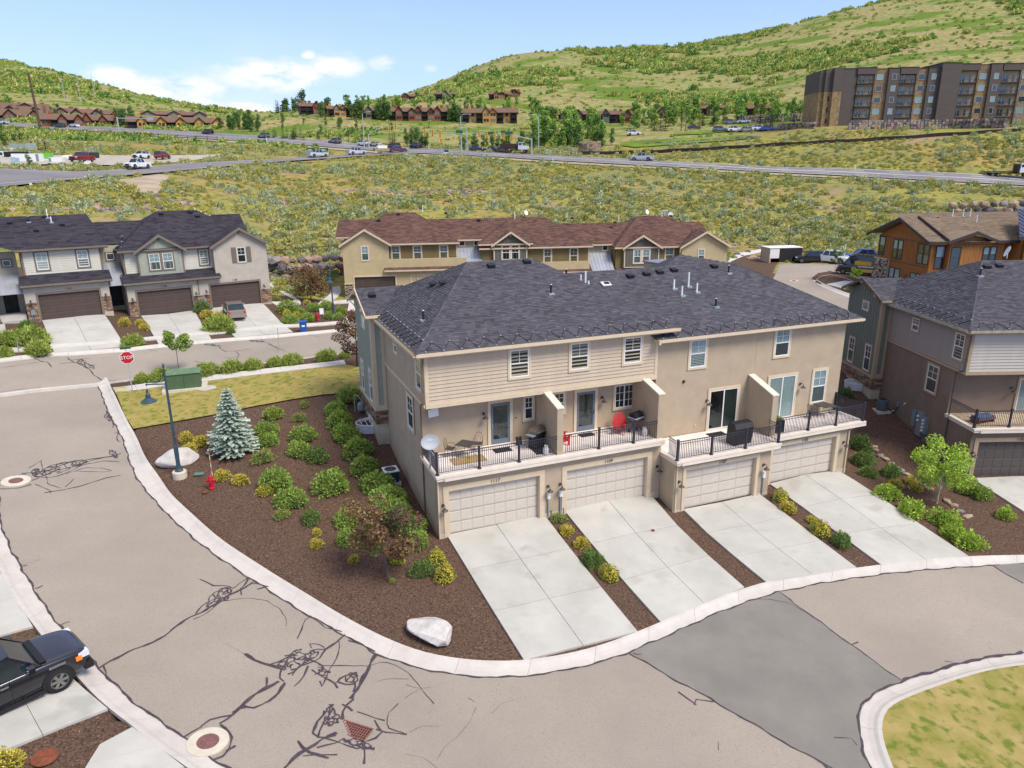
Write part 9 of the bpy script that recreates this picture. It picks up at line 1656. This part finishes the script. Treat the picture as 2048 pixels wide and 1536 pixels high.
def pchair(label, u, v, z, rz):
 t = thing('patio_chair', label, 'chair', Wl(u, v, z), RM + rz); B(m_mesh).box(-.21,-.2,.42,.21,.22,.45).build('seat', t); b = B(m_iron); b.tube([(-.2,.2,.44),(-.2,.27,.75),(-.12,.3,.9),(0,.31,.95),(.12,.3,.9),(.2,.27,.75),(.2,.2,.44)], .013,5); b.tube([(-.1,.22,.46),(-.06,.28,.75),(0,.3,.82),(.06,.28,.75),(.1,.22,.46)], .009,4); b.build('backrest', t)
 for x in (-.2,.2):
  for y in (-.19,.2): B(m_iron).tube([(x * 1.1, y * 1.15,0),(x, y, .43)], .011,4).build('leg', t)
  B(m_iron).tube([(x * 1.15,-.18,.43),(x * 1.2,-.15,.65),(x * 1.15,.2,.66)], .011,4).build('armrest', t)
table('small dark mesh patio table on the tan rug', 2.05,1.65, ZB, .78); pchair('wire-backed patio chair left of the table on the tan rug', 1.3,1.95, ZB, .9); pchair('wire-backed patio chair right of the table on the tan rug', 2.85,2.05, ZB, -.5)
table('dark square patio table on the fourth balcony', 25.1,1.05, ZC, .1,.48); pchair('mesh patio chair left of the table on the fourth balcony', 24.1,.95, ZC, 1.4); pchair('mesh patio chair right of the table on the fourth balcony', 26.05,.95, ZC, -1.4)
def adirondack(label, u, v, rz):
 t = thing('adirondack_chair', label, 'chair', Wl(u, v, ZB), RM + rz); w = .27   # faces -y
 for k in range(6): y = -.25 + k * .095; B(m_fred).tbox(Matrix.Translation((0, y, .38 - k * .028)) @ Matrix.Rotation(-.28,4, 'X'),-w, -.042,-.01, w, .042,.01).build('seat_slat', t)
 for k in range(7):
  x = (k - 3) * .082; L_ = .86 - abs(k - 3) ** 1.7 * .035; B(m_fred).tbox(Matrix.Translation((x, .3,.22)) @ Matrix.Rotation(-.42,4, 'X') @ Matrix.Rotation(x * .25,4, 'Y'),-.037,-.01,0,.037,.01, L_).build('back_slat', t)
 for sg in (-1,1):
  B(m_fred).hexa([(sg * .29 - .05,-.42,.55),(sg * .29 + .05,-.42,.55),(sg * .33 + .05,.42,.55),(sg * .33 - .05,.42,.55),(sg * .29 - .05,-.42,.575),(sg * .29 + .05,-.42,.575),(sg * .33 + .05,.42,.575),(sg * .33 - .05,.42,.575)]).build('armrest', t)
  B(m_fred).box(sg * .29 - .015,-.33,0, sg * .29 + .015,-.22,.55).build('leg', t); B(m_fred).hexa([(sg * .26 - .015,-.32,.28),(sg * .26 + .015,-.32,.28),(sg * .26 + .015,.62,0),(sg * .26 - .015,.62,0),(sg * .26 - .015,-.32,.38),(sg * .26 + .015,-.32,.38),(sg * .26 + .015,.62,.08),(sg * .26 - .015,.62,.08)]).build('rear_leg', t)
adirondack('red adirondack chair standing left of the grill on the second balcony', 10.85,1.5,-.55); adirondack('red adirondack chair half hidden behind the dividing wall', 7.25,1.25,1.5)
def grill(label, u, v, z, rz, m, lidm, cart=True, w=.5):
 t = thing('gas_grill', label, 'grill', Wl(u, v, z), RM + rz); lid = B(lidm); lid.prism([(-w * .75,-.26,.85),(-w * .75,-.27,.95),(-w * .75,-.16,1.15),(-w * .75,.05,1.2),(-w * .75,.24,1.08),(-w * .75,.28,.85)], (w * 1.5,0,0)); lid.build('lid', t); B(m_metal).box(-w * .6,-.33,.93, w * .6,-.30,.96).build('handle', t)
 B(m).box(-w * .76,-.3,.68, w * .76,.3,.85).build('firebox', t); B(m_greybox if cart else m).box(-w * 1.35,-.25,.8,-w * .78,.25,.84).box(w * .78,-.25,.8, w * 1.35,.25,.84).build('side_shelf', t)
 if cart: B(m_black).box(-w * .7,-.26,.12, w * .7,.26,.68).build('cabinet', t)
 else:
  for sx in (-1,1): B(m_black).tube([(sx * w * .8,-.22,0),(sx * w * .2,.1,.7)], .02,5).tube([(sx * w * .8,.22,0),(sx * w * .2,-.1,.7)], .02,5).build('leg', t)
 for sx in (-1,1): B(m_tyre).tube([(sx * w * .72 - .03,.2,.09),(sx * w * .72 + .03,.2,.09)], .09,12).build('wheel', t)
 return t
m_steel = mat('steel_lid', S(170,160,142,.6),.3,.08,2, metal=.7); grill('steel-lidded grill in the right corner of the first balcony', 5.85,1.35, ZB, .5, m_black, m_steel); grill('black and white rounded grill in the corner of the second balcony', 11.8,1.3, ZB, .3, m_lampg, m_blackp, False, .42)
B(m_white).box(-.34,-.3,.86,.34,.3,.9).build('white_rim', [o for o in COL.objects if o.name.startswith('gas_grill')][-1])
cg = thing('covered_grill', 'large grill under a black cover on the third balcony', 'grill', Wl(17.35,-.65, ZC), RM + .05); B(mat('black_cover', S(34,36,40,.6),.55,.2,3)).prism([(-.66,-.3,.02),(-.62,-.36,.95),(-.6,-.2,1.22),(-.6,.2,1.26),(-.62,.34,.98),(-.66,.34,.02)], (1.25,0,0)).build('cover', cg); B(m_black).box(-.55,-.2,.0,.5,.25,.1).build('base', cg)
bn = thing('planter_box', 'tall black planter with dried plant behind the divider on the fourth balcony', 'planter', Wl(20.45,.0, ZC), RM); B(m_black).box(-.35,-.3,0,.35,.3,.72).build('box', bn); o = inst(PR['O'][0], 'plant', bn, (0,0,.68), sc=(.6,.6,.5))
def tank(label, u, v, rz=0):
 t = thing('propane_tank', label, 'propane tank', Wl(u, v, ZB), RM + rz); B(m_white).lathe([(.0,.0),(.1,0),(.1,.04),(.15,.08),(.155,.3),(.12,.38),(.06,.41),(.0,.42)], 16).build('cylinder', t); B(m_white).lathe([(.1,.38),(.1,.48),(.09,.48),(.09,.38)], 12).build('collar', t)
tank('white propane tank by the railing below the steel grill', 5.9,.3); tank('white propane tank with blue print below the rounded grill', 11.95,.62);
shv = thing('shovel', 'shovel with wooden handle and black grip leaning by the first balcony door', 'shovel', Wl(5.15,2.15, ZB), RM); B(mat('ash_handle', S(206,170,126,.62),.7)).tube([(0,0,.35),(0,.35,1.35)], .018,6).build('shaft', shv); B(m_black).tube([(-.06,.35,1.38),(.06,.35,1.38)], .02,6).tube([(0,.35,1.33),(0,.35,1.4)], .022,6).build('grip', shv); B(m_black).hexa([(-.17,-.1,.0),(.17,-.1,.0),(.17,-.09,.0),(-.17,-.09,.0),(-.17,.02,.42),(.17,.02,.42),(.17,.03,.42),(-.17,.03,.42)]).build('blade', shv)
# dish on its mast outside the first balcony; flat white antenna under the overhang
ds = thing('satellite_dish', 'oval grey satellite dish on a mast at the corner of the first balcony', 'satellite dish', Wl(-.05,.9,3.3), RM); B(m_galv).tube([(0,0,0),(0,.0,1.25)], .045,8).tube([(0,-.9,1.05),(0,0,1.1)], .02,5).build('mast', ds)
M_ = Matrix.Translation((0,-.1,1.45)) @ Matrix.Rotation(math.radians(-2),4, 'Z') @ Matrix.Rotation(math.radians(62),4, 'X'); mb = B(mat('dish_grey', S(182,188,194,.66),.5,.04)); mb.lathe([(max(.01,.1 * k),-.35 * (.1 * k) ** 2 * -1) for k in range(5)] + [(.43,.09)] + [(.43,.105)] + [(max(.01,.1 * k),.35 * (.1 * k) ** 2 + .018) for k in range(4,-1,-1)], 26,(0,0,0),(1.06,.86)); mb.v = [tuple(M_ @ Vector(q)) for q in mb.v]; mb.build('reflector', ds, smooth=True); tx = text_on(None, lambda a, b, c: tuple(M_ @ Vector((a, b + .0, c))),0,.12,.12, 'dish', m_white, .004,.05, 'lettering'); tx.parent = ds
fa = tag(B(m_white).hexa([(-.25,-.02,-.3),(.27,-.02,-.25),(.27,.02,-.25),(-.25,.02,-.3),(-.25,.02,.08),(.27,.02,.18),(.27,.06,.18),(-.25,.06,.08)]).build('flat_antenna'), 'flat white rectangular antenna under the overhang at the left corner', 'antenna'); fa.location = Wl(.62,2.4,5.75); fa.rotation_euler = (-.15,0, RM)
# neighbour's balcony
W2 = lambda u, v, z: tuple(loc_pt(O_RIGHT, A_RIGHT, u, v, z)); lg = thing('lounge_chair', 'blue and white cushioned lounge chair on the neighbour balcony', 'chair', W2(1.2,.9,2.2),.35); B(mat('cushion_blue', S(96,120,160,.6),.8,.25,9)).box(-.7,-.3,.3,.6,.3,.42).build('cushion', lg); B(mat('lounge_wood', S(150,96,60,.6),.7)).box(-.75,-.33,.2,.65,.33,.3).box(-.7,-.3,0,-.64,.3,.2).box(.55,-.3,0,.6,.3,.2).build('frame', lg)
fp_ = thing('flower_planter', 'planter of dark red flowers hanging on the neighbour balcony rail', 'planter', W2(5.3,.05,2.95),0); B(m_black).box(-.9,-.12,0,.9,.12,.2).build('trough', fp_)
for k in range(5): inst(shrub_mesh('flowers', 90 + k, 160, mat('red_flower', S(170,34,46,.7),.7,.1,5, island=.3), m_core, .12,.6), 'flowers', fp_, (-.72 + .36 * k, 0,.16), sc=(.42,.34,.34))
d2 = dish(None, Vector((0,0,0)),-1.9,.36); d2.location = W2(5.6,7.6,9.0 + 1.9 + .9); tag(d2, 'white satellite dish on the taupe house roof', 'satellite dish')
